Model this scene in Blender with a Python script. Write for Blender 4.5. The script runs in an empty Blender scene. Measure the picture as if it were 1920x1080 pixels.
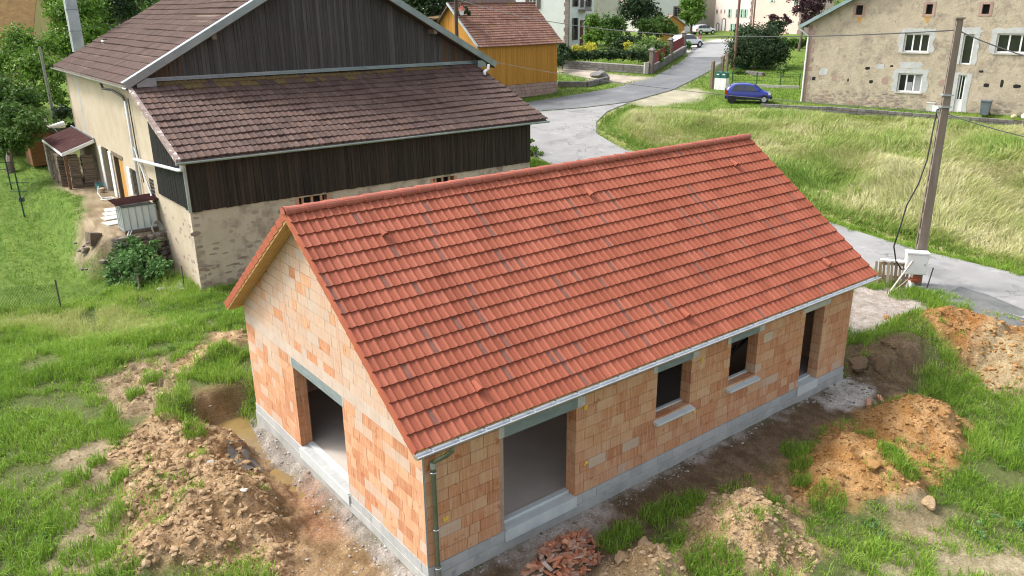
import bpy, bmesh, math, random
import numpy as np
from mathutils import Vector, Matrix
random.seed(7)
RNG = np.random.default_rng(11)
R = math.radians
SC = bpy.context.scene
COL = SC.collection

# ------------------------------------------------------------------ camera, sky, sun, exposure
F_PX, TH, RO, YA = 1486.359, 0.33687, -0.00957, 0.9101
CAM = np.array([-6.04251, -10.32994, 9.94825])
_fw = np.array([math.cos(YA)*math.cos(TH), math.sin(YA)*math.cos(TH), -math.sin(TH)])
_r = np.cross(_fw, [0, 0, 1.0]); _r /= np.linalg.norm(_r)
_u = np.cross(_r, _fw)
_r2 = _r*math.cos(RO)+_u*math.sin(RO)
_u2 = -_r*math.sin(RO)+_u*math.cos(RO)
cd = bpy.data.cameras.new('camera'); cam = bpy.data.objects.new('camera', cd); COL.objects.link(cam)
cd.sensor_width = 36; cd.lens = F_PX/1920*36; cd.clip_start = 0.1; cd.clip_end = 3000
cam.matrix_world = Matrix(((_r2[0], _u2[0], -_fw[0], CAM[0]), (_r2[1], _u2[1], -_fw[1], CAM[1]), (_r2[2], _u2[2], -_fw[2], CAM[2]), (0, 0, 0, 1)))
SC.camera = cam

SUN_DIR = Vector((-.58, .82, 1.12)).normalized()          # towards the sun
SUN_EL = math.asin(SUN_DIR.z)
world = bpy.data.worlds.new('World'); SC.world = world; world.use_nodes = True
wn = world.node_tree
sky = wn.nodes.new('ShaderNodeTexSky'); sky.sky_type = 'NISHITA'; sky.sun_disc = False
sky.sun_elevation = SUN_EL; sky.sun_rotation = math.atan2(SUN_DIR.x, SUN_DIR.y)
sky.air_density = 0.8; sky.dust_density = 4.0; sky.ozone_density = 0.6
wn.nodes['Background'].inputs['Strength'].default_value = 0.15
hs = wn.nodes.new('ShaderNodeHueSaturation'); hs.inputs['Saturation'].default_value = .38       # thin bright cloud
wn.links.new(sky.outputs[0], hs.inputs['Color']); wn.links.new(hs.outputs[0], wn.nodes['Background'].inputs[0])
sl = bpy.data.lights.new('sun', 'SUN'); sun = bpy.data.objects.new('sun', sl); COL.objects.link(sun)
sl.energy = 1.15; sl.angle = R(10); sl.color = (1.0, .965, .915)
sun.rotation_euler = SUN_DIR.to_track_quat('Z', 'Y').to_euler()
SC.view_settings.view_transform = 'Standard'; SC.view_settings.look = 'None'
SC.view_settings.exposure = 1.36; SC.view_settings.gamma = 1.0
SC.view_settings.use_curve_mapping = False
SC.render.engine = 'CYCLES'
SC.cycles.use_denoising = True
SC.cycles.pixel_filter_type = 'BLACKMAN_HARRIS'; SC.cycles.filter_width = 1.1
SC.cycles.max_bounces = 6; SC.cycles.diffuse_bounces = 4; SC.cycles.glossy_bounces = 3; SC.cycles.transmission_bounces = 4
SC.cycles.sample_clamp_indirect = 6

def ray(u, v):
    return _fw+(u-960)/F_PX*_r2-(v-540)/F_PX*_u2
def P(u, v, D):
    return CAM+D*ray(u, v)

# ------------------------------------------------------------------ numpy noise
def _hash(ix, iy, seed):
    h = (ix.astype(np.int64)*374761393+iy.astype(np.int64)*668265263+seed*2147483647) & 0xffffffff
    h = ((h ^ (h >> 13))*1274126177) & 0xffffffff
    return ((h ^ (h >> 16)) & 0xffff)/65535.0
def vnoise(x, y, seed=0):
    x = np.asarray(x, float); y = np.asarray(y, float)
    ix = np.floor(x); iy = np.floor(y); fx = x-ix; fy = y-iy
    fx = fx*fx*(3-2*fx); fy = fy*fy*(3-2*fy)
    a = _hash(ix, iy, seed); b = _hash(ix+1, iy, seed); c = _hash(ix, iy+1, seed); d = _hash(ix+1, iy+1, seed)
    return (a*(1-fx)+b*fx)*(1-fy)+(c*(1-fx)+d*fx)*fy
def fbm(x, y, octv=4, seed=0, gain=.5):
    t = 0; a = 1; n = 0
    for o in range(octv):
        t = t+a*vnoise(x*2**o+o*17.3, y*2**o-o*9.1, seed+o); n += a; a *= gain
    return t/n
def sstep(a, b, x):
    t = np.clip((x-a)/(b-a), 0, 1); return t*t*(3-2*t)

def sdpoly(x, y, poly):
    """signed distance, positive inside (vectorised)"""
    poly = np.asarray(poly, float)[:, :2]
    d = np.full(x.shape, 1e9); ins = np.zeros(x.shape, bool)
    n = len(poly)
    for i in range(n):
        ax, ay = poly[i]; bx, by = poly[(i+1) % n]
        ex, ey = bx-ax, by-ay
        t = np.clip(((x-ax)*ex+(y-ay)*ey)/(ex*ex+ey*ey+1e-12), 0, 1)
        d = np.minimum(d, np.hypot(x-ax-t*ex, y-ay-t*ey))
        c = ((ay > y) != (by > y)) & (x < (bx-ax)*(y-ay)/(by-ay+1e-12)+ax)
        ins ^= c
    return np.where(ins, d, -d)

# ------------------------------------------------------------------ terrain base
_ks = [-900, 0, 30, 33.5, 37, 44.8, 52.5, 61, 80.6, 99, 150, 220, 300, 600, 1500]
_kz = [0, 0, 0, .0, .35, 1.6, 2.45, 3.0, 4.1, 5.3, 5.6, 8, 18, 70, 160]
_ts = np.linspace(-100, 1500, 6401)
_tz = np.interp(_ts, _ks, _kz)
_kern = np.hanning(25); _kern /= _kern.sum()
_tz = np.convolve(np.pad(_tz, 12, mode='edge'), _kern, 'valid')
BARN = np.array([2.095, 19.366]); BPSI = R(-.5)
BA = np.array([math.cos(BPSI), math.sin(BPSI)]); BB = np.array([-math.sin(BPSI), math.cos(BPSI)])
def barn_local(x, y):
    return (x-BARN[0])*BA[0]+(y-BARN[1])*BA[1], (x-BARN[0])*BB[0]+(y-BARN[1])*BB[1]
def hbase(x, y):
    s = (x-CAM[0])*math.cos(YA)+(y-CAM[1])*math.sin(YA)
    h = np.interp(s, _ts, _tz)
    # farmhouse yard, held up by the low wall above the meadow
    yp = [(45.4, 25.0), (53.1, 10.0), (62, -6), (80, -6), (80, 16), (60, 30), (47, 27.5)]
    m = sstep(-.1, .5, sdpoly(np.asarray(x, float), np.asarray(y, float), yp))
    h = h*(1-m)+np.maximum(h, 3.0)*m
    # terrace beside the barn
    bu, bv = barn_local(x, y)
    m = sstep(-3.6, -2.0, bu)*sstep(3.9, 4.12, bv)*(1-sstep(26, 30, bv))*(1-sstep(3, 5, bu))
    h = h+m*np.maximum(1.5-h, 0)
    return h
def G(u, v):
    d = ray(u, v); t = 8.0
    while t < 900:
        q = CAM+d*t
        if q[2] <= hbase(q[0], q[1]): break
        t += .4
    lo, hi = t-.4, t
    for _ in range(22):
        m = (lo+hi)/2; q = CAM+d*m
        if q[2] <= hbase(q[0], q[1]): hi = m
        else: lo = m
    return CAM+d*hi
def GP(*pts):
    return [tuple(G(u, v)[:2]) for u, v in pts]

# ------------------------------------------------------------------ object helpers
def link(o, parent=None):
    COL.objects.link(o)
    if parent is not None: o.parent = parent
    return o
def tag(o, label=None, cat=None, group=None, kind=None):
    if label: o['label'] = label
    if cat: o['category'] = cat
    if group: o['group'] = group
    if kind: o['kind'] = kind
    return o
def empty(name, loc, rz=0, label=None, cat=None, group=None):
    o = bpy.data.objects.new(name, None); COL.objects.link(o)
    o.location = [float(c) for c in loc]; o.rotation_euler = (0, 0, rz); o.empty_display_size = .2
    return tag(o, label, cat, group)

class MB:
    """collects polygons; build() links ONE mesh object"""
    def __init__(s): s.v = []; s.f = []; s.m = []
    def poly(s, pts, mi=0):
        n = len(s.v); s.v += [tuple(map(float, p)) for p in pts]; s.f.append(tuple(range(n, n+len(pts)))); s.m.append(mi)
    def mesh(s, V, F, mi=0, M=None):
        n = len(s.v)
        s.v += [tuple(M @ Vector(p)) if M else tuple(map(float, p)) for p in V]
        for f in F: s.f.append(tuple(n+i for i in f)); s.m.append(mi)
    def box(s, lo, hi, M=None, mi=0):
        x0, y0, z0 = lo; x1, y1, z1 = hi
        V = [(x0, y0, z0), (x1, y0, z0), (x1, y1, z0), (x0, y1, z0), (x0, y0, z1), (x1, y0, z1), (x1, y1, z1), (x0, y1, z1)]
        s.mesh(V, [(0, 3, 2, 1), (4, 5, 6, 7), (0, 1, 5, 4), (1, 2, 6, 5), (2, 3, 7, 6), (3, 0, 4, 7)], mi, M); return s
    def bar(s, a, b, w, h=None, mi=0, up=(0, 0, 1)):
        a = Vector(a); b = Vector(b); d = (b-a); L = d.length; d.normalize()
        up = Vector(up)
        if abs(d.dot(up)) > .98: up = Vector((1, 0, 0))
        x = d.cross(up).normalized(); y = x.cross(d)
        h = h or w
        M = Matrix(((x.x, y.x, d.x, a.x), (x.y, y.y, d.y, a.y), (x.z, y.z, d.z, a.z), (0, 0, 0, 1)))
        return s.box((-w/2, -h/2, 0), (w/2, h/2, L), M, mi)
    def tube(s, path, r, n=8, cap=True, mi=0):
        path = [Vector(p) for p in path]; k = len(path)
        rr = r if hasattr(r, '__len__') else [r]*k
        base = len(s.v); x = None
        for i, p in enumerate(path):
            d = (path[min(i+1, k-1)]-path[max(i-1, 0)]).normalized()
            if x is None:
                t = Vector((0, 0, 1)) if abs(d.z) < .9 else Vector((1, 0, 0)); x = d.cross(t).normalized()
            else:
                x = (x-d*x.dot(d)).normalized()
            y = d.cross(x)
            for j in range(n):
                a = 2*math.pi*j/n; s.v.append(tuple(p+(x*math.cos(a)+y*math.sin(a))*rr[i]))
        for i in range(k-1):
            for j in range(n):
                s.f.append((base+i*n+j, base+i*n+(j+1) % n, base+(i+1)*n+(j+1) % n, base+(i+1)*n+j)); s.m.append(mi)
        if cap:
            s.f.append(tuple(base+j for j in range(n))[::-1]); s.m.append(mi)
            s.f.append(tuple(base+(k-1)*n+j for j in range(n))); s.m.append(mi)
        return s
    def prism(s, pts2, d0, d1, M=None, mi=0):
        """2D polygon (a,z) extruded along the second axis"""
        n = len(pts2)
        V = [(a, d0, z) for a, z in pts2]+[(a, d1, z) for a, z in pts2]
        F = [tuple(range(n)), tuple(range(2*n-1, n-1, -1))]+[(i, i+n, (i+1) % n+n, (i+1) % n) for i in range(n)]
        s.mesh(V, F, mi, M); return s
    def build(s, name, mat, parent=None, kind=None, smooth=False, fix=True):
        me = bpy.data.meshes.new(name); me.from_pydata(s.v, [], s.f)
        for m in (mat if isinstance(mat, (list, tuple)) else [mat]): me.materials.append(m)
        if any(s.m): me.polygons.foreach_set('material_index', s.m)
        if fix:
            bm = bmesh.new(); bm.from_mesh(me); bmesh.ops.recalc_face_normals(bm, faces=bm.faces); bm.to_mesh(me); bm.free()
        if smooth: me.polygons.foreach_set('use_smooth', [True]*len(me.polygons))
        o = bpy.data.objects.new(name, me); link(o, parent)
        if kind: o['kind'] = kind
        return o

def np_mesh(name, V, F, mat, parent=None, tint=None, kind=None, smooth=False, mi=None):
    """V (n,3); F list of (m,k) int arrays; tint: per-face float (concatenated in the same order)"""
    me = bpy.data.meshes.new(name)
    V = np.asarray(V, np.float32); me.vertices.add(len(V)); me.vertices.foreach_set('co', V.ravel())
    if not isinstance(F, list): F = [F]
    F = [f for f in F if len(f)]
    li = np.concatenate([f.ravel() for f in F]).astype(np.int32)
    ln = np.concatenate([np.full(len(f), f.shape[1]) for f in F])
    st = np.concatenate([[0], np.cumsum(ln)[:-1]]).astype(np.int32)
    me.loops.add(len(li)); me.loops.foreach_set('vertex_index', li)
    me.polygons.add(len(ln)); me.polygons.foreach_set('loop_start', st)
    for m in (mat if isinstance(mat, (list, tuple)) else [mat]): me.materials.append(m)
    if mi is not None: me.polygons.foreach_set('material_index', np.asarray(mi, np.int32))
    me.polygons.foreach_set('use_smooth', np.full(len(ln), bool(smooth)))
    if tint is not None:
        at = me.attributes.new('tint', 'FLOAT', 'FACE'); at.data.foreach_set('value', np.asarray(tint, np.float32))
    me.update(calc_edges=True)
    if name is None: return me
    o = bpy.data.objects.new(name, me); link(o, parent)
    if kind: o['kind'] = kind
    return o

# ------------------------------------------------------------------ materials
def nd(nt, t, **k):
    n = nt.nodes.new(t)
    for a, b in k.items(): setattr(n, a, b)
    return n
def mat(name, cols, scale=3, stretch=(1, 1, 1), detail=6, rough=.85, bump=0, bscale=None, metal=0, spec=.3, tint=None, tcols=None, tmix=.6,
        spots=None, sscale=6, sth=(.6, .66), nrough=.6, trans=0, streak=None, coat=0, contrast=(.3, .7), spots2=None, s2scale=20, s2th=(.66, .7), tintjit=0):
    """noise-mixed colours at world position; tint: None, 'obj' (random per object) or 'attr' (face attribute 'tint') picks from tcols"""
    m = bpy.data.materials.new(name); m.use_nodes = True; nt = m.node_tree; L = nt.links.new
    b = nt.nodes['Principled BSDF']; b.inputs['Roughness'].default_value = rough; b.inputs['Metallic'].default_value = metal
    b.inputs['Specular IOR Level'].default_value = spec
    if coat: b.inputs['Coat Weight'].default_value = coat
    geo = nd(nt, 'ShaderNodeNewGeometry')
    mp = nd(nt, 'ShaderNodeMapping'); mp.inputs['Scale'].default_value = stretch
    L(geo.outputs['Position'], mp.inputs['Vector'])
    def noise(sc, det=detail, vec=None, ro=nrough):
        n = nd(nt, 'ShaderNodeTexNoise'); n.inputs['Scale'].default_value = sc; n.inputs['Detail'].default_value = det
        n.inputs['Roughness'].default_value = ro; L(vec or mp.outputs[0], n.inputs['Vector']); return n
    def ramp(fac, cs, a, z):
        r = nd(nt, 'ShaderNodeValToRGB'); e = r.color_ramp.elements
        k = len(cs)
        e[0].position = a; e[1].position = z if k > 1 else 1
        e[0].color = (*cs[0], 1); e[-1].color = (*cs[-1], 1)
        for i in range(1, k-1):
            q = e.new(a+(z-a)*i/(k-1)); q.color = (*cs[i], 1)
        L(fac, r.inputs[0]); return r.outputs[0]
    def mix(fac, A, B, mode='MIX'):
        x = nd(nt, 'ShaderNodeMix', data_type='RGBA', blend_type=mode)
        if isinstance(fac, float): x.inputs[0].default_value = fac
        else: L(fac, x.inputs[0])
        L(A, x.inputs[6])
        if isinstance(B, tuple): x.inputs[7].default_value = (*B, 1)
        else: L(B, x.inputs[7])
        return x.outputs[2]
    def thr(sc, th):
        n = noise(sc, 5, geo.outputs['Position']); mr = nd(nt, 'ShaderNodeMapRange'); mr.inputs[1].default_value = th[0]; mr.inputs[2].default_value = th[1]
        L(n.outputs[0], mr.inputs[0]); return mr.outputs[0]
    n1 = noise(scale)
    col = ramp(n1.outputs[0], cols, *contrast)
    if tint:
        if tint == 'obj': t = nd(nt, 'ShaderNodeObjectInfo').outputs['Random']
        else:
            t = nd(nt, 'ShaderNodeAttribute', attribute_name='tint').outputs['Fac']
        col = mix(tmix, col, ramp(t, tcols, 0, 1))
    if streak:
        sc, vec, c, amt = streak
        mp2 = nd(nt, 'ShaderNodeMapping'); mp2.inputs['Scale'].default_value = vec; L(geo.outputs['Position'], mp2.inputs['Vector'])
        n = noise(sc, 4, mp2.outputs[0]); mr = nd(nt, 'ShaderNodeMapRange'); mr.inputs[1].default_value = .45; mr.inputs[2].default_value = .7; mr.inputs[4].default_value = amt
        L(n.outputs[0], mr.inputs[0]); col = mix(mr.outputs[0], col, c)
    if spots: col = mix(thr(sscale, sth), col, spots)
    if spots2: col = mix(thr(s2scale, s2th), col, spots2)
    L(col, b.inputs['Base Color'])
    if bump:
        bn = nd(nt, 'ShaderNodeBump'); bn.inputs['Strength'].default_value = 1; bn.inputs['Distance'].default_value = bump
        n2 = noise(bscale or scale*4, 6); L(n2.outputs[0], bn.inputs['Height']); L(bn.outputs[0], b.inputs['Normal'])
    if trans:
        tr = nd(nt, 'ShaderNodeBsdfTranslucent'); L(col, tr.inputs['Color'])
        ms = nd(nt, 'ShaderNodeMixShader'); ms.inputs[0].default_value = trans
        L(b.outputs[0], ms.inputs[1]); L(tr.outputs[0], ms.inputs[2]); L(ms.outputs[0], nt.nodes['Material Output'].inputs['Surface'])
    return m

M = {}
V1 = (.12, .12, 1)
M['rooftile'] = dict(cols=[(.25, .067, .036), (.345, .101, .057)], scale=.8, detail=5, rough=.7, spec=.25, tmix=.55, tcols=[(.235, .060, .030), (.295, .080, .043), (.335, .094, .052), (.375, .118, .070)], spots=(.27, .10, .068), sscale=9, sth=(.66, .74))
M['tile_o'] = mat('roof_tile_clay', tint='obj', **M['rooftile']); M['tile_a'] = mat('roof_tile_clay_rest', tint='attr', **M['rooftile'])
M['tile_dark'] = mat('roof_tile_dirt_and_shade', [(.17, .078, .06), (.25, .10, .07)], scale=6, rough=.7)  # dirty tile troughs; also the shade painted inside the vent hoods
M['tile_edge'] = mat('roof_tile_verge', [(.32, .085, .045), (.40, .11, .06)], scale=4, rough=.65)
M['ridge'] = mat('ridge_tile_clay', [(.30, .085, .052), (.40, .125, .082)], scale=3, rough=.6)
BR = dict(cols=[(.46, .19, .085), (.54, .26, .135), (.60, .36, .22)], scale=2.2, detail=4, rough=.9, bump=.004, bscale=30, tmix=.62,
          tcols=[(.36, .125, .05), (.40, .145, .06), (.50, .22, .095), (.48, .20, .09), (.53, .29, .15), (.46, .18, .08), (.58, .38, .23), (.50, .25, .13), (.54, .32, .18), (.44, .19, .09), (.58, .39, .235), (.50, .24, .115)],
          streak=(1.0, (26, 26, 1.6), (.66, .46, .30), .62), spots=(.42, .15, .06), sscale=3.5, sth=(.60, .68))
M['brick_o'] = mat('hollow_clay_brick', tint='obj', **BR); M['brick_a'] = mat('hollow_clay_brick_rest', tint='attr', **BR)
BP = dict(cols=[(.47, .29, .19), (.53, .38, .28), (.46, .36, .29)], scale=1.6, detail=4, rough=.9, bump=.004, bscale=30, tmix=.5,
          tcols=[(.50, .26, .14), (.52, .37, .26), (.50, .335, .225), (.54, .43, .33), (.42, .355, .30), (.51, .30, .18), (.54, .40, .30)],
          streak=(1.0, (26, 26, 1.6), (.62, .50, .39), .55), spots=(.55, .34, .2), sscale=2.5, sth=(.6, .7))
M['brickp_o'] = mat('dusty_clay_brick', tint='obj', **BP); M['brickp_a'] = mat('dusty_clay_brick_rest', tint='attr', **BP)
M['mortar'] = mat('brick_joint', [(.33, .22, .15), (.44, .32, .23)], scale=8)
M['band'] = mat('ring_beam_block', [(.46, .355, .275), (.56, .465, .39)], scale=3, streak=(1.5, (1.2, 1.2, 22), (.52, .42, .34), .7), bump=.004)
M['concrete'] = mat('grey_concrete', [(.31, .315, .295), (.45, .45, .42)], scale=2.2, bump=.004, bscale=18, spots=(.24, .25, .24), sscale=3, sth=(.6, .75))
M['blockf'] = mat('foundation_block', [(.33, .34, .33), (.46, .46, .44)], scale=5, tint='obj', tcols=[(.30, .32, .31), (.50, .50, .48)], tmix=.4, bump=.006, bscale=30)
M['sillc'] = mat('sill_concrete', [(.48, .52, .51), (.58, .61, .59)], scale=3, bump=.002, rough=.75)
M['lintel'] = mat('lintel_grey', [(.16, .20, .20), (.25, .29, .28)], scale=3, stretch=(1, 1, 3), rough=.7, spots=(.5, .52, .5), sscale=5, sth=(.72, .74))
M['lintelp'] = mat('lintel_end_concrete', [(.40, .40, .36), (.52, .50, .45)], scale=5, bump=.003)
M['slab'] = mat('floor_slab', [(.46, .41, .355), (.56, .50, .44)], scale=1.5, spots=(.25, .17, .13), sscale=3, sth=(.72, .76))
M['inner'] = mat('inside_wall', [(.42, .29, .20), (.50, .36, .26)], scale=2)
M['zinc'] = mat('zinc', [(.62, .65, .67), (.78, .80, .81)], scale=3, rough=.32, metal=.85, spec=.5)
M['zincold'] = mat('weathered_zinc', [(.33, .38, .39), (.50, .54, .55)], scale=2, rough=.45, metal=.55, spec=.5)
M['pipegreen'] = mat('oxidised_downpipe', [(.085, .125, .065), (.19, .21, .15)], scale=2.5, rough=.4, metal=.3)
M['soffit'] = mat('soffit_pine', [(.42, .26, .085), (.52, .35, .14)], scale=5, stretch=(1, 1, 1), rough=.7)
M['timber'] = mat('rough_timber', [(.10, .075, .055), (.22, .17, .12)], scale=4, stretch=(3, 3, .5))
# ------------------------------------------------------------------ shared builders: walls with openings, bricks, tiles, windows
def wall_mb(mb, L, H, t, ops=(), clip=(), MM=None, mi=0):
    """wall in local (s, d, z): front face d=0, back d=t, openings (s0,s1,z0,z1), clip = planes (point2, normal2) keeping the negative side"""
    xs = sorted(set([0, L]+[o[0] for o in ops]+[o[1] for o in ops])); zs = sorted(set([0, H]+[o[2] for o in ops]+[o[3] for o in ops]))
    bm = bmesh.new(); vs = {}
    def vert(i, d, k):
        if (i, d, k) not in vs: vs[(i, d, k)] = bm.verts.new((xs[i], d*t, zs[k]))
        return vs[(i, d, k)]
    def solid(i, k):
        if not (0 <= i < len(xs)-1 and 0 <= k < len(zs)-1): return False
        cx, cz = (xs[i]+xs[i+1])/2, (zs[k]+zs[k+1])/2
        return not any(o[0] < cx < o[1] and o[2] < cz < o[3] for o in ops)
    for i in range(len(xs)-1):
        for k in range(len(zs)-1):
            if not solid(i, k): continue
            bm.faces.new([vert(i, 0, k), vert(i+1, 0, k), vert(i+1, 0, k+1), vert(i, 0, k+1)])
            bm.faces.new([vert(i, 1, k), vert(i, 1, k+1), vert(i+1, 1, k+1), vert(i+1, 1, k)])
            if not solid(i-1, k): bm.faces.new([vert(i, 0, k), vert(i, 0, k+1), vert(i, 1, k+1), vert(i, 1, k)])
            if not solid(i+1, k): bm.faces.new([vert(i+1, 0, k), vert(i+1, 1, k), vert(i+1, 1, k+1), vert(i+1, 0, k+1)])
            if not solid(i, k-1): bm.faces.new([vert(i, 0, k), vert(i, 1, k), vert(i+1, 1, k), vert(i+1, 0, k)])
            if not solid(i, k+1): bm.faces.new([vert(i, 0, k+1), vert(i+1, 0, k+1), vert(i+1, 1, k+1), vert(i, 1, k+1)])
    for p, n in clip:
        r = bmesh.ops.bisect_plane(bm, geom=bm.verts[:]+bm.edges[:]+bm.faces[:], plane_co=(p[0], 0, p[1]), plane_no=(n[0], 0, n[1]), clear_outer=True)
        ed = [e for e in bm.edges if e.is_boundary]
        if ed: bmesh.ops.holes_fill(bm, edges=ed, sides=0)
    bm.verts.index_update()
    V = [tuple(v.co) for v in bm.verts]; F = [tuple(v.index for v in f.verts) for f in bm.faces]
    mb.mesh(V, F, mi, MM); bm.free()
    return mb
def wallM(origin, rz):
    """local s along, d into the wall, z up"""
    return Matrix.Translation(Vector([float(c) for c in origin])) @ Matrix.Rotation(rz, 4, 'Z')

def clip_poly(poly, planes):
    for p, n in planes:
        out = []
        for i in range(len(poly)):
            a, b = poly[i], poly[(i+1) % len(poly)]
            da = (a[0]-p[0])*n[0]+(a[1]-p[1])*n[1]; db = (b[0]-p[0])*n[0]+(b[1]-p[1])*n[1]
            if da <= 0: out.append(a)
            if (da < 0) != (db < 0) and abs(da-db) > 1e-9:
                t = da/(da-db); out.append((a[0]+t*(b[0]-a[0]), a[1]+t*(b[1]-a[1])))
        poly = out
        if len(poly) < 3: return []
    return poly
def parea(p): return abs(sum(p[i][0]*p[(i+1) % len(p)][1]-p[(i+1) % len(p)][0]*p[i][1] for i in range(len(p))))/2

def tile_arrays(w, rolls, length, z_lo, z_hi, roll_h, lip, flat=.55, npr=6, dark=()):
    """one interlocking tile: local x along the ridge, y up the slope, z out; returns V, quads, face material"""
    xs, zs, own = [], [], []
    p = w/rolls
    for r in range(rolls):
        prof = [(0, 0), (flat*.5, -.08), (flat, 0), (flat+.1*(1-flat)*2, .55), (flat+.5*(1-flat), 1), (1-.1*(1-flat)*2, .6)]
        for a, h in prof: xs.append((r+a)*p); zs.append(h*roll_h); own.append((r, a < flat-.01))
    xs.append(w); zs.append(0); own.append((rolls, False))
    n = len(xs); V = []
    for y, z0, in ((0, z_lo), (length, z_hi)): V += [(x, y, z0+z) for x, z in zip(xs, zs)]
    V += [(x, .004, z_lo+z-lip) for x, z in zip(xs, zs)]
    F, mi = [], []
    for i in range(n-1):
        F.append((i, i+1, n+i+1, n+i)); mi.append(1 if (own[i][1] and own[i][0] in dark) else 0)
        F.append((2*n+i, 2*n+i+1, i+1, i)); mi.append(0)
    return np.array(V), np.array(F), mi
def tile_mesh(name, mats, *a, **k):
    V, F, mi = tile_arrays(*a, **k)
    me = bpy.data.meshes.new(name); me.from_pydata(V.tolist(), [], F.tolist())
    for m in mats: me.materials.append(m)
    me.polygons.foreach_set('material_index', mi); return me
def tile_batch(name, mats, pls, arrs, parent):
    """pls: list of (4x4 matrix, which arrays, tint) joined into ONE mesh"""
    Vs, Fs, ms, ts = [], [], [], []; n = 0
    for Mx, w, t in pls:
        V, F, mi = arrs[w]; A = np.array(Mx)
        Vs.append(V @ A[:3, :3].T+A[:3, 3]); Fs.append(F+n); n += len(V); ms += mi; ts += [t]*len(F)
    return np_mesh(name, np.concatenate(Vs), np.concatenate(Fs), mats, parent, tint=ts, kind='stuff', mi=ms)
def slope_matrix(o, ux, us):
    ux = Vector(ux).normalized(); us = Vector(us).normalized(); n = ux.cross(us)
    return Matrix(((ux.x, us.x, n.x, o[0]), (ux.y, us.y, n.y, o[1]), (ux.z, us.z, n.z, o[2]), (0, 0, 0, 1)))
def obj_me(name, me, parent, mx=None):
    o = bpy.data.objects.new(name, me); link(o, parent)
    if mx is not None: o.matrix_basis = mx
    return o
CUBE = {}
def cube_mesh(m):
    if m.name not in CUBE:
        mb = MB().box((-.5, -.5, -.5), (.5, .5, .5)); me = bpy.data.meshes.new('block'); me.from_pydata(mb.v, [], mb.f); me.materials.append(m); CUBE[m.name] = me
    return CUBE[m.name]
def block(name, m, lo, hi, parent, MM=None):
    """a shared unit cube scaled to a box"""
    c = [(a+b)/2 for a, b in zip(lo, hi)]; s = [abs(b-a) for a, b in zip(lo, hi)]
    o = obj_me(name, cube_mesh(m), parent, (MM or Matrix.Identity(4)) @ Matrix.Translation(c) @ Matrix.Diagonal((*s, 1)))
    return o

# ------------------------------------------------------------------ the unfinished brick house
HL, HW = 13.764, 8.279
HE, HR, OE, OG, OG2 = 3.126, 6.325, .369, .329, .389
SLOPE = math.atan2(HR-HE, HW/2+OE); SLEN = math.hypot(HR-HE, HW/2+OE); TS = math.tan(SLOPE)
ZF = .44
house = empty('brick_house', (0, 0, 0), 0, 'unfinished house of bare orange clay bricks under a new red tiled roof', 'house')
OPF = [(1.77, 3.57, .46, 2.48), (5.95, 7.07, 1.44, 2.55), (8.48, 9.52, 1.44, 2.55), (11.53, 12.40, .46, 2.56)]
OPG = [(3.05, 5.47, .42, 2.46)]
under = .19
def gable_planes(W, z_eave_at0, ts, und):
    n = Vector((-ts, 1)).normalized(); n2 = Vector((ts, 1)).normalized()
    return [((0, z_eave_at0-und), (n.x, n.y)), ((W, z_eave_at0-und), (n2.x, n2.y))]
Z0 = HE+OE*TS
GPL = gable_planes(HW, Z0, TS, under)
# wall frames: front wall runs along +x (outside at -y); gable along +y (outside at -x)
M_F = Matrix(((1, 0, 0, 0), (0, 1, 0, 0), (0, 0, 1, 0), (0, 0, 0, 1)))
M_G = Matrix(((0, 1, 0, 0), (1, 0, 0, 0), (0, 0, 1, 0), (0, 0, 0, 1)))
def grown(ops, e): return [(a-e, b+e, c-e, d+e) for a, b, c, d in ops]
fw = wall_mb(MB(), HL-.02, 3.02, .26, grown(OPF, .013), MM=M_F @ Matrix.Translation((.01, .03, 0))).build('wall', [M['mortar']], house)
gw = wall_mb(MB(), HW-.6, 6.3, .26, grown([(a-.3, b-.3, c, d) for a, b, c, d in OPG], .013), [((p[0]-.3, p[1]), n) for p, n in GPL], MM=M_G @ Matrix.Translation((.3, .03, 0))).build('wall', [M['mortar']], house)
bw = wall_mb(MB(), HL, 3.02, .28, MM=Matrix.Translation((0, HW-.29, 0))).build('wall', [M['brickp_a']], house)
rw = wall_mb(MB(), HW-.6, 6.3, .28, [], [((p[0]-.3, p[1]), n) for p, n in GPL], MM=M_G @ Matrix.Translation((.3, HL-.285, 0))).build('wall', [M['brickp_a']], house)
inn = MB(); inn.box((.30, .30, .40), (.32, 2.7, 2.74)); inn.box((6.0, .3, .44), (6.1, 5.0, 2.72)); inn.box((10.6, .3, .44), (10.7, 7.9, 2.72)); inn.box((3.6, 5.6, .44), (10.6, 5.7, 2.72))
inn.build('inside_partition', M['inner'], house)
MB().box((.28, .28, .25), (HL-.28, HW-.28, .43)).build('floor_slab', M['slab'], house)
MB().box((.28, .28, 2.72), (HL-.28, HW-.28, 2.78)).build('shade_ceiling', M['timber'], house)  # unseen ceiling added to keep the rooms dark

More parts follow.
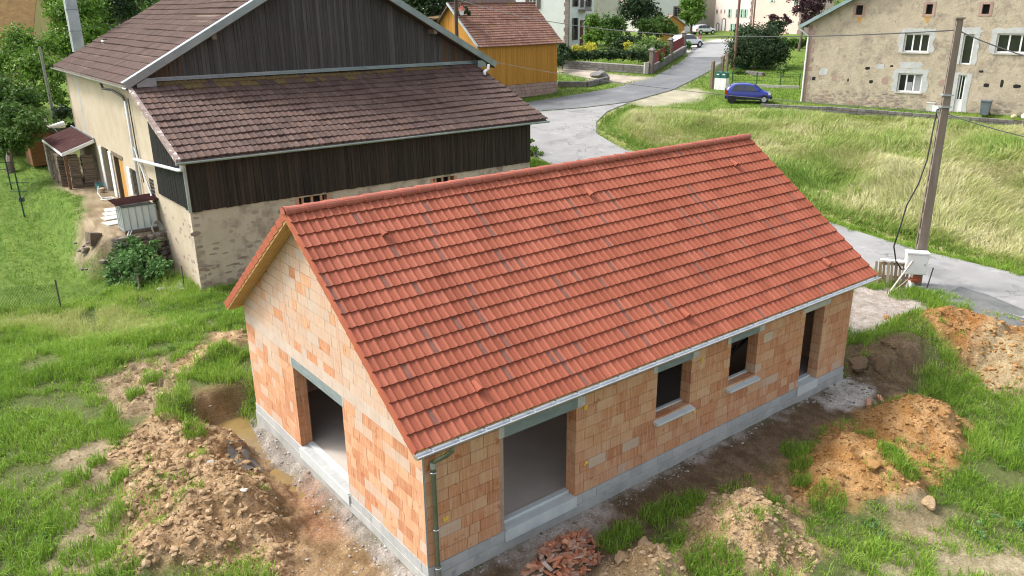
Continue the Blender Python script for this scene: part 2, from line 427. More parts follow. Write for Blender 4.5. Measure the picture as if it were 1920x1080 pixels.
BRICKS = []           # (frame, polygon, kind, rect?)
def lay(Mx, L, rows, ops, planes, styles, seed):
    rg = random.Random(seed); g = .0045
    for k in range(rows):
        z0, z1 = ZF+.25*k, ZF+.25*(k+1)
        spans = [(0, L)]
        for a, b, c, d in ops:
            if c < z1-.13 and d > z0+.13:
                spans = [q for s0, s1 in spans for q in ((s0, min(s1, a)), (max(s0, b), s1)) if q[1]-q[0] > .02]
        for s0, s1 in spans:
            x = s0-(0 if k % 2 else rg.choice([0, .25]))
            first = True
            while x < s1-.01:
                wd = rg.choices([.5, .375, .3, .25, .18], [6, 2, 1.5, 1.8, .4])[0]
                if first and k % 2: wd = .25
                first = False
                e = min(x+wd, s1)
                if s1-e < .1: e = s1
                q = [(max(x, s0)+g, z0+g), (e-g, z0+g), (e-g, z1-g), (max(x, s0)+g, z1-g)]
                x = e
                if q[1][0]-q[0][0] < .03: continue
                c = clip_poly(q, planes) if planes else q
                if len(c) < 3 or parea(c) < .004: continue
                BRICKS.append((Mx, c, styles(k, rg), len(c) == 4 and abs(parea(c)-parea(q)) < 1e-6, rg.random()))
lay(M_F, HL, 10, [(a-(.12 if d < 2.5 else .0), b+.0, c, min(d+.24, 2.8)) for a, b, c, d in OPF], None, lambda k, r: 'p' if r.random() < .05 else 'o', 3)
tie = [(5.50, 5.62, 2.9, 6.2), (2.90, 3.02, 2.9, 6.2)]
lay(M_G, HW, 24, [(OPG[0][0], OPG[0][1], .42, 2.79), (-1, HW+1, 2.60, 2.99)]+tie, GPL,
    lambda k, r: ('p' if r.random() < .84 else 'o') if k > 9 else ('p' if r.random() < (.42 if k > 6 else .24) else 'o'), 5)
def px_area(b):
    c = np.mean([tuple(b[0] @ Vector((s, 0, z))) for s, z in b[1]], axis=0); d = np.linalg.norm(c-CAM)
    return parea(b[1])/d**2
BRICKS.sort(key=px_area, reverse=True)
restV = {'o': MB(), 'p': MB()}; restT = {'o': [], 'p': []}
for i, (Mx, c, st, rect, rnd) in enumerate(BRICKS):
    par = fw if Mx is M_F else gw
    dep = .275; o0 = .004*rnd
    if i < 298:
        m = M['brick_o'] if st == 'o' else M['brickp_o']
        if rect: block('brick', m, (c[0][0], -o0, c[0][1]), (c[2][0], dep, c[2][1]), par, Mx)
        else: MB().prism(c, -o0, dep, Mx).build('brick', m, par)
    else:
        n = len(restV[st].f); restV[st].prism(c, -o0, dep, Mx); restT[st] += [rnd]*(len(restV[st].f)-n)
for st in 'op':
    if restV[st].v:
        o = restV[st].build('bricks', M['brick_a'] if st == 'o' else M['brickp_a'], gw, 'stuff')
        at = o.data.attributes.new('tint', 'FLOAT', 'FACE'); at.data.foreach_set('value', restT[st])
# ring beam, tie columns, lintels, sills, foundation
mb = MB()
for k in range(17):
    s0, s1 = k*HW/17+.003, (k+1)*HW/17-.003
    c = clip_poly([(s0, 2.695), (s1, 2.695), (s1, 2.975), (s0, 2.975)], GPL)
    if c: MB().prism(c, -.004, .27, M_G).build('ring_beam_block', M['band'], gw)
for a, b, c, d in tie:
    q = clip_poly([(a+.004, c+.08), (b-.004, c+.08), (b-.004, d), (a+.004, d)], GPL)
    if q: MB().prism(q, -.003, .27, M_G).build('tie_column', M['brickp_a'], gw)
def lintel(Mx, a, b, z0, z1, par, m='lintel', ends=.12, proud=.006):
    o = MB().box((a, -proud, z0), (b, .25, z1), Mx).build('lintel', M[m], par)
    for e in ((a-ends, a-.003), (b+.003, b+ends*1.6)):
        MB().box((e[0], -proud-.003, z0+.01), (e[1], .2, z1), Mx).build('lintel_end', M['lintelp'], o)
for i, (a, b, c, d) in enumerate(OPF):
    lintel(M_F, a-.0 if i == 0 else a-.02, b+.03, d, 2.80, house, 'lintel' if i < 3 else 'lintelp', ends=.13)
lintel(M_G, 3.02, 5.50, 2.46, 2.69, house, ends=.04)
for a, b, c, d in OPF[1:3]:
    mb = MB(); mb.prism([(-.14, c-.13), (-.14, c-.075), (.24, c-.008), (.24, c-.13)], a-.07, b+.07, Matrix(((0, 1, 0, 0), (1, 0, 0, 0), (0, 0, 1, 0), (0, 0, 0, 1))))
    s = mb.build('window_sill', M['sillc'], house)
    MB().box((a, .2, c-.008), (b, .28, c+.03)).build('sill_lip', M['sillc'], s)
for Mx, (a, b, c, d), ex in ((M_F, OPF[0], .06), (M_F, OPF[3], .04), (M_G, OPG[0], .05)):
    mb = MB(); mb.box((a-.03, -.05, c-.26), (b+.03, -.02, c-.03), Mx); mb.box((a+.004, -.05, c-.03), (b-.004, .27, c+.0), Mx)
    s = mb.build('threshold', M['sillc'], house)
    MB().box((a+.006, .17, c+.001), (b-.006, .29, c+.055), Mx).build('threshold_lip', M['sillc'], s)
f = MB(); f.box((-.03, -.03, -.6), (HL+.03, .3, .215)); f.box((-.03, .3, -.6), (.3, HW+.03, .215)); f.box((HL-.3, .3, -.6), (HL+.03, HW+.03, .215)); f.box((.3, HW-.3, -.6), (HL-.3, HW+.03, .215))
f.box((.01, .01, .216), (HL-.01, .29, .425)); f.box((.01, .3, .216), (.29, HW-.01, .425)); f.box((HL-.29, .3, .216), (HL-.01, HW-.01, .425)); f.box((.3, HW-.29, .216), (HL-.3, HW-.01, .425))
fo = f.build('foundation', M['concrete'], house)
x = -.012
while x < HL:
    e = min(x+random.choice([.5, .5, .5, .4]), HL+.012); block('foundation_block', M['blockf'], (x+.003, -.014-random.random()*.006, .22), (e-.003, .2, .434), fo); x = e
x = .2
while x < HW:
    e = min(x+random.choice([.5, .5, .4]), HW+.012); block('foundation_block', M['blockf'], (-.014-random.random()*.006, x+.003, .22), (.2, e-.003, .434), fo); x = e
mb = MB()
for s, z, Mx in ((.42, 2.62, M_F), (.42, 1.32, M_F), (3.82, 2.42, M_F), (3.86, 1.12, M_F), (7.42, 2.42, M_F), (7.28, 1.18, M_F)):
    for k in range(7):
        mb.tube([(s+random.uniform(-.05, .05), -.004, z+random.uniform(-.05, .05)), (s+random.uniform(-.05, .05), -.022, z+random.uniform(-.05, .05))], .018, 5)
M['foam'] = mat('yellow_foam', [(.70, .45, .05), (.8, .6, .15)], scale=20)
mb.build('foam_spot', M['foam'], fw)

# roof: deck, soffits, tiles, ridge, verge
XA, XB = -OG, HL+OG2
us = Vector((0, math.cos(SLOPE), math.sin(SLOPE)))
def deck(sign):
    m = slope_matrix((XA, -OE, HE), (1, 0, 0), us)
    if sign < 0: m = slope_matrix((XB, HW+OE, HE), (-1, 0, 0), (0, -us.y, us.z))
    return m
roof = MB()
for sg in (1, -1):
    roof.box((.03, .0, -.15), (XB-XA-.03, SLEN-.01, -.045), deck(sg))
roof = roof.build('roof', M['soffit'], house)
for sg in (1, -1):
    D = deck(sg); near0 = .0 if sg > 0 else XB-XA
    x0, x1 = (.0, OG-.01) if sg > 0 else (XB-XA-OG+.01, XB-XA)
    for k in range(3):
        a, b = x0+(x1-x0)*k/3, x0+(x1-x0)*(k+1)/3
        block('soffit_board', M['soffit'], (a+.002, -.0, -.172), (b-.002, SLEN-.1, -.152), roof, D)
    xb = -.0 if sg > 0 else XB-XA-.025
    block('barge_board', M['soffit'], (xb, .0, -.15), (xb+.025, SLEN-.03, -.03), roof, D)
NC, NR = 40, 17
tw = (XB-XA)/NC; gz = SLEN/NR
ta = dict(w=tw, rolls=2, length=gz+.07, z_lo=.027, z_hi=-.010, roll_h=.023, lip=.030)
TM = [tile_mesh('clay_tile', [M['tile_o'], M['tile_dark']], dark=d, **ta) for d in ((), (0,), (1,))]
TA = [tile_arrays(dark=d, **ta) for d in ((), (0,), (1,))]
rg = random.Random(21); cells = []
darkm = {}
for r in range(NR):
    for c in range(NC):
        if rg.random() < .085:
            k = rg.choice((1, 2)); darkm[(r, c)] = k
            if rg.random() < .35: darkm[(r-1, c)] = k
D0 = deck(1)
for r in range(NR):
    for c in range(NC):
        mx = D0 @ Matrix.Translation((c*tw, r*gz, rg.uniform(-.003, .003))) @ Matrix.Rotation(rg.gauss(0, .003), 4, 'Y')
        cells.append((np.linalg.norm(np.array(mx.translation)-CAM), mx, darkm.get((r, c), 0), rg.random()))
cells.sort(key=lambda q: q[0])
for d, mx, w, t in cells[:300]: obj_me('roof_tile', TM[w], roof, mx)
tile_batch('roof_tiles', [M['tile_a'], M['tile_dark']], [q[1:] for q in cells[300:]], TA, roof)
D1 = deck(-1)
tile_batch('roof_tiles', [M['tile_a'], M['tile_dark']], [(D1 @ Matrix.Translation((c*tw, r*gz, 0)), 0, rg.random()) for r in range(NR) for c in range(NC)], TA, roof)
# verge tiles (one flap per course on each rake)
vm = MB().box((-.018, 0, -.13), (.012, gz+.03, .035)); vme = bpy.data.meshes.new('verge_flap'); vme.from_pydata(vm.v, [], vm.f); vme.materials.append(M['tile_edge'])
tl = math.atan2(.034, gz)
for r in range(NR):
    for D, xx in ((D0, 0), (D0, XB-XA), (D1, 0), (D1, XB-XA)):
        obj_me('verge_tile', vme, roof, D @ Matrix.Translation((xx, r*gz, .02)) @ Matrix.Rotation(-tl*.9, 4, 'X'))
# ridge caps
rn = 34; rl = (XB-XA+.06)/rn
mb = MB(); prof = [(math.cos(a)*.125, math.sin(a)*.10-.02) for a in np.linspace(math.pi+.35, -.35, 10)]
n = len(prof)
for y0, y1, k0, k1 in ((0, rl+.03, 1.12, .88),):
    V = [(y0, p*k0, q*k0) for p, q in prof]+[(y0+.05, p*k0, q*k0) for p, q in prof]+[(y0+.051, p*k0*.95, q*k0*.95) for p, q in prof]+[(y1, p*k1, q*k1) for p, q in prof]+[(y0, p*.86, q*.86-.004) for p, q in prof]
    F = [(j*n+i, j*n+i+1, (j+1)*n+i+1, (j+1)*n+i) for j in range(3) for i in range(n-1)]+[(4*n+i, 4*n+i+1, i+1, i) for i in range(n-1)]
rme = bpy.data.meshes.new('ridge_cap'); rme.from_pydata(V, [], F); rme.materials.append(M['ridge'])
for k in range(rn):
    obj_me('ridge_tile', rme, roof, Matrix.Translation((XA-.03+k*rl, HW/2, HR+.012+random.uniform(-.004, .004))))
cap = MB(); cap.poly([(XA-.03, HW/2+p, HR+.012+q) for p, q in prof]); cap.poly([(XA-.05, HW/2+p*.9, HR+.012+q*.9) for p, q in prof]); cap.build('ridge_end', M['ridge'], roof)
# ventilation tiles: a hooded half pipe on a tile
VT = [(1.31, 4.55), (6.93, 4.55), (12.54, 4.6), (1.33, .74), (6.97, .76), (12.64, .81)]
vm = MB(); arc = [(.075*math.cos(a), .10*math.sin(a)) for a in np.linspace(math.pi, 0, 8)]
for i in range(7):
    (a0, b0), (a1, b1) = arc[i], arc[i+1]
    vm.poly([(a0, 0, b0+.01), (a1, 0, b1+.01), (a1*.8, .24, b1*.35), (a0*.8, .24, b0*.35)])
    vm.poly([(a0, 0, b0+.01), (a1, 0, b1+.01), (a1*.78, 0, b1*.78+.01), (a0*.78, 0, b0*.78+.01)])
    vm.poly([(a0*.78, 0, b0*.78+.01), (a1*.78, 0, b1*.78+.01), (a1*.6, .2, b1*.2), (a0*.6, .2, b0*.2)], 1)  # hood lining darkened in colour for the shade in its mouth
vme2 = bpy.data.meshes.new('vent_hood'); vme2.from_pydata(vm.v, [], vm.f); vme2.materials.append(M['tile_o']); vme2.materials.append(M['tile_dark']); vme2.polygons.foreach_set('material_index', vm.m)
for x, s in VT: obj_me('vent_tile', vme2, roof, D0 @ Matrix.Translation((x-XA, s-.12, .055)))
# gutter and downpipe
gp = [(-.085*math.cos(a)-OE-.03, HE-.045-.085*math.sin(a)) for a in np.linspace(0, math.pi, 10)]
mb = MB(); n = len(gp)
x0, x1 = XA-.02, XB+.03
inner = [((y+OE+.03)*.93-OE-.03, (z-HE+.045)*.93+HE-.045) for y, z in gp]
prof = gp+inner[::-1]
# lip roll on the outer edge
mb.prism([(p, q) for p, q in prof], x0, x1, Matrix(((0, 1, 0, 0), (1, 0, 0, 0), (0, 0, 1, 0), (0, 0, 0, 1))))
mb.tube([(x0, gp[0][0]-.004, gp[0][1]+.004), (x1, gp[0][0]-.004, gp[0][1]+.004)], .013, 8)
for xe in (x0, x1):
    mb.prism(gp, xe-.004, xe+.004, Matrix(((0, 1, 0, 0), (1, 0, 0, 0), (0, 0, 1, 0), (0, 0, 0, 1))))
gut = mb.build('gutter', M['zinc'], house)
for k in range(26):
    MB().bar((x0+.3+k*.545, -OE-.118, HE-.035), (x0+.3+k*.545, -OE+.05, HE-.02), .025, .006).build('gutter_bracket', M['zincold'], gut)
for k in range(1, 4):
    MB().tube([(x0+k*3.7, gp[i][0]*1.0-(.002 if i < 5 else -.002), gp[i][1]-.003) for i in range(n)], .012, 6).build('gutter_joint', M['zincold'], gut)
MB().box((XA+.03, -OE+.055, HE-.14), (XB-.03, -OE+.075, HE-.02)).build('fascia_board', M['timber'], roof)
yg = -OE-.03
dp = MB().tube([(.36, yg, HE-.13), (.36, yg+.01, HE-.22), (.30, yg+.10, HE-.33), (.20, yg+.2, HE-.42), (.16, -.10, HE-.50), (.16, -.085, HE-.62), (.16, -.085, .95), (.16, -.085, .5), (.16, -.085, -.05)], .042, 12).build('downpipe', [M['pipegreen']], house, smooth=True)
for z in (2.42, 1.25, .42):
    MB().tube([(.16+.053*math.cos(a), -.085+.053*math.sin(a), z) for a in np.linspace(0, 6.283, 13)], .009, 5).bar((.215, -.085, z), (.235, -.01, z), .012).build('pipe_bracket', M['zinc'], dp)
MB().tube([(.16, -.085, 2.5), (.16, -.085, 2.62)], .056, 12).build('pipe_collar', M['zincold'], dp)
M['zincgrey'] = mat('pipe_foot', [(.16, .17, .14), (.28, .28, .25)], scale=4, rough=.5, metal=.3)
MB().tube([(.16, -.085, .46), (.16, -.085, -.1)], .054, 12).build('pipe_foot', M['zincgrey'], dp)
# corner trim (galvanised angle down the near corner)
MB().box((-.012, -.014, ZF), (.022, -.004, 2.95)).build('corner_trim', M['zincold'], house)
# cable loops hanging inside the second window
M['black'] = mat('black_rubber', [(.012, .012, .013), (.022, .022, .024)], scale=5, rough=.5)
mb = MB()
for k, (za, zb, dy) in enumerate(((2.35, 1.98, .5), (2.1, 1.72, .7), (1.9, 1.5, .9))):
    mb.tube([(8.35+1.6*t, dy, za-(za-zb)*4*t*(1-t)*.9-.1*t) for t in np.linspace(0, 1, 12)], .022, 6)
tag(mb.build('conduit_loop', M['black']), 'black conduit loops hanging inside the right hand window of the brick house', 'cable')
# ------------------------------------------------------------------ ground
PG = {
 'clodA': GP((225, 850), (300, 800), (395, 790), (440, 815), (490, 900), (530, 1000), (590, 1090), (230, 1110), (235, 1000), (215, 920)),
 'crackA': GP((110, 880), (215, 850), (250, 1000), (240, 1100), (90, 1100), (135, 990)),
 'trench': [(-.05, -2.5), (-.05, 9.3), (.3, 9.6), (-1.0, 9.9), (-1.55, 8.6), (-1.5, 6.6), (-1.4, 4.2), (-1.9, 2.6), (-2.6, .5), (-2.6, -2.5)],
 'pathL': GP((345, 690), (400, 650), (470, 640), (475, 668), (400, 700), (350, 730), (310, 780), (270, 760)),
 'rut': GP((185, 740), (260, 700), (320, 690), (350, 740), (300, 800), (230, 810)),
 'strip': [(-.6, -2.6), (-.2, .1), (13.9, .1), (16.3, .2), (16.6, -1.0), (14.2, -1.9), (11.6, -1.3), (9.2, -1.5), (7.2, -1.45), (5.4, -1.35), (4.2, -1.6), (3.4, -2.6), (1.5, -3.6)],
 'white': GP((1540, 720), (1590, 705), (1650, 725), (1610, 755), (1545, 765)),
 'clodB': GP((1285, 960), (1330, 925), (1400, 930), (1470, 965), (1545, 1030), (1500, 1090), (1330, 1090), (1270, 1030)),
 'clodC': GP((1480, 870), (1560, 800), (1690, 740), (1770, 748), (1825, 800), (1790, 880), (1730, 935), (1620, 950), (1540, 950), (1490, 930)),
 'clodD': GP((1655, 615), (1740, 585), (1850, 570), (1950, 600), (2010, 660), (1960, 740), (1850, 735), (1760, 680)),
 'clodE': GP((1130, 1075), (1170, 1040), (1240, 1030), (1310, 1075), (1310, 1110), (1130, 1110)),
 'btwn': GP((1280, 960), (1390, 880), (1500, 860), (1530, 950), (1480, 985), (1420, 940), (1340, 915)),
 'bareR': GP((1640, 940), (1720, 930), (1800, 960), (1760, 1020), (1660, 1010)),
 'bareR2': GP((1640, 1050), (1900, 1020), (1990, 1040), (1990, 1100), (1640, 1100)),
 'bank': GP((1585, 670), (1640, 660), (1690, 690), (1690, 715), (1620, 735), (1585, 720)),
 'drive': GP((1560, 600), (1600, 545), (1640, 520), (1700, 552), (1775, 600), (1745, 618), (1660, 625), (1600, 645)),
 'fork': GP((1182, 192), (1240, 173), (1290, 165), (1325, 172), (1310, 188), (1250, 197), (1205, 199)),
 'redclay': GP((520, 900), (570, 890), (630, 950), (640, 1000), (580, 1000)),
 'gravelp': GP((1060, 120), (1150, 140), (1200, 143), (1230, 145), (1170, 158), (1090, 145), (1045, 135)),
 'fore': GP((1285, 88), (1345, 72), (1400, 74), (1400, 84), (1330, 88), (1290, 100)),
}
ROADN = [(33, -14), (29.4, -8), (27.6, .45), (28.0, 5.5), (28.2, 8.74), (28.6, 18), (28.75, 23.5), (30, 27)]+GP((1118, 230), (1138, 210), (1180, 193))+GP((1100, 203), (1000, 211))+[(27.6, 33.5), (24.3, 28), (23.4, 24), (23.1, 9), (23.2, 4), (22.5, -1.4), (24.4, -8), (28, -14)]
ASPH = GP((1000, 210), (1100, 202), (1180, 192), (1262, 169), (1320, 140), (1362, 112), (1378, 88), (1378, 80), (1322, 80), (1300, 92), (1285, 112), (1225, 146), (1150, 166), (1060, 182), (990, 193))+[(31, 40), (24, 42), (24, 36), (27.6, 33.6)]
MEADOW = GP((1120, 243), (1124, 228), (1145, 212), (1185, 200), (1300, 207), (1432, 205))+[(52.8, 10.3), (60, -6), (48, -16), (33.5, -14), (30, -8), (28.1, .45), (28.5, 5.5), (28.7, 8.74), (29.1, 18), (29.2, 23.5), (30.3, 26.8)]
LAWN = GP((-60, 590), (110, 585), (180, 560), (320, 505))+[(2.0, 22.0), (2.0, 45), (-3, 60), (-22, 60), (-22, 23)]

MOUNDS = []
def mound(u, v, rx, ry, ang, h):
    q = G(u, v); MOUNDS.append((q[0], q[1], rx, ry, ang, h))
mound(390, 960, 1.5, 2.2, .5, .62); mound(330, 1060, 1.4, 1.2, 0, .45); mound(410, 840, .8, 1.1, .3, .38)
mound(1400, 1010, 1.35, 1.0, .5, .62)
mound(1620, 890, 1.6, 1.1, .9, .55); mound(1720, 800, 1.25, 1.0, .6, .62); mound(1560, 900, .9, .8, .5, .35)
mound(1800, 660, 2.6, 1.7, -.4, .95); mound(1930, 690, 2.0, 1.8, 0, .8)
mound(1225, 1075, .75, .6, 0, .35)
mound(415, 690, 1.3, .55, .6, .32)
mound(1045, 1062, .75, .5, .3, .28)

PUD = GP((405, 775), (440, 755), (478, 755), (500, 785), (490, 812), (520, 850), (570, 905), (555, 920), (490, 855), (440, 815))
def worley(x, y, k):
    out = np.ones(x.shape)
    if not k.any(): return out
    X, Y = x[k], y[k]; X = X+.5*(vnoise(X, Y, 5)-.5); Y = Y+.5*(vnoise(X, Y, 6)-.5); ix, iy = np.floor(X), np.floor(Y); f1 = np.full(X.shape, 9.0); f2 = f1.copy()
    for i in (-1, 0, 1):
        for j in (-1, 0, 1):
            d = np.hypot(ix+i+_hash(ix+i, iy+j, 71)-X, iy+j+_hash(ix+i, iy+j, 72)-Y); f2 = np.where(d < f1, f1, np.minimum(f2, d)); f1 = np.minimum(f1, d)
    out[k] = f2-f1; return out
def hz(x, y, fine=True):
    x = np.asarray(x, float); y = np.asarray(y, float)
    h = hbase(x, y).astype(float)
    near = 1-sstep(30, 40, np.hypot(x-CAM[0], y-CAM[1]))
    # field left of the trench and behind the house stands a little higher than the trench floor
    lf = sstep(-1.35, -2.1, x+.25*(vnoise(x*1.5, y*1.5, 3)-.5)) * (1-sstep(9.8, 8.9, y)*0)
    bk = sstep(9.35, 9.75, y+.3*(vnoise(x*1.7, y*1.7, 4)-.5))
    h = h+near*(.26+.16*sstep(3.5, 1.5, x)*sstep(5, 8, y))*np.maximum(lf*sstep(-3.5, 3, y), bk)*(1-sstep(14, 18, y))
    # trench floor
    tr = sstep(0, .35, sdpoly(x, y, PG['trench']))
    h = h-tr*(.11+.08*vnoise(x*1.2, y*1.2, 8))
    # dug bank at the far right corner of the house
    rb = sstep(14.2, 15.3, x)*(1-sstep(19, 20.5, x))*sstep(-1.3, -.3, y)*(1-sstep(3, 4.5, y))
    h = h+.30*rb
    m = np.zeros_like(h)
    for mx, my, rx, ry, an, hh in MOUNDS:
        c, s = math.cos(an), math.sin(an)
        a = ((x-mx)*c+(y-my)*s)/rx; b = (-(x-mx)*s+(y-my)*c)/ry
        r = np.hypot(a, b)*(1+.5*(fbm(x*1.3, y*1.3, 3, 5)-.5))
        m = np.maximum(m, hh*np.clip(1.25*(1-sstep(.05, 1.3, r)), 0, 1))
    h = h+m
    if fine:
        b = near*(.05+.0*m)
        h = h+b*(fbm(x*.9, y*.9, 3, 1)-.5)*1.6
        rough = np.clip(m*6, 0, 1)+.45*np.clip(tr, 0, 1)
        cl = np.zeros_like(h)
        for k in ('clodA', 'clodB', 'clodC', 'clodD', 'clodE', 'pathL', 'rut', 'btwn'):
            cl = np.maximum(cl, sstep(-.15, .3, sdpoly(x, y, PG[k])))
        rough = np.maximum(rough, cl)*near
        n1 = fbm(x*2.1, y*2.1, 3, 31); n2 = 1-np.abs(2*vnoise(x*4.3, y*4.3, 17)-1); n3 = vnoise(x*8.1, y*8.1, 23)
        h = h+rough*(.24*(n1-.5)+.12*(n2-.5)+.07*(n3-.5)+.05*(vnoise(x*13, y*13, 29)-.5))
        # cracked, trodden earth
        ck = near*sstep(0, .4, np.maximum(sdpoly(x, y, PG['crackA']), sdpoly(x, y, PG['rut'])-.1))
        h = h+ck*(.05*(vnoise(x*4, y*4, 77)-.5)-.05*(1-sstep(.02, .16, worley(x*3.1, y*3.1, ck > 0))))
    h = h-.30*sstep(-.45, .45, sdpoly(x, y, PUD)+.6*(fbm(x*1.9, y*1.9, 3, 63)-.5))
    # under the house
    ih = sstep(-.05, .25, np.minimum(np.minimum(x-.2, HL-.2-x), np.minimum(y-.2, HW-.2-y)))
    return h*(1-ih)+ih*(-.1)
def hz1(x, y): return float(hz(np.array([x]), np.array([y]))[0])
def ground_pt(u, v, dz=0):
    q = G(u, v); return (float(q[0]), float(q[1]), hz1(q[0], q[1])+dz)

def axis(lo, a, b, hi, st, grow):
    c = list(np.arange(a, b, st)); s = st; p = c[-1]
    while p < hi: s = min(s*grow, 40); p += s; c.append(p)
    s = st; p = c[0]; pre = []
    while p > lo: s = min(s*grow, 40); p -= s; pre.append(p)
    return np.array(pre[::-1]+c)
gx = axis(-500, -9.5, 25.5, 900, .085, 1.035); gy = axis(-260, -8.5, 13.5, 900, .085, 1.035)
GX, GY = np.meshgrid(gx, gy); GXr, GYr = GX.ravel(), GY.ravel()
GZ = hz(GXr, GYr)
def lin(*c): return np.array(c, float)
def albedo(x, y):
    n = fbm(x*.35, y*.35, 4, 41); n2 = fbm(x*2.2, y*2.2, 3, 43); n3 = vnoise(x*6, y*6, 47)
    far = sstep(28, 40, np.hypot(x-CAM[0], y-CAM[1]))
    c = lin(.065, .10, .025)*(1-n[:, None])*1.0+lin(.13, .14, .055)*n[:, None]       # earth under grass
    cf = lin(.10, .19, .022)*(1-n[:, None])+lin(.17, .22, .045)*n[:, None]
    c = c*(1-far[:, None])+cf*far[:, None]
    def put(poly, col, soft=.3, wob=.7, amt=1.0):
        nonlocal c
        bb = np.array(poly)[:, :2]; k = (x > bb[:, 0].min()-3) & (x < bb[:, 0].max()+3) & (y > bb[:, 1].min()-3) & (y < bb[:, 1].max()+3)
        if not k.any(): return
        m = sstep(-soft, soft, sdpoly(x[k], y[k], poly)+wob*(n2[k]-.5))*amt
        cc = np.asarray(col, float)
        if cc.ndim == 1: cc = np.tile(cc, (k.sum(), 1))
        else:
            t = sstep(.3, .7, .5*n2[k]+.5*n3[k]); cc = cc[0]*(1-t[:, None])+cc[1]*t[:, None]
        c[k] = c[k]*(1-m[:, None])+cc*m[:, None]
    put(LAWN, [(.085, .155, .02), (.13, .20, .035)], .8)
    for pl in (ROADN, ASPH):
        p_ = np.array(pl)[:, :2]; put([tuple(q) for q in p_], [(.24, .215, .17), (.36, .33, .28)], .30, .9, .8)
    put(MEADOW, [(.20, .22, .06), (.34, .31, .14)], .5, .6)
    put([(s[0], s[1]) for s in barn_strip], [(.20, .15, .09), (.33, .27, .18)], .35, .8)
    put(PG['crackA'], [(.22, .175, .105), (.33, .27, .175)])
    put(PG['pathL'], [(.33, .21, .11), (.46, .33, .19)]); put(PG['rut'], [(.22, .16, .09), (.34, .26, .16)])
    put(PG['btwn'], [(.20, .13, .07), (.32, .21, .11)], .4); put(PG['bareR'], [(.22, .18, .10), (.32, .26, .16)], .4); put(PG['bareR2'], [(.26, .22, .13), (.36, .31, .2)], .4)
    put(PG['trench'], [(.20, .13, .065), (.31, .215, .12)], .35, .6)
    put(PG['strip'], [(.125, .085, .05), (.19, .135, .085)], .3, .7)
    put(PG['bank'], [(.10, .07, .04), (.17, .125, .07)], .3)
    put([(-.38, -2), (-.38, 9.0), (.1, 9.0), (.1, -2)], [(.20, .18, .155), (.34, .31, .275)], .2, .6)
    put([(0, -.2), (0, .1), (13.9, .1), (13.9, -.2)], [(.24, .205, .17), (.42, .385, .35)], .15, .6, .8)
    put([(1.5, -1.0), (1.6, -.1), (4.4, -.1), (4.4, -.6)], [(.4, .33, .28), (.55, .5, .45)], .2, .8, .7)
    put(PG['redclay'], [(.24, .11, .06), (.32, .175, .10)], .4, .8, .8)
    put(PG['clodA'], [(.30, .195, .10), (.42, .30, .175)]); put(PG['clodB'], [(.35, .23, .12), (.46, .33, .195)])
    put(PG['clodC'], [(.33, .17, .057), (.43, .265, .12)]); put(PG['clodD'], [(.29, .13, .04), (.39, .22, .09)], .4); put(PG['clodE'], [(.34, .22, .11), (.45, .33, .19)])
    put(GP((1800, 690), (1850, 655), (1970, 690), (1930, 760), (1830, 735)), [(.31, .235, .13), (.39, .31, .18)], .5)
    put(PG['white'], [(.40, .38, .35), (.58, .56, .52)], .2, .9); put(PG['drive'], [(.31, .265, .225), (.42, .375, .335)], .35, .5)
    put(PG['fork'], [(.40, .36, .29), (.48, .43, .35)], .8, 1.6, .8); put(PG['gravelp'], [(.38, .33, .27), (.46, .41, .34)], .8, 1.2); put(PG['fore'], [(.55, .52, .48), (.6, .57, .54)], .8, .6)
    return c
_bl = lambda u, v: (BARN[0]+u*BA[0]+v*BB[0], BARN[1]+u*BA[1]+v*BB[1])
barn_strip = [_bl(*p) for p in ((.2, 2), (.2, 25), (-1.0, 24), (-2.0, 17), (-1.4, 13), (-2.2, 9), (-3.1, 6.5), (-2.9, 4.4), (-1.2, 3))]
ALB = albedo(GXr, GYr)
ALB = np.clip(ALB*(.86+.28*_hash(np.arange(len(ALB)), np.zeros(len(ALB)), 5))[:, None], 0, 1)
nx, ny = len(gx), len(gy)
i0 = (np.arange(ny-1)[:, None]*nx+np.arange(nx-1)[None]).ravel()
GF = np.stack([i0, i0+1, i0+nx+1, i0+nx], 1)
mg = bpy.data.materials.new('ground_earth'); mg.use_nodes = True
nt = mg.node_tree; L = nt.links.new; b = nt.nodes['Principled BSDF']; b.inputs['Roughness'].default_value = .95; b.inputs['Specular IOR Level'].default_value = .15
at = nd(nt, 'ShaderNodeAttribute', attribute_name='albedo'); geo = nd(nt, 'ShaderNodeNewGeometry')
n1 = nd(nt, 'ShaderNodeTexNoise'); n1.inputs['Scale'].default_value = 22; n1.inputs['Detail'].default_value = 8; n1.inputs['Roughness'].default_value = .7; L(geo.outputs['Position'], n1.inputs['Vector'])
rp = nd(nt, 'ShaderNodeValToRGB'); rp.color_ramp.elements[0].position = .3; rp.color_ramp.elements[0].color = (.48, .45, .42, 1); rp.color_ramp.elements[1].position = .72; rp.color_ramp.elements[1].color = (1.3, 1.3, 1.3, 1)
L(n1.outputs[0], rp.inputs[0])
mx = nd(nt, 'ShaderNodeMix', data_type='RGBA', blend_type='MULTIPLY'); mx.inputs[0].default_value = 1; L(at.outputs['Color'], mx.inputs[6]); L(rp.outputs[0], mx.inputs[7]); L(mx.outputs[2], b.inputs['Base Color'])
bp = nd(nt, 'ShaderNodeBump'); bp.inputs['Distance'].default_value = .05; n2 = nd(nt, 'ShaderNodeTexNoise'); n2.inputs['Scale'].default_value = 9; n2.inputs['Detail'].default_value = 9; n2.inputs['Roughness'].default_value = .68
L(geo.outputs['Position'], n2.inputs['Vector']); L(n2.outputs[0], bp.inputs['Height']); L(bp.outputs[0], b.inputs['Normal'])
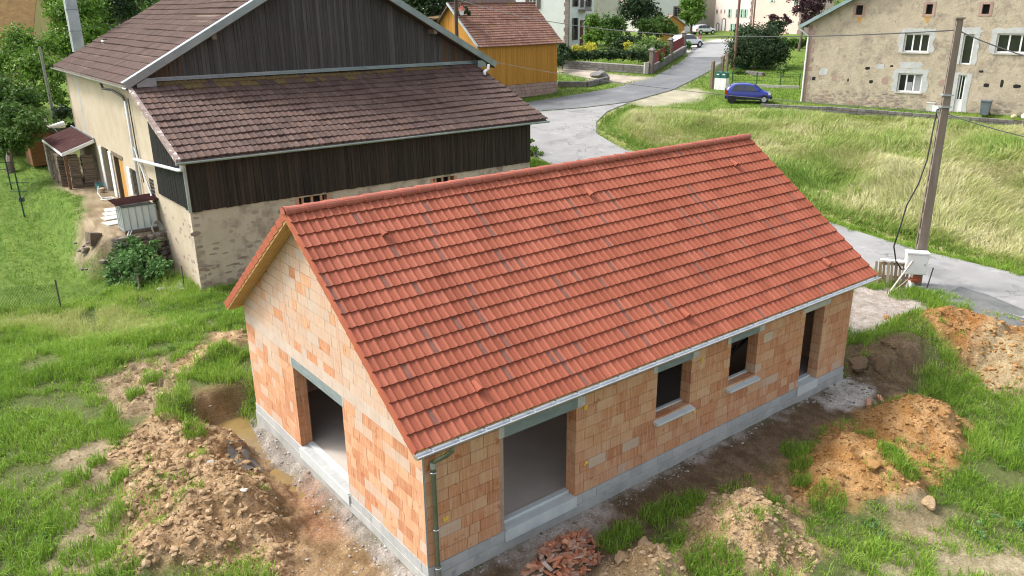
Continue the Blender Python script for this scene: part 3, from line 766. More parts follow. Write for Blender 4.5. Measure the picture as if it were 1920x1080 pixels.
ground = np_mesh('ground', np.stack([GXr, GYr, GZ], 1), GF, mg, kind='structure', smooth=True)
ca = ground.data.attributes.new('albedo', 'FLOAT_COLOR', 'POINT'); ca.data.foreach_set('color', np.concatenate([ALB, np.ones((len(ALB), 1))], 1).astype(np.float32).ravel())

# ------------------------------------------------------------------ roads: sheets draped on the ground
def drape(name, poly, dz, m, step=.5, kind='structure'):
    p = np.array(poly)[:, :2]; bm = bmesh.new()
    vs = [bm.verts.new((a, b_, 0)) for a, b_ in p]; bm.faces.new(vs)
    for ax in (0, 1):
        lo, hi = p[:, ax].min(), p[:, ax].max()
        for c in np.arange(lo+step, hi, step):
            co = [0, 0, 0]; no = [0, 0, 0]; co[ax] = c; no[ax] = 1
            bmesh.ops.bisect_plane(bm, geom=bm.verts[:]+bm.edges[:]+bm.faces[:], plane_co=co, plane_no=no)
    bmesh.ops.triangulate(bm, faces=bm.faces[:])
    X = np.array([v.co[:2] for v in bm.verts]); Z = np.maximum(hbase(X[:, 0], X[:, 1]), hz(X[:, 0], X[:, 1]))+dz
    for v, z in zip(bm.verts, Z): v.co.z = z
    for f in bm.faces:
        if f.normal.z < 0: f.normal_flip()
    me = bpy.data.meshes.new(name); bm.to_mesh(me); bm.free(); me.materials.append(m)
    o = bpy.data.objects.new(name, me); link(o); o['kind'] = kind; return o
def crackmat(name, cols, crack, cs, amt, bump=.004, **k):
    m = mat(name, cols, bump=bump, **k); nt = m.node_tree; L = nt.links.new; b = nt.nodes['Principled BSDF']
    geo = nd(nt, 'ShaderNodeNewGeometry'); nz = nd(nt, 'ShaderNodeTexNoise'); nz.inputs['Scale'].default_value = 1.2; nz.inputs['Detail'].default_value = 6; L(geo.outputs['Position'], nz.inputs['Vector'])
    va = nd(nt, 'ShaderNodeVectorMath', operation='MULTIPLY_ADD'); va.inputs[1].default_value = (2.2, 2.2, 0); L(nz.outputs['Color'], va.inputs[0]); L(geo.outputs['Position'], va.inputs[2])
    vo = nd(nt, 'ShaderNodeTexVoronoi', feature='DISTANCE_TO_EDGE'); vo.inputs['Scale'].default_value = cs; L(va.outputs[0], vo.inputs['Vector'])
    mr = nd(nt, 'ShaderNodeMapRange'); mr.inputs[1].default_value = .006; mr.inputs[2].default_value = .03; mr.inputs[3].default_value = amt; mr.inputs[4].default_value = 0; L(vo.outputs['Distance'], mr.inputs[0])
    n3 = nd(nt, 'ShaderNodeTexNoise'); n3.inputs['Scale'].default_value = .35; L(geo.outputs['Position'], n3.inputs['Vector'])
    m3 = nd(nt, 'ShaderNodeMapRange'); m3.inputs[1].default_value = .42; m3.inputs[2].default_value = .58; L(n3.outputs[0], m3.inputs[0])
    mu = nd(nt, 'ShaderNodeMath', operation='MULTIPLY'); L(mr.outputs[0], mu.inputs[0]); L(m3.outputs[0], mu.inputs[1])
    src = b.inputs['Base Color'].links[0].from_socket; x = nd(nt, 'ShaderNodeMix', data_type='RGBA'); L(mu.outputs[0], x.inputs[0]); L(src, x.inputs[6]); x.inputs[7].default_value = (*crack, 1); L(x.outputs[2], b.inputs['Base Color'])
    return m
M['lane'] = crackmat('worn_light_asphalt', [(.225, .222, .215), (.30, .297, .288)], (.09, .09, .085), .45, .6, scale=.6, spots=(.18, .18, .175), sscale=.5, sth=(.55, .7), spots2=(.34, .335, .325), s2scale=1.3, s2th=(.6, .75))
M['asph'] = crackmat('patched_asphalt', [(.115, .12, .125), (.17, .175, .178)], (.09, .09, .09), .35, .6, scale=.35, stretch=(.6, 1.6, 1), spots=(.215, .215, .21), sscale=.4, sth=(.52, .7))
drape('lane', ROADN, .045, M['lane']); drape('road', ASPH, .05, M['asph'], .8)
M['tar'] = mat('dark_tar_patch', [(.10, .105, .10), (.16, .165, .16)], scale=2, bump=.004)
drape('tar_patch', GP((1755, 560), (1800, 540), (1850, 555), (1960, 600), (1960, 640), (1850, 600), (1800, 590)), .06, M['tar'], .5)
M['upper'] = mat('pale_asphalt', [(.25, .25, .245), (.31, .31, .305)], scale=.5)
drape('upper_road', GP((1292, 108), (1308, 93), (1330, 84), (1400, 80), (1400, 96), (1368, 108)), .075, M['upper'], 1.5)
M['kerbs'] = mat('kerb_stone', [(.30, .28, .26), (.42, .40, .37)], scale=3)
def kerb(pts, w=.14, h=.10):
    mb = MB()
    for i in range(len(pts)-1):
        a, c = np.array(pts[i]), np.array(pts[i+1]); n = max(1, int(np.linalg.norm(c-a)/1.0))
        for k in range(n):
            p, q = a+(c-a)*k/n, a+(c-a)*(k+.97)/n
            mb.bar((p[0], p[1], float(hbase(*p))+.06), (q[0], q[1], float(hbase(*q))+.06), w, h)
    o = mb.build('kerb', M['kerbs']); o['kind'] = 'structure'
kerb(GP((1240, 112), (1262, 95), (1285, 84), (1318, 82)))
# puddle in the trench
M['mudwater'] = mat('muddy_water', [(.17, .11, .04), (.25, .175, .07)], scale=1.5, rough=.15, spec=.5)
pd = GP((405, 772), (440, 752), (478, 752), (500, 780), (490, 812), (520, 850), (560, 900), (545, 915), (490, 850), (440, 812))
def pudd(name, poly, z):
    c_ = np.mean(np.array(poly), axis=0); poly = [tuple(c_+(np.array(p)-c_)*1.5) for p in poly]
    mb = MB(); mb.poly([(a, b_, z) for a, b_ in poly]); o = mb.build(name, M['mudwater']); o['kind'] = 'structure'
pudd('puddle', PUD, float(np.percentile(hz(*np.array([(p[0]*(1-t)+q_[0]*t, p[1]*(1-t)+q_[1]*t) for p in PUD for q_ in PUD for t in (.3, .5, .7)]).T), 34)))

# ------------------------------------------------------------------ clods and stones lying on the soil (uncountable)
_ico = bmesh.new(); bmesh.ops.create_icosphere(_ico, subdivisions=1, radius=1); _ico.verts.index_update()
IV = np.array([v.co[:] for v in _ico.verts]); IF = np.array([[v.index for v in f.verts] for f in _ico.faces]); _ico.free()
_ico = bmesh.new(); bmesh.ops.create_icosphere(_ico, subdivisions=2, radius=1); _ico.verts.index_update()
IV2 = np.array([v.co[:] for v in _ico.verts]); IF2 = np.array([[v.index for v in f.verts] for f in _ico.faces]); _ico.free()
_ico = bmesh.new(); bmesh.ops.create_icosphere(_ico, subdivisions=3, radius=1); _ico.verts.index_update()
IV3 = np.array([v.co[:] for v in _ico.verts]); IF3 = np.array([[v.index for v in f.verts] for f in _ico.faces]); _ico.free()
def lumps(name, pts, rad, tints, m, seed=0, jag=.38, flat=.78, V0=None, F0=None, parent=None, kind='stuff'):
    V0 = IV if V0 is None else V0; F0 = IF if F0 is None else F0
    rg = np.random.default_rng(seed); n = len(pts); k = len(V0)
    V = V0[None]*(1+jag*(rg.random((n, k, 1))-.5)*2)*(rg.uniform(.65, 1.25, (n, 1, 3)))
    an = rg.random(n)*6.283; c, s = np.cos(an)[:, None], np.sin(an)[:, None]
    X = V[:, :, 0]*c-V[:, :, 1]*s; Y = V[:, :, 0]*s+V[:, :, 1]*c
    V = np.stack([X, Y, V[:, :, 2]*flat], 2)*rad[:, None, None]+pts[:, None, :]
    F = (F0[None]+(np.arange(n)*k)[:, None, None]).reshape(-1, 3)
    return np_mesh(name, V.reshape(-1, 3), F, m, parent, tint=np.repeat(tints, len(F0)), kind=kind)
def scatter(poly, n, seed, edge=0.0, wob=.5):
    rg = np.random.default_rng(seed); p = np.array(poly)[:, :2]
    x = rg.uniform(p[:, 0].min()-.3, p[:, 0].max()+.3, n*3); y = rg.uniform(p[:, 1].min()-.3, p[:, 1].max()+.3, n*3)
    k = sdpoly(x, y, poly)+wob*(fbm(x*2, y*2, 2, seed)-.5) > edge
    return x[k][:n], y[k][:n]
def clods(key, n, r0, r1, m, seed, name='clods'):
    x, y = scatter(PG[key], n, seed); r1 = r1*.72 if r1 > .06 else r1; rg = np.random.default_rng(seed+1)
    r = .7*r0+(r1-r0)*rg.random(len(x))**9
    z = hz(x, y)+r*.08
    lumps(name, np.stack([x, y, z], 1), r, rg.random(len(x)), m, seed)
def clodmat(name, a, b_): return mat(name, [tuple(c*.8 for c in a), tuple(c*.9 for c in b_)], scale=14, rough=.95, spec=.1, tint='attr', tcols=[tuple(c*.7 for c in a), tuple(c*.9 for c in a), tuple(c*.93 for c in b_)], tmix=.55, bump=.012, bscale=45)
M['cl_a'] = clodmat('tan_clods', (.33, .22, .12), (.50, .375, .235)); M['cl_b'] = clodmat('pale_clods', (.38, .26, .14), (.54, .41, .26)); M['cl_o'] = clodmat('orange_clods', (.32, .165, .055), (.46, .29, .135))
M['cl_g'] = clodmat('grey_rubble', (.34, .31, .27), (.60, .57, .53)); M['cl_m'] = clodmat('mud_clods', (.15, .10, .06), (.26, .19, .12))
clods('clodA', 5200, .022, .14, M['cl_a'], 101); clods('clodB', 3200, .018, .11, M['cl_b'], 102); clods('clodC', 5200, .015, .10, M['cl_o'], 103)
clods('clodD', 5200, .02, .12, M['cl_o'], 104); clods('clodE', 700, .018, .10, M['cl_b'], 105); clods('pathL', 700, .02, .12, M['cl_a'], 106); clods('rut', 500, .02, .10, M['cl_a'], 107)
clods('trench', 1500, .008, .05, M['cl_g'], 108, 'gravel'); clods('strip', 2200, .007, .04, M['cl_m'], 109); clods('white', 900, .01, .07, M['cl_g'], 110, 'rubble'); clods('drive', 2200, .008, .03, M['cl_g'], 111, 'gravel')
clods('bank', 250, .02, .10, M['cl_m'], 112); clods('btwn', 500, .01, .07, M['cl_o'], 113); clods('crackA', 700, .01, .07, M['cl_a'], 114)
PG['wallfoot'] = [(.2, -.32), (.2, -.03), (13.8, -.03), (13.8, -.32)]; PG['gablefoot'] = [(-.42, -.5), (-.04, -.5), (-.04, 8.2), (-.42, 8.2)]
clods('wallfoot', 1300, .008, .04, M['cl_g'], 115, 'rubble'); clods('gablefoot', 900, .008, .045, M['cl_g'], 116, 'rubble')
M['whitescrap'] = mat('white_scrap', [(.6, .58, .55), (.75, .73, .7)], scale=6)
# single stones one can point at
def stone(u, v, r, label, m='cl_b', flat=.7, seed=1):
    q = ground_pt(u, v); rg = np.random.default_rng(seed)
    V = IV3*rg.uniform(.8, 1.2, (1, 3))
    for s_ in (1.3, 2.6, 5.5): a_ = rg.normal(size=(3, 3))*s_; V = V*(1+.20/s_**.8*np.sin(IV3@a_.T+rg.random(3)*6).sum(1, keepdims=True))
    for _ in range(5):
        n_ = rg.normal(size=3); n_ /= np.linalg.norm(n_); d_ = V@n_; V = V-np.outer(np.clip(d_-.72, 0, 9), n_)*.85
    o = np_mesh('boulder', V*np.array([r*1.2, r*.85, r*flat]), IF3, M[m], smooth=False, tint=np.full(len(IF3), .6))
    o.location = (q[0], q[1], q[2]+r*flat*.12); o.rotation_euler = (0, 0, .6); tag(o, label, 'stone')
stone(1738, 955, .18, 'pale squared stone lying in the grass at lower right', 'cl_a', .6, 1)
stone(1625, 915, .2, 'pale tan boulder at the front foot of the orange earth mound', 'cl_o', .8, 2)
stone(1652, 700, .30, 'rounded brown boulder in the dug bank by the far house corner', 'cl_m', .8, 3)
stone(1612, 695, .32, 'dark grey slab of rock beside the far corner of the brick house', 'cl_m', .4, 4)
stone(402, 932, .10, 'small round grey stone on the tan clods left of the gable', 'cl_g', .8, 5)
stone(425, 965, .08, 'pale grey pebble lying just below the round grey stone', 'cl_g', .7, 6)
stone(590, 350+0, .1, 'x', 'cl_g') if False else None
stone(1205, 1030, .17, 'brownish boulder behind the small earth heap at the bottom edge', 'cl_a', .7, 7)
stone(1165, 1058, .17, 'rounded tan boulder between broken tiles and small earth heap', 'cl_a', .8, 8)
stone(345, 905, .17, 'large pale clod of dry earth near the middle of the left soil heap', 'cl_a', .7, 9)
stone(270, 735, .14, 'yellowish stone in the rut below the left grass', 'cl_b', .6, 10)
stone(1478, 940, .11, 'small pale stone between the two front earth mounds', 'cl_b', .7, 11)
stone(468, 985, .07, 'scrap of white plastic lying on the left soil heap near the trench', 'whitescrap', .4, 12)
M['tarp'] = mat('dark_plastic', [(.07, .068, .065), (.14, .13, .12)], scale=5, rough=.6)
x, y = [], []
q = ground_pt(458, 862); mb = MB()
tv = []
for j in range(7):
    for i in range(7):
        a, c = (i-3)/3, (j-3)/3; px, py = q[0]+.34*a*(1-.25*abs(c)), q[1]+.5*c
        tv.append((px, py, hz1(px, py)+.02+.03*math.sin(5*a+2*c)*math.cos(4*c)))
mb.mesh(tv, [(j*7+i, j*7+i+1, j*7+i+8, j*7+i+7) for j in range(6) for i in range(6)])
tag(mb.build('plastic_sheet', M['tarp'], smooth=True), 'crumpled dark plastic sheet lying on mud beside the muddy trench', 'plastic sheet')
# heap of broken tiles and bricks by the front wall
M['shard'] = mat('broken_clay', [(.38, .13, .07), (.52, .24, .13)], scale=6, tint='obj', tcols=[(.22, .085, .05), (.42, .15, .075), (.52, .28, .17), (.20, .14, .10), (.45, .40, .35)], tmix=.7)
M['shard_a'] = mat('broken_clay_rest', [(.38, .13, .07), (.52, .24, .13)], scale=6, tint='attr', tcols=[(.22, .085, .05), (.42, .15, .075), (.52, .28, .17), (.20, .14, .10), (.45, .40, .35)], tmix=.7)
q0 = ground_pt(1060, 1058); heap = empty('rubble_heap', q0, 0, 'heap of broken red tiles and brick shards in front of the big doorway', 'rubble heap')
rg = random.Random(4)
sm = []
for k in range(6):
    mb = MB(); w, l, t = rg.uniform(.03, .06), rg.uniform(.06, .15), rg.uniform(.008, .02)
    mb.prism([(-w, -l), (w*rg.uniform(.6, 1), -l*rg.uniform(.7, 1)), (w, l*rg.uniform(.5, 1)), (0, l*1.1), (-w*rg.uniform(.5, 1), l*.8)], -t, t)
    me = bpy.data.meshes.new('shard'); me.from_pydata(mb.v, [], mb.f); me.materials.append(M['shard']); sm.append(me)
for k in range(240):
    a = rg.random()*6.283; r = rg.random()**.6
    px, py = (1.0+.25*math.sin(3*a))*r*math.cos(a), (.62+.2*math.cos(2*a))*r*math.sin(a)
    c, s = math.cos(.25), math.sin(.25); px, py = px*c-py*s, px*s+py*c
    o = obj_me('shard', sm[k % 6], heap)
    o.location = (px, py, hz1(q0[0]+px, q0[1]+py)-q0[2]+.02+.16*(1-r)*rg.random())
    o.rotation_euler = (R(90)+rg.gauss(0, .5), rg.gauss(0, .5), rg.random()*6.28)
for k, (u, v) in enumerate(((1630, 752), (1645, 757), (1640, 749))):
    pass
M['brickred'] = mat('red_brick', [(.48, .20, .12), (.6, .33, .22)], scale=6)
for k, (u, v, lab) in enumerate(((1628, 757, 'broken red brick strip, front one of the pair by the white plaster'), (1650, 750, 'broken red brick strip, rear one of the pair by the white plaster'))):
    q = ground_pt(u, v); o = MB().box((-.2, -.05, 0), (.2, .05, .06)).build('broken_brick', M['brickred']); o.location = (q[0], q[1], q[2]+.0); o.rotation_euler = (.05, .03, .5+.2*k); tag(o, lab, 'brick')
# ------------------------------------------------------------------ the old barn
barn = empty('barn', (BARN[0], BARN[1], 0), BPSI, 'big old barn with weathered dark boards and a brown tiled lean-to roof', 'barn')
def bl(u, v, z=None):
    x, y = BARN[0]+u*BA[0]+v*BB[0], BARN[1]+u*BA[1]+v*BB[1]
    return (x, y, hz1(x, y) if z is None else z)
M['roughcast'] = mat('ochre_roughcast', [(.42, .345, .245), (.50, .425, .32)], scale=1.2, bump=.012, bscale=22, spots=(.33, .26, .18), sscale=1.1, sth=(.6, .8), spots2=(.20, .15, .12), s2scale=7, s2th=(.7, .72))
M['rubblewall'] = mat('flaking_render', [(.48, .40, .30), (.58, .49, .385)], scale=1.0, bump=.02, bscale=14, spots=(.36, .29, .225), sscale=1.3, sth=(.5, .62), spots2=(.25, .205, .18), s2scale=3.3, s2th=(.68, .70))
M['fieldstone'] = mat('sandstone_rubble', [(.24, .195, .165), (.36, .28, .22)], scale=4, tint='obj', tcols=[(.25, .205, .18), (.34, .225, .175), (.34, .295, .25), (.43, .345, .27), (.31, .265, .23), (.42, .34, .27)], tmix=.75, bump=.02, bscale=20)
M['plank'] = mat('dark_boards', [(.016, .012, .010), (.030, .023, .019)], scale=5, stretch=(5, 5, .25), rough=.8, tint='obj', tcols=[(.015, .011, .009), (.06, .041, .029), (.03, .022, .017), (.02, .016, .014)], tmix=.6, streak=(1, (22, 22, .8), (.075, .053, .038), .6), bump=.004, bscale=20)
M['plankg'] = mat('silvered_boards', [(.04, .038, .037), (.10, .094, .09)], scale=5, stretch=(5, 5, .25), rough=.85, tint='obj', tcols=[(.028, .026, .025), (.135, .125, .117), (.05, .046, .043), (.09, .08, .073), (.04, .034, .03)], tmix=.55, streak=(1, (22, 22, .6), (.035, .03, .028), .75), bump=.006, bscale=20)
M['plankb'] = mat('brown_boards', [(.075, .045, .027), (.12, .075, .045)], scale=5, stretch=(5, 5, .25), rough=.85, tint='obj', tcols=[(.06, .038, .026), (.12, .075, .048)], tmix=.5, streak=(1, (22, 22, .6), (.05, .04, .035), .7))
OT = dict(cols=[(.075, .05, .043), (.125, .085, .073)], scale=1.4, detail=5, rough=.85, spec=.15, tmix=.55, tcols=[(.07, .047, .040), (.118, .077, .064), (.155, .102, .086), (.095, .064, .055), (.165, .10, .073)],
          spots=(.21, .175, .155), sscale=3.2, sth=(.62, .78), spots2=(.42, .40, .37), s2scale=3.9, s2th=(.74, .75))
M['otile_o'] = mat('old_brown_tile', tint='obj', **OT); M['otile_a'] = mat('old_brown_tile_rest', tint='attr', **OT)
M['mosstile'] = mat('mossy_tile', [(.10, .065, .035), (.17, .115, .045), (.11, .085, .03)], scale=6, rough=.95)
M['zinclight'] = mat('bright_zinc_verge', [(.19, .22, .235), (.29, .325, .34)], scale=1.5, rough=.38, metal=.6)
M['white'] = mat('white_paint', [(.72, .72, .71), (.82, .82, .80)], scale=4, rough=.5)
M['pvc'] = mat('grey_pvc', [(.52, .55, .57), (.66, .68, .69)], scale=4, rough=.4)
M['dark'] = mat('painted_opening_shade', [(.012, .011, .010), (.03, .027, .024)], scale=3)  # near black stands in for the shade inside openings and behind boards
M['glass'] = mat('window_glass', [(.012, .014, .015), (.03, .033, .034)], scale=.8, rough=.06, spec=.7)
M['orangewood'] = mat('orange_door_wood', [(.42, .20, .04), (.55, .29, .07)], scale=4, stretch=(5, 5, .4), rough=.6)

BW, BDG, BLEN = 16.0, 5.55, 20.6           # front width, gable plane, depth of the side wall
RZ, RU = 12.25, 8.66                        # ridge height / position
EZ = 7.28                                   # main eave height at the wall
msl = (RZ-EZ)/(RU+.42)
# masonry
WINF = [(4.2, 5.4, 2.66, 2.97), (10.5, 11.6, 2.58, 2.93)]
front = wall_mb(MB(), BW, 3.06, .5, WINF).build('wall', [M['rubblewall']], barn)
for a, b, c, d in WINF:
    MB().box((a, .3, c), (b, .34, d)).build('window_shade_sheet', M['dark'], barn)
    for e in (a-.14, b): MB().box((e, -.02, c-.04), (e+.14, .2, d)).build('window_jamb', M['brickred'], barn)
    for k in range(3): MB().box((a+(b-a)*(k+.5)/3-.05, .1, c), (a+(b-a)*(k+.5)/3+.05, .16, d)).build('window_bar', M['brickred'], barn)
SIDE = [(10.0, 11.85, 1.40, 3.62), (12.7, 14.2, 1.45, 3.75), (7.55, 8.6, 2.25, 3.45), (4.75, 5.45, 2.2, 3.5)]
# side wall runs back along v at u=0 (outside at -u)
M_S = Matrix(((0, 1, 0, 0), (1, 0, 0, 0), (0, 0, 1, 0), (0, 0, 0, 1)))
def leanclip(v0): return [((0, 5.17+v0*.385-.14), Vector((-.385, 1)).normalized()[:])]
for i_, (s0, L_, H_, dep0, t_, ops_) in enumerate(((.5, 3.45, 3.12, 0, .5, []), (3.95, 1.63, EZ, 0, .5, SIDE[3:]), (5.58, BLEN-5.58, EZ, 0, .5, SIDE[:3]), (.5, 5.08, EZ, BW-.4, .4, []), (5.58, BLEN-5.58, EZ, BW-.4, .4, []))):
    w_ = wall_mb(MB(), L_, H_, t_, [(a-s0, b-s0, c, d) for a, b, c, d in ops_], leanclip(s0) if s0 < 5 else [], M_S @ Matrix.Translation((s0, dep0, 0))).build('wall', [M['roughcast']], barn)
    if i_ == 0: side = w_
MB().prism([(0, 0), (BW, 0), (BW, EZ), (RU, RZ-.25), (0, EZ)], BLEN-.4, BLEN).build('wall', M['roughcast'], barn)
MB().box((-.07, 0, 0), (-.004, BLEN-2.8, .0)) if False else None
# quoins and bare stones where the render has fallen off
rg = random.Random(9)
def patch_stone(face, s, z, w, h, pr):
    k = 7; pts = [(s+w*.5*math.cos(a)*(1+rg.uniform(-.25, .2)), z+h*.5*math.sin(a)*(1+rg.uniform(-.25, .2))) for a in [6.283*i/k for i in range(k)]]
    if face == 'f': MB().prism(pts, -pr, .1).build('stone', M['fieldstone'], front)
    else: MB().prism(pts, -pr, .1, M_S).build('stone', M['fieldstone'], side)
for k in range(150):
    s = .15+9*rg.random()**1.3; z = rg.uniform(.02, 1.25)*rg.uniform(.4, 1.1)
    patch_stone('f', s, z, rg.uniform(.1, .42), rg.uniform(.06, .15), rg.uniform(.004, .02))
for k in range(34):
    s = .3+9*rg.random(); z = rg.uniform(1.3, 3.0)
    patch_stone('f', s, z, rg.uniform(.1, .45), rg.uniform(.05, .16), rg.uniform(.004, .012))
for k in range(9): patch_stone('f', rg.uniform(.08, .2), .15+k*.33+rg.uniform(-.1, .1), rg.uniform(.18, .4), rg.uniform(.1, .22), .012)
for k in range(30):
    s = rg.uniform(12.5, 15.8); patch_stone('f', s, rg.uniform(1.8, 3.0), rg.uniform(.2, .45), rg.uniform(.1, .2), .012)
for k in range(34): patch_stone('s', rg.uniform(.1, 4.2), rg.uniform(.2, 2.6), rg.uniform(.08, .3), rg.uniform(.06, .16), .01)
# board wall under the lean-to
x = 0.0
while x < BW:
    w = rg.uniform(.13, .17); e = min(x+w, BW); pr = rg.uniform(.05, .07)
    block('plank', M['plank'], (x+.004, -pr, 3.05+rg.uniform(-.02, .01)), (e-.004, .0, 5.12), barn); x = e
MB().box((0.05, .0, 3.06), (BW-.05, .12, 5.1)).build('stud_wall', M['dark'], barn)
# triangular board cheek on the left side of the lean-to
LZ0, LZ1, LV0, LV1 = 5.03, 7.34, -.45, 5.55          # lean-to roof plane
lsl = (LZ1-LZ0)/(LV1-LV0)
def lz(v): return LZ0+(v-LV0)*lsl
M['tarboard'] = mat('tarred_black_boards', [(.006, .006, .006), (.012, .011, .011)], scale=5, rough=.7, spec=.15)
v = -.02
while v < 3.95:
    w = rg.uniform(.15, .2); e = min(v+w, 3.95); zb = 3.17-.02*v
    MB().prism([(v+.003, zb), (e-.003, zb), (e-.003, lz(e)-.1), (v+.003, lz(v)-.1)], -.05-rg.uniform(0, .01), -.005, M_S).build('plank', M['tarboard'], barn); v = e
MB().box((-.06, -.085, 3.04), (.05, -.055, 5.0)).build('corner_board', M['zincold'], barn)
# grey gable boards
gz0 = 7.46
def gtop(u): return EZ+msl*(u+.42 if u < RU else (2*RU+.42-u))-.12
u = .62; k = 0
while u < 16.7:
    w = rg.uniform(.14, .19); e = min(u+w, 16.7)
    t0, t1 = gtop(u), gtop(e)
    if min(t0, t1) > gz0+.05:
        edge = min(t0, t1)-gz0 < 1.25+rg.uniform(-.3, .3)
        pr = BDG-rg.uniform(.0, .03)
        pts = [(u+.004, gz0), (e-.004, gz0), (e-.004, t1), (u+.004, t0)]
        if u < RU < e: pts = [(u+.004, gz0), (e-.004, gz0), (e-.004, t1), (RU, gtop(RU)), (u+.004, t0)]
        MB().prism(pts, pr, BDG+.06).build('gable_plank', M['plankb'] if (edge and rg.random() < .8) else M['plankg'], barn)
    u = e
MB().prism([(.3, 7.0), (17.0, 7.0), (RU, RZ-.3)], BDG+.07, BDG+.2).build('gable_backing', M['dark'], barn)
# brown weathered strips under the rakes (boards running to the verge stay browner)
for (u, z) in ((3.3, gtop(3.3)-.15), (6.9, gtop(6.9)-.15), (10.6, gtop(10.6)-.15), (14.1, gtop(14.1)-.15)):
    MB().box((u-.1, BDG-.52, z-.12), (u+.1, BDG, z+.1)).build('purlin_end', M['timber'], barn)
# flashing between gable and lean-to
mb = MB(); mb.box((.7, BDG-.05, 7.34), (16.65, BDG-.01, 7.50)); mb.box((.7, BDG-.22, 7.36), (16.65, BDG-.04, 7.40))
mb.build('flashing', M['zinclight'], barn)
# main roof: two slopes of old tiles, in courses
def course_roof(name, o, ux, us, Lx, Ls, gauge, pw, rh, m, parent, sag=0, seed=1, lip=.06):
    rg = np.random.default_rng(seed); ux = np.array(ux, float); us = np.array(us, float); ux /= np.linalg.norm(ux); us /= np.linalg.norm(us); n = np.cross(ux, us); o = np.array(o, float)
    nc = max(2, int(round(Lx/pw))); nr = int(round(Ls/gauge)); g = Ls/nr
    V = []; F = []; T = []
    prof = [0, .0, .75, 1, .5]; px = [0, .5, .66, .8, .94]
    xs = np.concatenate([(c+np.array(px))*Lx/nc for c in range(nc)]+[[Lx]]); hs = np.concatenate([np.array(prof)]*nc+[[0]])*rh; K = len(xs)
    for r in range(nr):
        wob = (fbm(xs*.25, np.full(K, r*.31), 2, seed)-.5)*sag
        base = len(V)*0+sum(len(q) for q in V)
        rows = []
        for y, z0, dz in ((r*g, .05, -lip), (r*g, .05, 0), (min((r+1)*g+.03, Ls), .0, 0)):
            rows.append(o+xs[:, None]*ux+y*us+(hs+z0+dz+wob)[:, None]*n)
        V += rows
        i = np.arange(K-1)
        F.append(np.stack([base+i, base+i+1, base+K+i+1, base+K+i], 1)); F.append(np.stack([base+K+i, base+K+i+1, base+2*K+i+1, base+2*K+i], 1))
        t = np.repeat(rg.random(nc), 5); T += [t, t]
    return np_mesh(name, np.concatenate(V), np.concatenate(F), m, parent, tint=np.concatenate(T), kind='stuff')
ME = .42
mroof = MB()
y0, y1 = BDG-.55, BLEN+.5
Lm = math.hypot(RU+ME, RZ-EZ)
for sg in (-1, 1):
    c = RU
    pts = [(c, RZ), (c+sg*(RU+ME), EZ), (c+sg*(RU+ME), EZ-.14), (c, RZ-.14)]
    mroof.prism(pts, y0+.02, y1)
mroof = mroof.build('roof', M['timber'], barn)
cz = math.cos(math.atan(msl)); sz = math.sin(math.atan(msl))
course_roof('roof_tiles', (-ME, y1, EZ+.02), (0, -1, 0), (cz, 0, sz), y1-y0, Lm, .49, .26, .022, M['otile_a'], mroof, sag=.12, seed=3)
course_roof('roof_tiles', (2*RU+ME, y0, EZ+.02), (0, 1, 0), (-cz, 0, sz), y1-y0, Lm, .49, .26, .022, M['otile_a'], mroof, sag=.08, seed=4)
# zinc verge along the front rakes
for sg in (-1, 1):
    c = RU; e = c+sg*(RU+ME+.02)
    mb = MB(); d = Vector((sg*cz, 0, -sz)); nrm = Vector((sg*sz, 0, cz))
    a = Vector((c, 0, RZ)); b_ = Vector((e, 0, EZ+.0))
    q = lambda p, h: (p.x+nrm.x*h, p.z+nrm.z*h)
    mb.prism([q(a, .13), q(b_, .13), q(b_, -.16), q(a, -.16)] if sg > 0 else [q(a, .13), q(a, -.16), q(b_, -.16), q(b_, .13)], y0-.03, y0+.012)
    mb.prism([q(a, .13), q(b_, .13), q(b_, .09), q(a, .09)], y0+.014, y0+.34)
    mb.build('verge_flashing', M['zinclight'], mroof)
    MB().prism([q(a, -.165), q(b_, -.165), q(b_, -.20), q(a, -.20)], y0+.02, BDG).build('rake_soffit', M['plankb'], mroof)
# zinc cheek blocks at both feet of the gable
for u0, u1 in ((.02, .78), (16.62, 17.15)):
    MB().box((u0, BDG-.5, 7.18), (u1, BDG+.02, 7.52)).build('eave_box', M['zinclight'], barn)
# lean-to roof
LU0, LU1 = -.28, 16.72
Ll = math.hypot(LV1-LV0, LZ1-LZ0); lus = Vector((0, (LV1-LV0)/Ll, (LZ1-LZ0)/Ll))
lroof = MB(); D2 = slope_matrix((LU0, LV0, LZ0), (1, 0, 0), lus)
lroof.box((.02, .02, -.12), (LU1-LU0-.02, Ll-.02, -.03), D2); lroof = lroof.build('lean_to_roof', M['timber'], barn)
nr, nc = 13, 66; lw = (LU1-LU0)/nc; lg = Ll/nr
la = dict(w=lw, rolls=1, length=lg+.05, z_lo=.055, z_hi=.0, roll_h=.024, lip=.06, flat=.5)
lme = tile_mesh('old_tile', [M['otile_o']], **la); lme2 = tile_mesh('old_tile_moss', [M['mosstile']], **la)
LA = [tile_arrays(**la)]; cells = []
BI = Matrix.Translation((BARN[0], BARN[1], 0)) @ Matrix.Rotation(BPSI, 4, 'Z')
for r in range(nr):
    for c in range(nc):
        sag = .05*math.sin(c*.13)+.03*math.sin(c*.31+r)
        mx = D2 @ Matrix.Translation((c*lw, r*lg, rg.uniform(-.006, .006)+sag*.5)) @ Matrix.Rotation(rg.gauss(0, .012), 4, 'X')
        moss = r >= nr-1 and 2 < c < 58 and rg.random() < .93 or r == nr-2 and 6 < c < 40 and rg.random() < .5
        cells.append((np.linalg.norm(np.array((BI @ mx).translation)-CAM)-(2 if moss else 0), mx, 0, rg.random(), moss))
cells.sort(key=lambda q: q[0])
k = 0
restc = []; restm = []
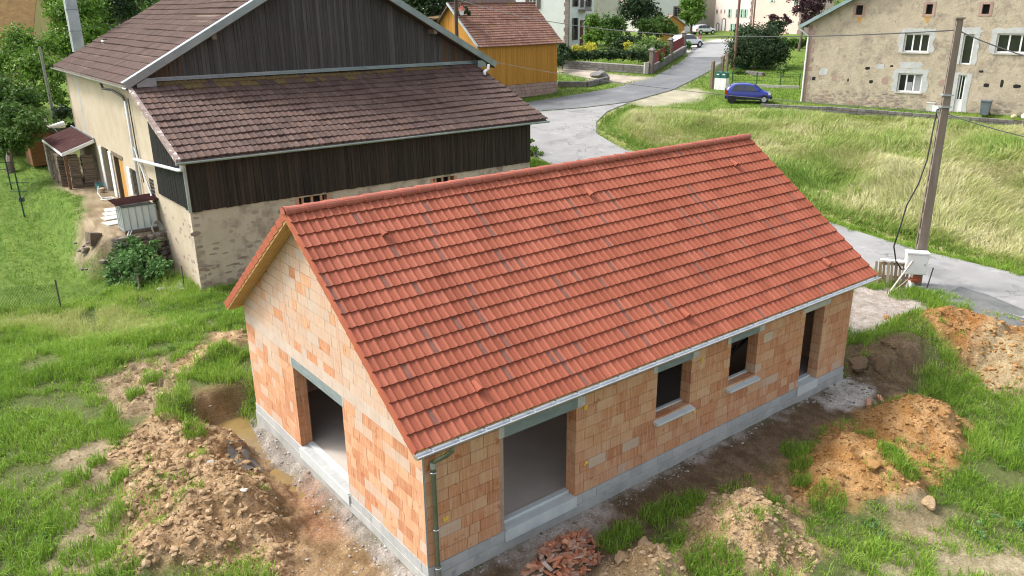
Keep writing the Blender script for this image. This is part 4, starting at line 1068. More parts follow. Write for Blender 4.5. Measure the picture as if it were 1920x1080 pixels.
for d, mx, w, t, moss in cells:
    if k < 296: obj_me('roof_tile', lme2 if moss else lme, lroof, mx); k += 1
    else: (restm if moss else restc).append((mx, 0, t))
tile_batch('roof_tiles', [M['otile_a']], restc, LA, lroof)
if restm: tile_batch('mossy_tiles', [M['mosstile']], restm, LA, lroof)
# verge stones along the left rake, with lichen
M['lichen'] = mat('lichen_verge', [(.20, .13, .11), (.34, .28, .25)], scale=5, spots=(.55, .53, .49), sscale=4, sth=(.55, .6))
for r in range(nr):
    block('verge_tile', M['lichen'], (-.07, r*lg, -.10), (.10, r*lg+lg*1.03, .075), lroof, D2 @ Matrix.Translation((0, 0, .0)) @ Matrix.Rotation(-.0, 4, 'X'))
gut2 = MB(); gpp = [(LV0-.05-.08*math.cos(a), LZ0-.06-.08*math.sin(a)) for a in np.linspace(0, math.pi, 9)]
inn2 = [((y-(LV0-.05))*.9+(LV0-.05), (z-(LZ0-.06))*.9+LZ0-.06) for y, z in gpp]
gut2.prism(gpp+inn2[::-1], LU0-.1, LU1+.05, M_S)
gut2.build('gutter', M['zincold'], barn)
# gutter of the main left eave, downpipes
gm = MB(); gpp = [(-ME-.06-.09*math.cos(a), EZ-.05-.09*math.sin(a)) for a in np.linspace(0, math.pi, 9)]
inn2 = [((y+ME+.06)*.9-ME-.06, (z-EZ+.05)*.9+EZ-.05) for y, z in gpp]
gm.prism(gpp+inn2[::-1], y0-.05, y1+.1, None); gm.build('gutter', M['zincold'], barn)
M['browniron'] = mat('dark_iron_pipe', [(.06, .055, .05), (.12, .11, .10)], scale=6, rough=.6)
MB().tube([(-ME-.06, 9.2, EZ-.14), (-ME-.02, 9.15, EZ-.38), (-.2, 8.6, EZ-.42), (-.12, 7.2, EZ-.62), (-.1, 6.95, EZ-.8)], .055, 8).build('drain_elbow', M['browniron'], barn)
MB().tube([(-.1, 6.92, EZ-.75), (-.1, 6.9, 2.0)], .06, 10).build('downpipe', M['pvc'], barn, smooth=True)
MB().tube([(-.08, 6.45, EZ-.6), (-.08, 6.4, 4.6), (-.08, 6.1, 3.2)], .025, 6).build('thin_pipe', M['browniron'], barn)
MB().tube([(-.17, -.42, LZ0-.1), (-.17, -.40, LZ0-.34), (-.17, .1, LZ0-.42), (-.17, 6.7, 4.12)], .065, 10).build('overflow_pipe', M['pvc'], barn, smooth=True)
MB().tube([(-.1, 6.7, 4.6), (-.1, 4.9, 2.7)], .04, 8).build('overflow_pipe', M['pvc'], barn)
MB().tube([(-.05, -.13, LZ0-.35), (-.05, -.13, 3.1)], .035, 8).build('downpipe', M['zincold'], barn)
# roof vent, slipped tiles and sheet metal chimney on the left slope
def rslope(u, v, h=0): return Vector((u-sz*h, v, EZ+msl*(u+ME)+cz*h))
mb = MB(); p = rslope(1.85, 18.6); MB().box((p.x-.12, p.y-.3, p.z-.04), (p.x+.12, p.y+.3, p.z+.12)).build('roof_vent', M['white'], mroof)
MB().box((p.x-.1, p.y-.12, p.z+.12), (p.x+.1, p.y+.12, p.z+.2)).build('vent_cap', M['browniron'], mroof)
chim = empty('chimney', bl(1.25, 22.75, 0), BPSI, 'square galvanised sheet chimney standing on the left slope of the barn roof', 'chimney')
cb = EZ+msl*(1.25+ME)-.25
for k in range(5):
    z0_ = cb+k*1.15; hw = .29
    mb = MB(); mb.box((-hw, -hw, z0_), (hw, hw, z0_+1.13))
    sct = mb.build('flue_section', M['zincold'], chim)
    e = .006
    cr = MB()
    for q0_, q1_ in (((-hw, -hw), (hw, -hw)), ((-hw, -hw), (-hw, hw)), ((hw, -hw), (hw, hw))):
        cr.bar((q0_[0], q0_[1], z0_), (q1_[0], q1_[1], z0_+1.12), .02, .012); cr.bar((q1_[0], q1_[1], z0_), (q0_[0], q0_[1], z0_+1.12), .02, .012)
    cr.build('stiffening_crease', M['zincold'], sct)
    MB().box((-hw-.02, -hw-.02, z0_+1.11), (hw+.02, hw+.02, z0_+1.15)).build('flange', M['zinclight'], sct)
# side openings: orange door, shutters, small window, grille
def sbox(name, m, v0, v1, d0, d1, z0, z1, par=None): return MB().box((v0, d0, z0), (v1, d1, z1), M_S).build(name, m, par or barn)
dr = sbox('door', M['orangewood'], 10.05, 10.95, .05, .10, 1.42, 3.55)
for k in range(5): sbox('door_board', M['orangewood'], 10.06+k*.177, 10.06+k*.177+.17, .035, .049, 1.43, 3.54, dr)
sbox('door_shade_sheet', M['dark'], 10.97, 11.85, .2, .25, 1.4, 3.6); sbox('door_lintel', M['timber'], 9.8, 12.05, -.03, .1, 3.63, 3.80)
sbox('door_jamb', M['timber'], 11.7, 11.85, -.01, .2, 1.4, 3.62)
w = sbox('window_shade_sheet', M['dark'], 12.7, 14.2, .2, .25, 1.45, 3.75)
sbox('shutter', M['white'], 12.15, 12.68, -.06, -.015, 1.5, 3.7); sbox('shutter', M['white'], 14.22, 14.75, -.06, -.015, 1.5, 3.7)
sbox('window_shade_sheet', M['dark'], 7.55, 8.6, .15, .2, 2.25, 3.45); sbox('shutter', M['white'], 8.62, 9.15, -.06, -.015, 2.2, 3.45)
mbb = MB()
for k in range(5): mbb.box((7.6+k*.22, .02, 2.25), (7.63+k*.22, .05, 3.45), M_S)
mbb.build('window_bars', M['browniron'], barn)
sbox('window_shade_sheet', M['dark'], 4.75, 5.45, .15, .2, 2.2, 3.5)
for k in range(8): sbox('louvre', M['browniron'], 4.77, 5.43, .0, .06, 2.25+k*.155, 2.29+k*.155)
for v0 in (17.4,): sbox('render_patch', M['concrete'], v0, v0+.5, -.006, -.001, 3.9, 7.1)
# white bent pipe poking out over the right rake of the lean-to
q = D2 @ Vector((LU1-LU0-.25, Ll*.80, .04))
MB().tube([q+Vector((-.15, -.3, -.05)), q+Vector((-.1, -.22, .12)), q+Vector((.35, .1, .2)), q+Vector((.42, .14, .42))], .07, 10).build('vent_pipe', M['white'], lroof, smooth=True)

# ------------------------------------------------------------------ yard beside the barn
M['cor'] = mat('corrugated_red_sheet', [(.055, .024, .023), (.095, .045, .043)], scale=2, rough=.85, spec=.1, spots=(.17, .12, .11), sscale=2, sth=(.65, .75))
def corr(mb, a, b_, c, d, n, amp):
    """sheet a-b (along) c-d opposite side; waves along a-b"""
    a, b_, c, d = map(Vector, (a, b_, c, d)); nn = (b_-a).cross(c-a).normalized()
    if nn.z < 0: nn = -nn
    k = n*4; rows = []
    for p0, p1 in ((a, b_), (c, d)):
        rows.append([p0.lerp(p1, i/k)+nn*amp*math.sin(i*math.pi/2) for i in range(k+1)])
    V = rows[0]+rows[1]; K = k+1
    mb.mesh([tuple(v) for v in V], [(i, i+1, K+i+1, K+i) for i in range(k)]); return mb
ws = empty('wood_shelter', bl(-1.0, 18.2), BPSI, 'open log shelter with a corrugated red sheet roof against the barn side', 'shelter')
zb = ws.location.z
def wl(u, v, z): return (u+1.0, v-18.2, z-zb)
A, B_, C_, D_ = wl(-.05, 15.6, 3.9), wl(-.05, 21.6, 3.95), wl(-1.6, 15.6, 3.36), wl(-1.6, 21.6, 3.41)
corr(MB(), A, B_, C_, D_, 24, .03).build('sheet_roof', M['cor'], ws)
MB().bar(Vector(A)-Vector((0, .03, .06)), Vector(C_)-Vector((0, .03, .06)), .04, .16).build('barge_board', M['white'], ws)
MB().bar(Vector(C_)-Vector((0, 0, .08)), Vector(D_)-Vector((0, 0, .08)), .05, .12).build('front_rail', M['white'], ws)
MB().bar(Vector(A)+Vector((0, 0, .03)), Vector(B_)+Vector((0, 0, .03)), .05, .1).build('wall_flashing', M['zinclight'], ws)
M['redpost'] = mat('red_brown_post', [(.14, .065, .04), (.2, .1, .06)], scale=5)
for v in (15.75, 17.6, 19.5): MB().box(tuple(Vector(wl(-1.55, v-.06, zb))), tuple(Vector(wl(-1.43, v+.06, 3.3)))).build('post', M['redpost'], ws)
MB().box(wl(-1.6, 21.4, zb-.1), wl(-1.52, 21.48, 3.35)).build('post', M['pvc'], ws)
M['log'] = mat('split_logs', [(.13, .10, .075), (.22, .175, .13)], scale=5, stretch=(1, 1, 1), tint='obj', tcols=[(.08, .06, .045), (.24, .19, .145), (.15, .115, .085), (.30, .225, .155)], tmix=.6, bump=.01)
lgm = []
for k in range(6):
    mb = MB(); n = 6; ps = [(.085*math.cos(a)*rg.uniform(.7, 1.1), .065*math.sin(a)*rg.uniform(.7, 1.1)) for a in [6.283*i/n for i in range(n)]]
    mb.prism(ps, -.27, .27); me = bpy.data.meshes.new('log'); me.from_pydata(mb.v, [], mb.f); me.materials.append(M['log']); lgm.append(me)
for (c0, c1, lab, vv) in ((-1.35, -.85, 'stack of split logs at the outer end of the open shelter', 16.0), (-.75, -.15, 'stack of split logs against the barn wall inside the open shelter', 16.05)):
    st = empty('log_stack', bl((c0+c1)/2, vv), BPSI, lab, 'log stack', 'log stacks in the shelter')
    z = .06; uw = c1-c0
    while st.location.z+z < 3.15:
        # rows lying across the end face
        for d_ in (0, 1):
            o = obj_me('log', lgm[rg.randrange(6)], st); o.location = (rg.uniform(-.03, .03), d_*.19-.05+rg.uniform(-.03, .03), z+rg.uniform(-.012, .012)); o.rotation_euler = (rg.uniform(-.06, .06), rg.uniform(0, 6.28), R(90)+rg.uniform(-.06, .06)); o.scale = (1, uw*.95/.54, 1)
        z += rg.uniform(.085, .12)
for v in (17.2, 18.4, 19.6):
    st = empty('log_stack', bl(-.9, v), BPSI, ('stack of split logs in the second bay of the shelter', 'stack of split logs in the middle bay of the shelter', 'stack of split logs in the far bay of the shelter')[int((v-17.2)/1.2+.1)], 'log stack', 'log stacks in the shelter')
    z = .07
    while z < 1.6:
        for k in range(5):
            o = obj_me('log', lgm[rg.randrange(6)], st); o.location = (-.55, -.42+k*.19+rg.uniform(-.02, .02), z); o.rotation_euler = (0, rg.uniform(0, 6.28), R(90)+rg.uniform(-.1, .1))
        z += .125
# water tank (cage container) on the stone terrace
tk = empty('water_tank', bl(-.8, 4.95, 1.52), BPSI, 'white plastic water container in a metal cage beside the barn corner', 'water tank')
M['tank'] = mat('translucent_plastic', [(.60, .65, .66), (.76, .80, .80)], scale=1.3, rough=.4)
mb = MB(); mb.box((-.62, -.48, .12), (.62, .48, 1.06)); mb.build('container', M['tank'], tk)
for k in range(6): MB().bar((-.64+k*.256, -.505, .1), (-.64+k*.256, -.505, 1.1), .035).build('cage_bar', M['zincold'], tk)
for k in range(4): MB().bar((-.645, -.48+k*.32, .1), (-.645, -.48+k*.32, 1.1), .035).build('cage_bar', M['zincold'], tk)
for z in (.12, 1.1):
    MB().tube([(-.65, -.51, z), (.65, -.51, z)], .022, 6).tube([(-.65, -.51, z), (-.65, .5, z)], .022, 6).build('cage_rail', M['zinclight'], tk)
MB().box((-.66, -.52, 0), (.66, .5, .1)).build('pallet', M['timber'], tk)
for k in range(5):
    o = empty('x', (0, 0, 0)) if False else corr(MB(), (-.85, -.62+k*.25, 1.22+.02*(k % 2)), (-.85, -.62+k*.25+.3, 1.24+.02*(k % 2)), (.85, -.62+k*.25, 1.27+.015*(k % 3)), (.85, -.62+k*.25+.3, 1.29), 3, .025).build('cover_sheet', M['cor'], tk)
MB().tube([(-.5, -.55, .12), (-.62, -.7, -.02), (-.68, -.75, -.3)], .025, 8).tube([(-.4, -.55, .12), (-.55, -.72, -.05), (-.6, -.78, -.35)], .025, 8).build('outlet_hose', M['white'], tk)
MB().tube([(.9, -.3, -.1), (.86, -.2, 1.25)], .05, 6).build('support_post', M['timber'], tk)
mb = MB()
for k in range(6): mb.tube([(.26*math.cos(a)*(1-.06*k), .03*k-.08, .3*math.sin(a)*(1-.05*k)) for a in np.linspace(0, 6.283, 17)], .02, 6)
M['hose'] = mat('pale_hose', [(.35, .36, .32), (.46, .46, .42)], scale=5, rough=.5)
o = mb.build('hose_coil', M['hose']); o.location = bl(.0-.28, 4.25, 1.62); o.rotation_euler = (R(-12), 0, R(25)); tag(o, 'coil of pale garden hose between the water container and barn wall', 'hose')
# dry stone terrace edge below the tank: stones as parts
tw_ = empty('dry_stone_wall', bl(-1.3, 3.86, 0), BPSI, 'low dry stone retaining wall under the water container', 'stone wall')
M['drystone'] = mat('mossy_stone', [(.13, .115, .095), (.24, .205, .17)], scale=5, tint='obj', tcols=[(.12, .10, .09), (.26, .21, .18), (.19, .17, .15), (.23, .16, .13)], tmix=.6, spots=(.14, .15, .03), sscale=3, sth=(.6, .66), bump=.02)
stm = []
for k in range(7):
    V = IV*(1+.22*(np.random.default_rng(k).random((len(IV), 1))-.5)*2); V = np.clip(V, -.8, .8)
    me = bpy.data.meshes.new('rubble_stone'); me.from_pydata(V.tolist(), [], IF.tolist()); me.materials.append(M['drystone']); stm.append(me)
for row in range(8):
    for k in range(7):
        o = obj_me('stone', stm[rg.randrange(7)], tw_); o.location = (-.62+k*.33+rg.uniform(-.06, .06), -.12+row*.035+rg.uniform(-.05, .05)+.25*max(0, (3-k))*.3, .08+row*.19+rg.uniform(-.03, .03)); o.scale = (rg.uniform(.2, .29), .2, rg.uniform(.12, .17)); o.rotation_euler = (0, rg.uniform(-.2, .2), rg.uniform(-.3, .3))
for k in range(26):
    o = obj_me('stone', stm[rg.randrange(7)], tw_); v = rg.uniform(.0, 2.4); p_ = bl(-2.7+rg.uniform(-.5, .5)-.1*v, 4.2+v); o.location = (-1.4+rg.uniform(-.5, .4), v, p_[2]+.02); s_ = rg.uniform(.06, .2); o.scale = (s_, s_, s_*.7); o.rotation_euler = (0, 0, rg.uniform(0, 3))
o = MB().prism([(-.22, 0), (.25, 0), (.28, .5), (-.2, .55)], -.18, .2).build('tree_stump', M['timber']); o.location = bl(-2.55, 5.2); o.rotation_euler = (0, .12, .3); tag(o, 'old dark tree stump on the rubble left of the water container', 'stump')
# white plaster heap by the barn corner, stick
lumps('plaster_heap', np.array([[bl(-.65, .9)[0]+rg.gauss(0, .22), bl(-.65, .9)[1]+rg.gauss(0, .3), bl(-.65, .9)[2]+.07*rg.random()] for _ in range(40)]), np.array([rg.uniform(.05, .16) for _ in range(40)]), np.array([rg.random() for _ in range(40)]), mat('old_plaster', [(.45, .45, .43), (.62, .62, .60)], scale=6), 5)
tag(bpy.data.objects['plaster_heap'], 'heap of pale plaster lumps at the foot of the barn corner', 'plaster heap', kind='thing')
o = MB().tube([(0, 0, -.1), (.02, 0, 1.0)], .02, 6).build('stake', M['browniron']); o.location = bl(-.5, .45); tag(o, 'short dark stake standing by the barn corner', 'stake')
# bucket, planter and odds
bk = empty('bucket', bl(-.35, 14.6), 0, 'blue green bucket standing by the log shelter', 'bucket')
M['teal'] = mat('teal_plastic', [(.06, .20, .21), (.10, .27, .27)], scale=4, rough=.4)
mb = MB(); mb.tube([(0, 0, 0), (0, 0, .34)], [.15, .20], 14, cap=False); mb.poly([(.15*math.cos(a), .15*math.sin(a), .01) for a in np.linspace(0, 6.28, 14)[:-1]]); mb.build('pail', M['teal'], bk)
MB().tube([(.2*math.cos(a), 0, .33+.2*math.sin(a)*.5) for a in np.linspace(0, math.pi, 9)], .008, 5).build('handle', M['zincold'], bk)
o = MB().tube([(0, 0, .0), (0, 0, .22)], [.12, .16], 10).build('flower_pot', mat('clay_pot', [(.4, .3, .2), (.5, .4, .3)], scale=4)); o.location = bl(-.4, 13.9); tag(o, 'small beige pot by the white shutter of the barn', 'pot')
mb = MB(); mb.tube([(.28*math.cos(a), .28*math.sin(a), .06+.01*k) for k in range(1) for a in np.linspace(0, 6.283, 15)], .03, 6); mb.tube([(.1, 0, .05), (-.25, .2, .12), (-.3, .5, .3), (-.2, .6, .6)], .025, 6)
o = mb.build('garden_hose', M['white']); o.location = bl(-.55, 11.9); tag(o, 'white hose loop lying in front of the orange barn door', 'hose')
for k, (v, u) in enumerate(((9.4, -.75), (8.6, -.95), (7.8, -1.15), (6.8, -1.3))):
    q = bl(u, v); o = MB().box((-.45, -.35, -.02), (.45, .35, .05)).build('stepping_slab', M['lintelp']); o.location = q; o.rotation_euler = (0, 0, .1*k-.1); tag(o, ('pale path slab nearest the orange barn door', 'second pale path slab out from the orange barn door', 'third pale path slab, two from the water container', 'pale path slab nearest the water container')[k], 'slab', 'path slabs beside the barn')
# little brown garden cabin behind the shelter
q = ground_pt(86, 306); cab = empty('garden_cabin', q, BPSI+R(3), 'small brown log cabin with a dull red roof behind the log shelter', 'cabin'); cab.scale = (.76, .76, .76)
M['cabin'] = mat('brown_log_boards', [(.17, .075, .03), (.25, .12, .05)], scale=4, stretch=(.5, .5, 5), rough=.7)
MB().box((-1.0, -1.0, 0), (1.0, 1.3, 2.1)).build('wall', M['cabin'], cab)
for k in range(9): MB().box((-1.03, -1.035, .05+k*.23), (1.03, -1.0, .26+k*.23)).build('board', M['cabin'], cab)
for sg in (-1, 1):
    corr(MB(), (0, -1.3, 2.85), (0, 1.6, 2.85), (sg*1.4, -1.3, 2.0), (sg*1.4, 1.6, 2.0), 12, .02).build('roof', M['cor'], cab)
MB().prism([(-1.0, 2.1), (1.0, 2.1), (0, 2.75)], -1.0, 1.3).build('gable', M['cabin'], cab)
# parasol and metal frame behind the shelter
o = MB().tube([(0, 0, 1.9), (.9, .3, 1.95)], [.05, .22], 8).tube([(0, 0, 0), (0, 0, 2.4)], .03, 6).tube([(-.1, 0, 2.4), (.7, 0, 1.2)], .02, 5).build('folded_parasol', M['white']); o.location = bl(-.9, 24.0); tag(o, 'folded white parasol leaning behind the log shelter', 'parasol')
# washing line posts
M['greenmetal'] = mat('green_metal', [(.012, .05, .03), (.02, .08, .05)], scale=3, rough=.5)
def tpost(u, v, h, lab):
    q = ground_pt(u, v); t = empty('washing_line_post', q, R(-35), lab, 'washing line post', 'washing line posts on the lawn')
    MB().tube([(0, 0, -.1), (0, 0, h)], .035, 8).build('post', M['greenmetal'], t)
    MB().tube([(-.55, 0, h*.78), (.55, 0, h*.78)], .022, 6).tube([(-.4, 0, h*.58), (.4, 0, h*.58)], .018, 6).build('crossbar', M['greenmetal'], t); return q
qa = tpost(46, 407, 2.2, 'green washing line post nearest the barn lawn middle'); qb = tpost(22, 356, 1.9, 'green washing line post farther back on the lawn')
o = MB().box((-.12, -.1, 0), (.12, .1, .22)).build('peg_basket', M['browniron']); o.location = (qa[0]+.05, qa[1]+.15, qa[2]+.75); tag(o, 'small dark peg basket hanging on the nearer washing line post', 'basket')
# wire mesh fence at the left edge
fq = [ground_pt(u, v) for u, v in ((-160, 592), (-25, 590), (115, 580))]
fe = empty('wire_fence', fq[2], 0, 'low green wire mesh fence with a dark post across the left lawn', 'fence')
mb = MB()
for i in range(2):
    a, b_ = np.array(fq[i]), np.array(fq[i+1]); n = 26
    for k in range(n):
        p0, p1 = a+(b_-a)*k/n, a+(b_-a)*(k+1)/n
        for j in range(7):
            z0_, z1_ = .05+j*.13, .05+(j+1)*.13
            for (s, e) in (((p0, z0_), (p1, z1_)), ((p0, z1_), (p1, z0_))):
                mb.bar(Vector(s[0])+Vector((0, 0, s[1]))-Vector(fq[2]), Vector(e[0])+Vector((0, 0, e[1]))-Vector(fq[2]), .006)
mb.build('mesh_panel', M['greenmetal'], fe, kind='stuff')
for q in fq: MB().tube([(q[0]-fq[2][0], q[1]-fq[2][1], q[2]-fq[2][2]-.1), (q[0]-fq[2][0], q[1]-fq[2][1], q[2]-fq[2][2]+1.12)], .03, 6).build('post', M['browniron'], fe)
# leaning grey pole left of the barn
q = ground_pt(106, 243); o = MB().tube([(0, 0, -.2), (-.05, 0, 5.4)], [.11, .08], 10).build('utility_pole', mat('grey_wood_pole', [(.22, .22, .19), (.32, .31, .27)], scale=4, stretch=(4, 4, .5))); o.location = q; tag(o, 'thin grey wooden pole between the trees left of the barn', 'pole')
# ------------------------------------------------------------------ farther buildings
class Frame:
    """vertical wall plane: origin (left bottom, seen from outside), s to the right, d into the building"""
    def __init__(s, a, b):
        s.o = np.array([a[0], a[1], a[2]], float); d = np.array([b[0]-a[0], b[1]-a[1]]); s.L = np.hypot(*d); s.rz = math.atan2(d[1], d[0])
        s.x = np.array([math.cos(s.rz), math.sin(s.rz), 0]); s.y = np.array([-math.sin(s.rz), math.cos(s.rz), 0])
    def at(s, u, v, dep=0):
        r = ray(u, v); t = ((s.o+dep*s.y-CAM)@s.y)/(r@s.y); q = CAM+t*r-s.o
        return float(q@s.x), float(q[2])
    def rect(s, u0, v0, u1, v1):
        a = s.at(u0, v1); b = s.at(u1, v0); c = s.at(u1, v1); e = s.at(u0, v0)
        return (min(a[0], b[0]), max(a[0], b[0]), (a[1]+c[1])/2, (b[1]+e[1])/2)
def window(parent, r, m, nm=3, fr=.09, dep=.12, name='window', back=None, cross=0):
    a, b, c, d = r; mb = MB()
    mb.box((a, dep, c), (b, dep+.07, c+fr)); mb.box((a, dep, d-fr), (b, dep+.07, d)); mb.box((a, dep, c+fr), (a+fr, dep+.07, d-fr)); mb.box((b-fr, dep, c+fr), (b, dep+.07, d-fr))
    w = mb.build(name, m, parent)
    n = nm; ww = (b-a-2*fr-(n-1)*fr)/n
    for k in range(1, n):
        x = a+fr+k*ww+(k-1)*fr; MB().box((x, dep-.005, c+fr), (x+fr, dep+.07, d-fr)).build('mullion', m, w)
    for k in range(n):
        x = a+fr+k*(ww+fr); MB().box((x, dep+.03, c+fr), (x+ww, dep+.045, d-fr)).build('pane', M['glass'], w)
        for j in range(cross): z = c+fr+(d-c-2*fr)*(j+1)/(cross+1); MB().box((x, dep+.01, z-.02), (x+ww, dep+.029, z+.02)).build('glazing_bar', m, w)
    return w
M['creamrough'] = mat('cream_roughcast', [(.37, .31, .225), (.53, .45, .335)], scale=1.6, bump=.05, bscale=7, detail=10, nrough=.75, spots=(.25, .215, .17), sscale=1.1, sth=(.50, .70), spots2=(.16, .13, .105), s2scale=4.5, s2th=(.64, .69))
M['patch'] = mat('grey_cement_patch', [(.40, .41, .40), (.52, .53, .51)], scale=3, bump=.01)
M['quoin'] = mat('pink_sandstone', [(.30, .20, .165), (.42, .29, .24)], scale=3, tint='obj', tcols=[(.28, .18, .15), (.42, .30, .25)], tmix=.5, bump=.01)
M['vergegreen'] = mat('green_grey_zinc', [(.20, .29, .29), (.30, .39, .38)], scale=2, rough=.5, metal=.3)
M['slate'] = mat('brown_slates', [(.10, .075, .07), (.17, .12, .11)], scale=2)
fa = P(1502, 188, 61.5); fb = P(1925, 207, 52.4); fa[2] = fb[2] = 2.98
FR = Frame(fa, fb)
farm = empty('farmhouse', fa, FR.rz, 'large stone farmhouse with flaking cream render and white three pane windows', 'farmhouse')
FLn = 19.0
wins = [FR.rect(1692, 63, 1745, 98), FR.rect(1680, 138, 1731, 173), FR.rect(1864, 63, 1942, 100)]
door2 = FR.rect(1798, 64, 1829, 121); door1 = FR.rect(1788, 140, 1813, 199); door1 = (door1[0], door1[1], .05, door1[3])
att = [FR.rect(1604, 10, 1619, 28), FR.rect(1735, 8, 1750, 27), FR.rect(1840, 8, 1857, 26)]
e0 = FR.at(1497, 50, -.4); e1 = FR.at(1590, 0, -.4); fsl = (e1[1]-e0[1])/(e1[0]-e0[0])
ez0 = e0[1]+fsl*(0-e0[0])
gcl = [((0, ez0-.15), Vector((-fsl, 1)).normalized()[:]), ((FLn, ez0-.15), Vector((fsl, 1)).normalized()[:])]
fwall = wall_mb(MB(), FLn, ez0+fsl*FLn/2+.1, .55, wins+[door1, door2]+att, gcl).build('wall', [M['creamrough']], farm)
MB().box((0, .56, 0), (.5, 11.4, ez0-.2)).build('wall', M['creamrough'], farm); MB().box((FLn-.5, .56, 0), (FLn, 11.4, ez0-.2)).build('wall', M['creamrough'], farm)
MB().box((.5, 2.6, 0), (FLn-.5, 2.7, ez0)).build('inner_wall', M['dark'], farm); MB().prism([(0, 0), (FLn, 0), (FLn, ez0-.2), (FLn/2, ez0+fsl*FLn/2-.3), (0, ez0-.2)], 11.4, 11.9).build('wall', M['creamrough'], farm)
fr_ = MB(); rt = ez0+fsl*FLn/2
for sg in (-1, 1):
    c = FLn/2; e = c+sg*(c+.5); ze = ez0-fsl*.5
    fr_.prism([(c, rt+.02), (e, ze+.02), (e, ze-.14), (c, rt-.14)], -.45, 12.4)
fr_ = fr_.build('roof', M['slate'], farm)
for sg in (-1, 1):
    c = FLn/2; e = c+sg*(c+.55); ze = ez0-fsl*.55
    MB().prism([(c, rt+.07), (e, ze+.07), (e, ze-.2), (c, rt-.2)], -.5, -.455).prism([(c, rt+.08), (e, ze+.08), (e, ze+.04), (c, rt+.04)], -.45, .0).build('verge_flashing', M['vergegreen'], fr_)
MB().tube([(-.52, -.42, ez0-fsl*.5-.05), (-.5, -.3, ez0-fsl*.5-.3), (.05, -.1, ez0-fsl*.5-.75), (.05, -.1, .0)], .06, 8).build('downpipe', M['white'], farm)
MB().box((-.62, -.45, ez0-fsl*.5-.16), (-.47, 12.3, ez0-fsl*.5-.03)).build('gutter', M['vergegreen'], farm)
for w in wins:
    ww = window(farm, w, M['white'], 3, .10, .14)
    MB().box((w[0]-.1, -.06, w[2]-.09), (w[1]+.1, .14, w[2]-.005)).build('window_sill', M['lintelp'], ww)
M['curtain'] = mat('net_curtain', [(.22, .23, .24), (.34, .35, .36)], scale=6, stretch=(4, 4, .3))
a, b, c, d = wins[1]
for s0, s1, z1 in ((.38, .60, .55), (.66, .95, .95)): MB().box((a+(b-a)*s0, .145, c+.1), (a+(b-a)*s1, .1695, c+.1+(d-c-.2)*z1)).build('curtain', M['curtain'], farm)
w = window(farm, door2, M['white'], 1, .09, .12, 'french_window')
wd = window(farm, (door1[0], door1[1], door1[2]+.75, door1[3]), M['white'], 1, .1, .12, 'door')
MB().box((door1[0], .10, door1[2]), (door1[1], .2, door1[2]+.745)).build('door_panel', M['white'], wd)
for k in range(3): x = door1[0]+.2+k*.2; MB().box((x, .1, door1[2]+.85), (x+.05, .118, door1[3]-.1)).build('glazing_bar', M['white'], wd)
for a in att:
    MB().box((a[0], .25, a[2]), (a[1], .3, a[3])).build('attic_shade_sheet', M['dark'], farm)
    for lo, hi in (((a[0]-.18, a[2]-.15), (a[0], a[3]+.15)), ((a[1], a[2]-.15), (a[1]+.18, a[3]+.15)), ((a[0], a[3]), (a[1], a[3]+.16)), ((a[0], a[2]-.16), (a[1], a[2]))):
        MB().box((lo[0], -.02, lo[1]), (hi[0], .2, hi[1])).build('window_surround', M['quoin'], farm)
rg = random.Random(5)
def irregular(cx, cz, w, h, k=11, j=.22): return [(cx+w/2*math.copysign(abs(math.cos(a))**.6, math.cos(a))*(1+rg.uniform(-j, j)), cz+h/2*math.copysign(abs(math.sin(a))**.6, math.sin(a))*(1+rg.uniform(-j, j))) for a in [6.283*i/k+.1 for i in range(k)]]
def slab_ring(r, gx_, gz_, n, m, pr):
    """cement patch around an opening: boxes at each side with ragged outer edges"""
    a, b, c, d = r
    for lo, hi in (((a-gx_, c-.0), (a-.005, d)), ((b+.005, c), (b+gx_, d)), ((a-gx_, d+.005), (b+gx_, d+gz_))):
        s0, z0_ = lo; s1, z1_ = hi; k = 9
        top = [(s0+(s1-s0)*i/k, z1_+rg.uniform(-.08, .08)*(1 if z1_ > d else .0)) for i in range(k+1)]
        left = [(s0+(rg.uniform(-.12, .1) if s0 < a-.01 else 0), z0_+(z1_-z0_)*i/5) for i in range(1, 5)]
        right = [(s1+(rg.uniform(-.1, .12) if s1 > b+.01 else 0), z1_-(z1_-z0_)*i/5) for i in range(1, 5)]
        MB().prism([(s0, z0_)]+left+top+right+[(s1, z0_)], -pr, .05).build('cement_patch', m, fwall)
for w in wins: slab_ring(w, .32, .32, 0, M['patch'], .012)
slab_ring(door2, .3, .4, 0, M['patch'], .012); slab_ring(door1, .35, .12, 0, M['patch'], .012)
for k in range(22):
    z = .1+k*.33
    if z < ez0-.5: MB().box((-.02, -.02, z), (.28+.25*(k % 2), .3, z+.31)).build('quoin', M['quoin'], fwall)
for k in range(150):
    s = rg.uniform(.5, 7.5) if rg.random() < .75 else rg.uniform(7.5, 16); z = .1+.95*rg.random()**1.4
    if any(o[0]-.1 < s < o[1]+.1 and o[2]-.2 < z < o[3] for o in wins+[door1, door2]): continue
    MB().prism(irregular(s, z, rg.uniform(.2, .45), rg.uniform(.1, .2), 6, .2), -rg.uniform(.01, .03), .1).build('stone', M['fieldstone'], fwall)
for u, v, w, h in ((1526, 147, .3, .28), (1633, 153, .3, .25), (1590, 150, .12, .25), (1850, 160, .35, .25), (1878, 157, .2, .5), (1907, 162, .4, .25), (1672, 124, .25, .15), (1704, 124, .25, .15), (1627, 128, .4, .2), (1840, 134, .3, .15)):
    s, z = FR.at(u, v); MB().prism(irregular(s, z, w, h, 7), -.004, .05).build('hole_shade_patch', M['dark'], fwall)  # flat patches whose near black colour stands for shade in holes
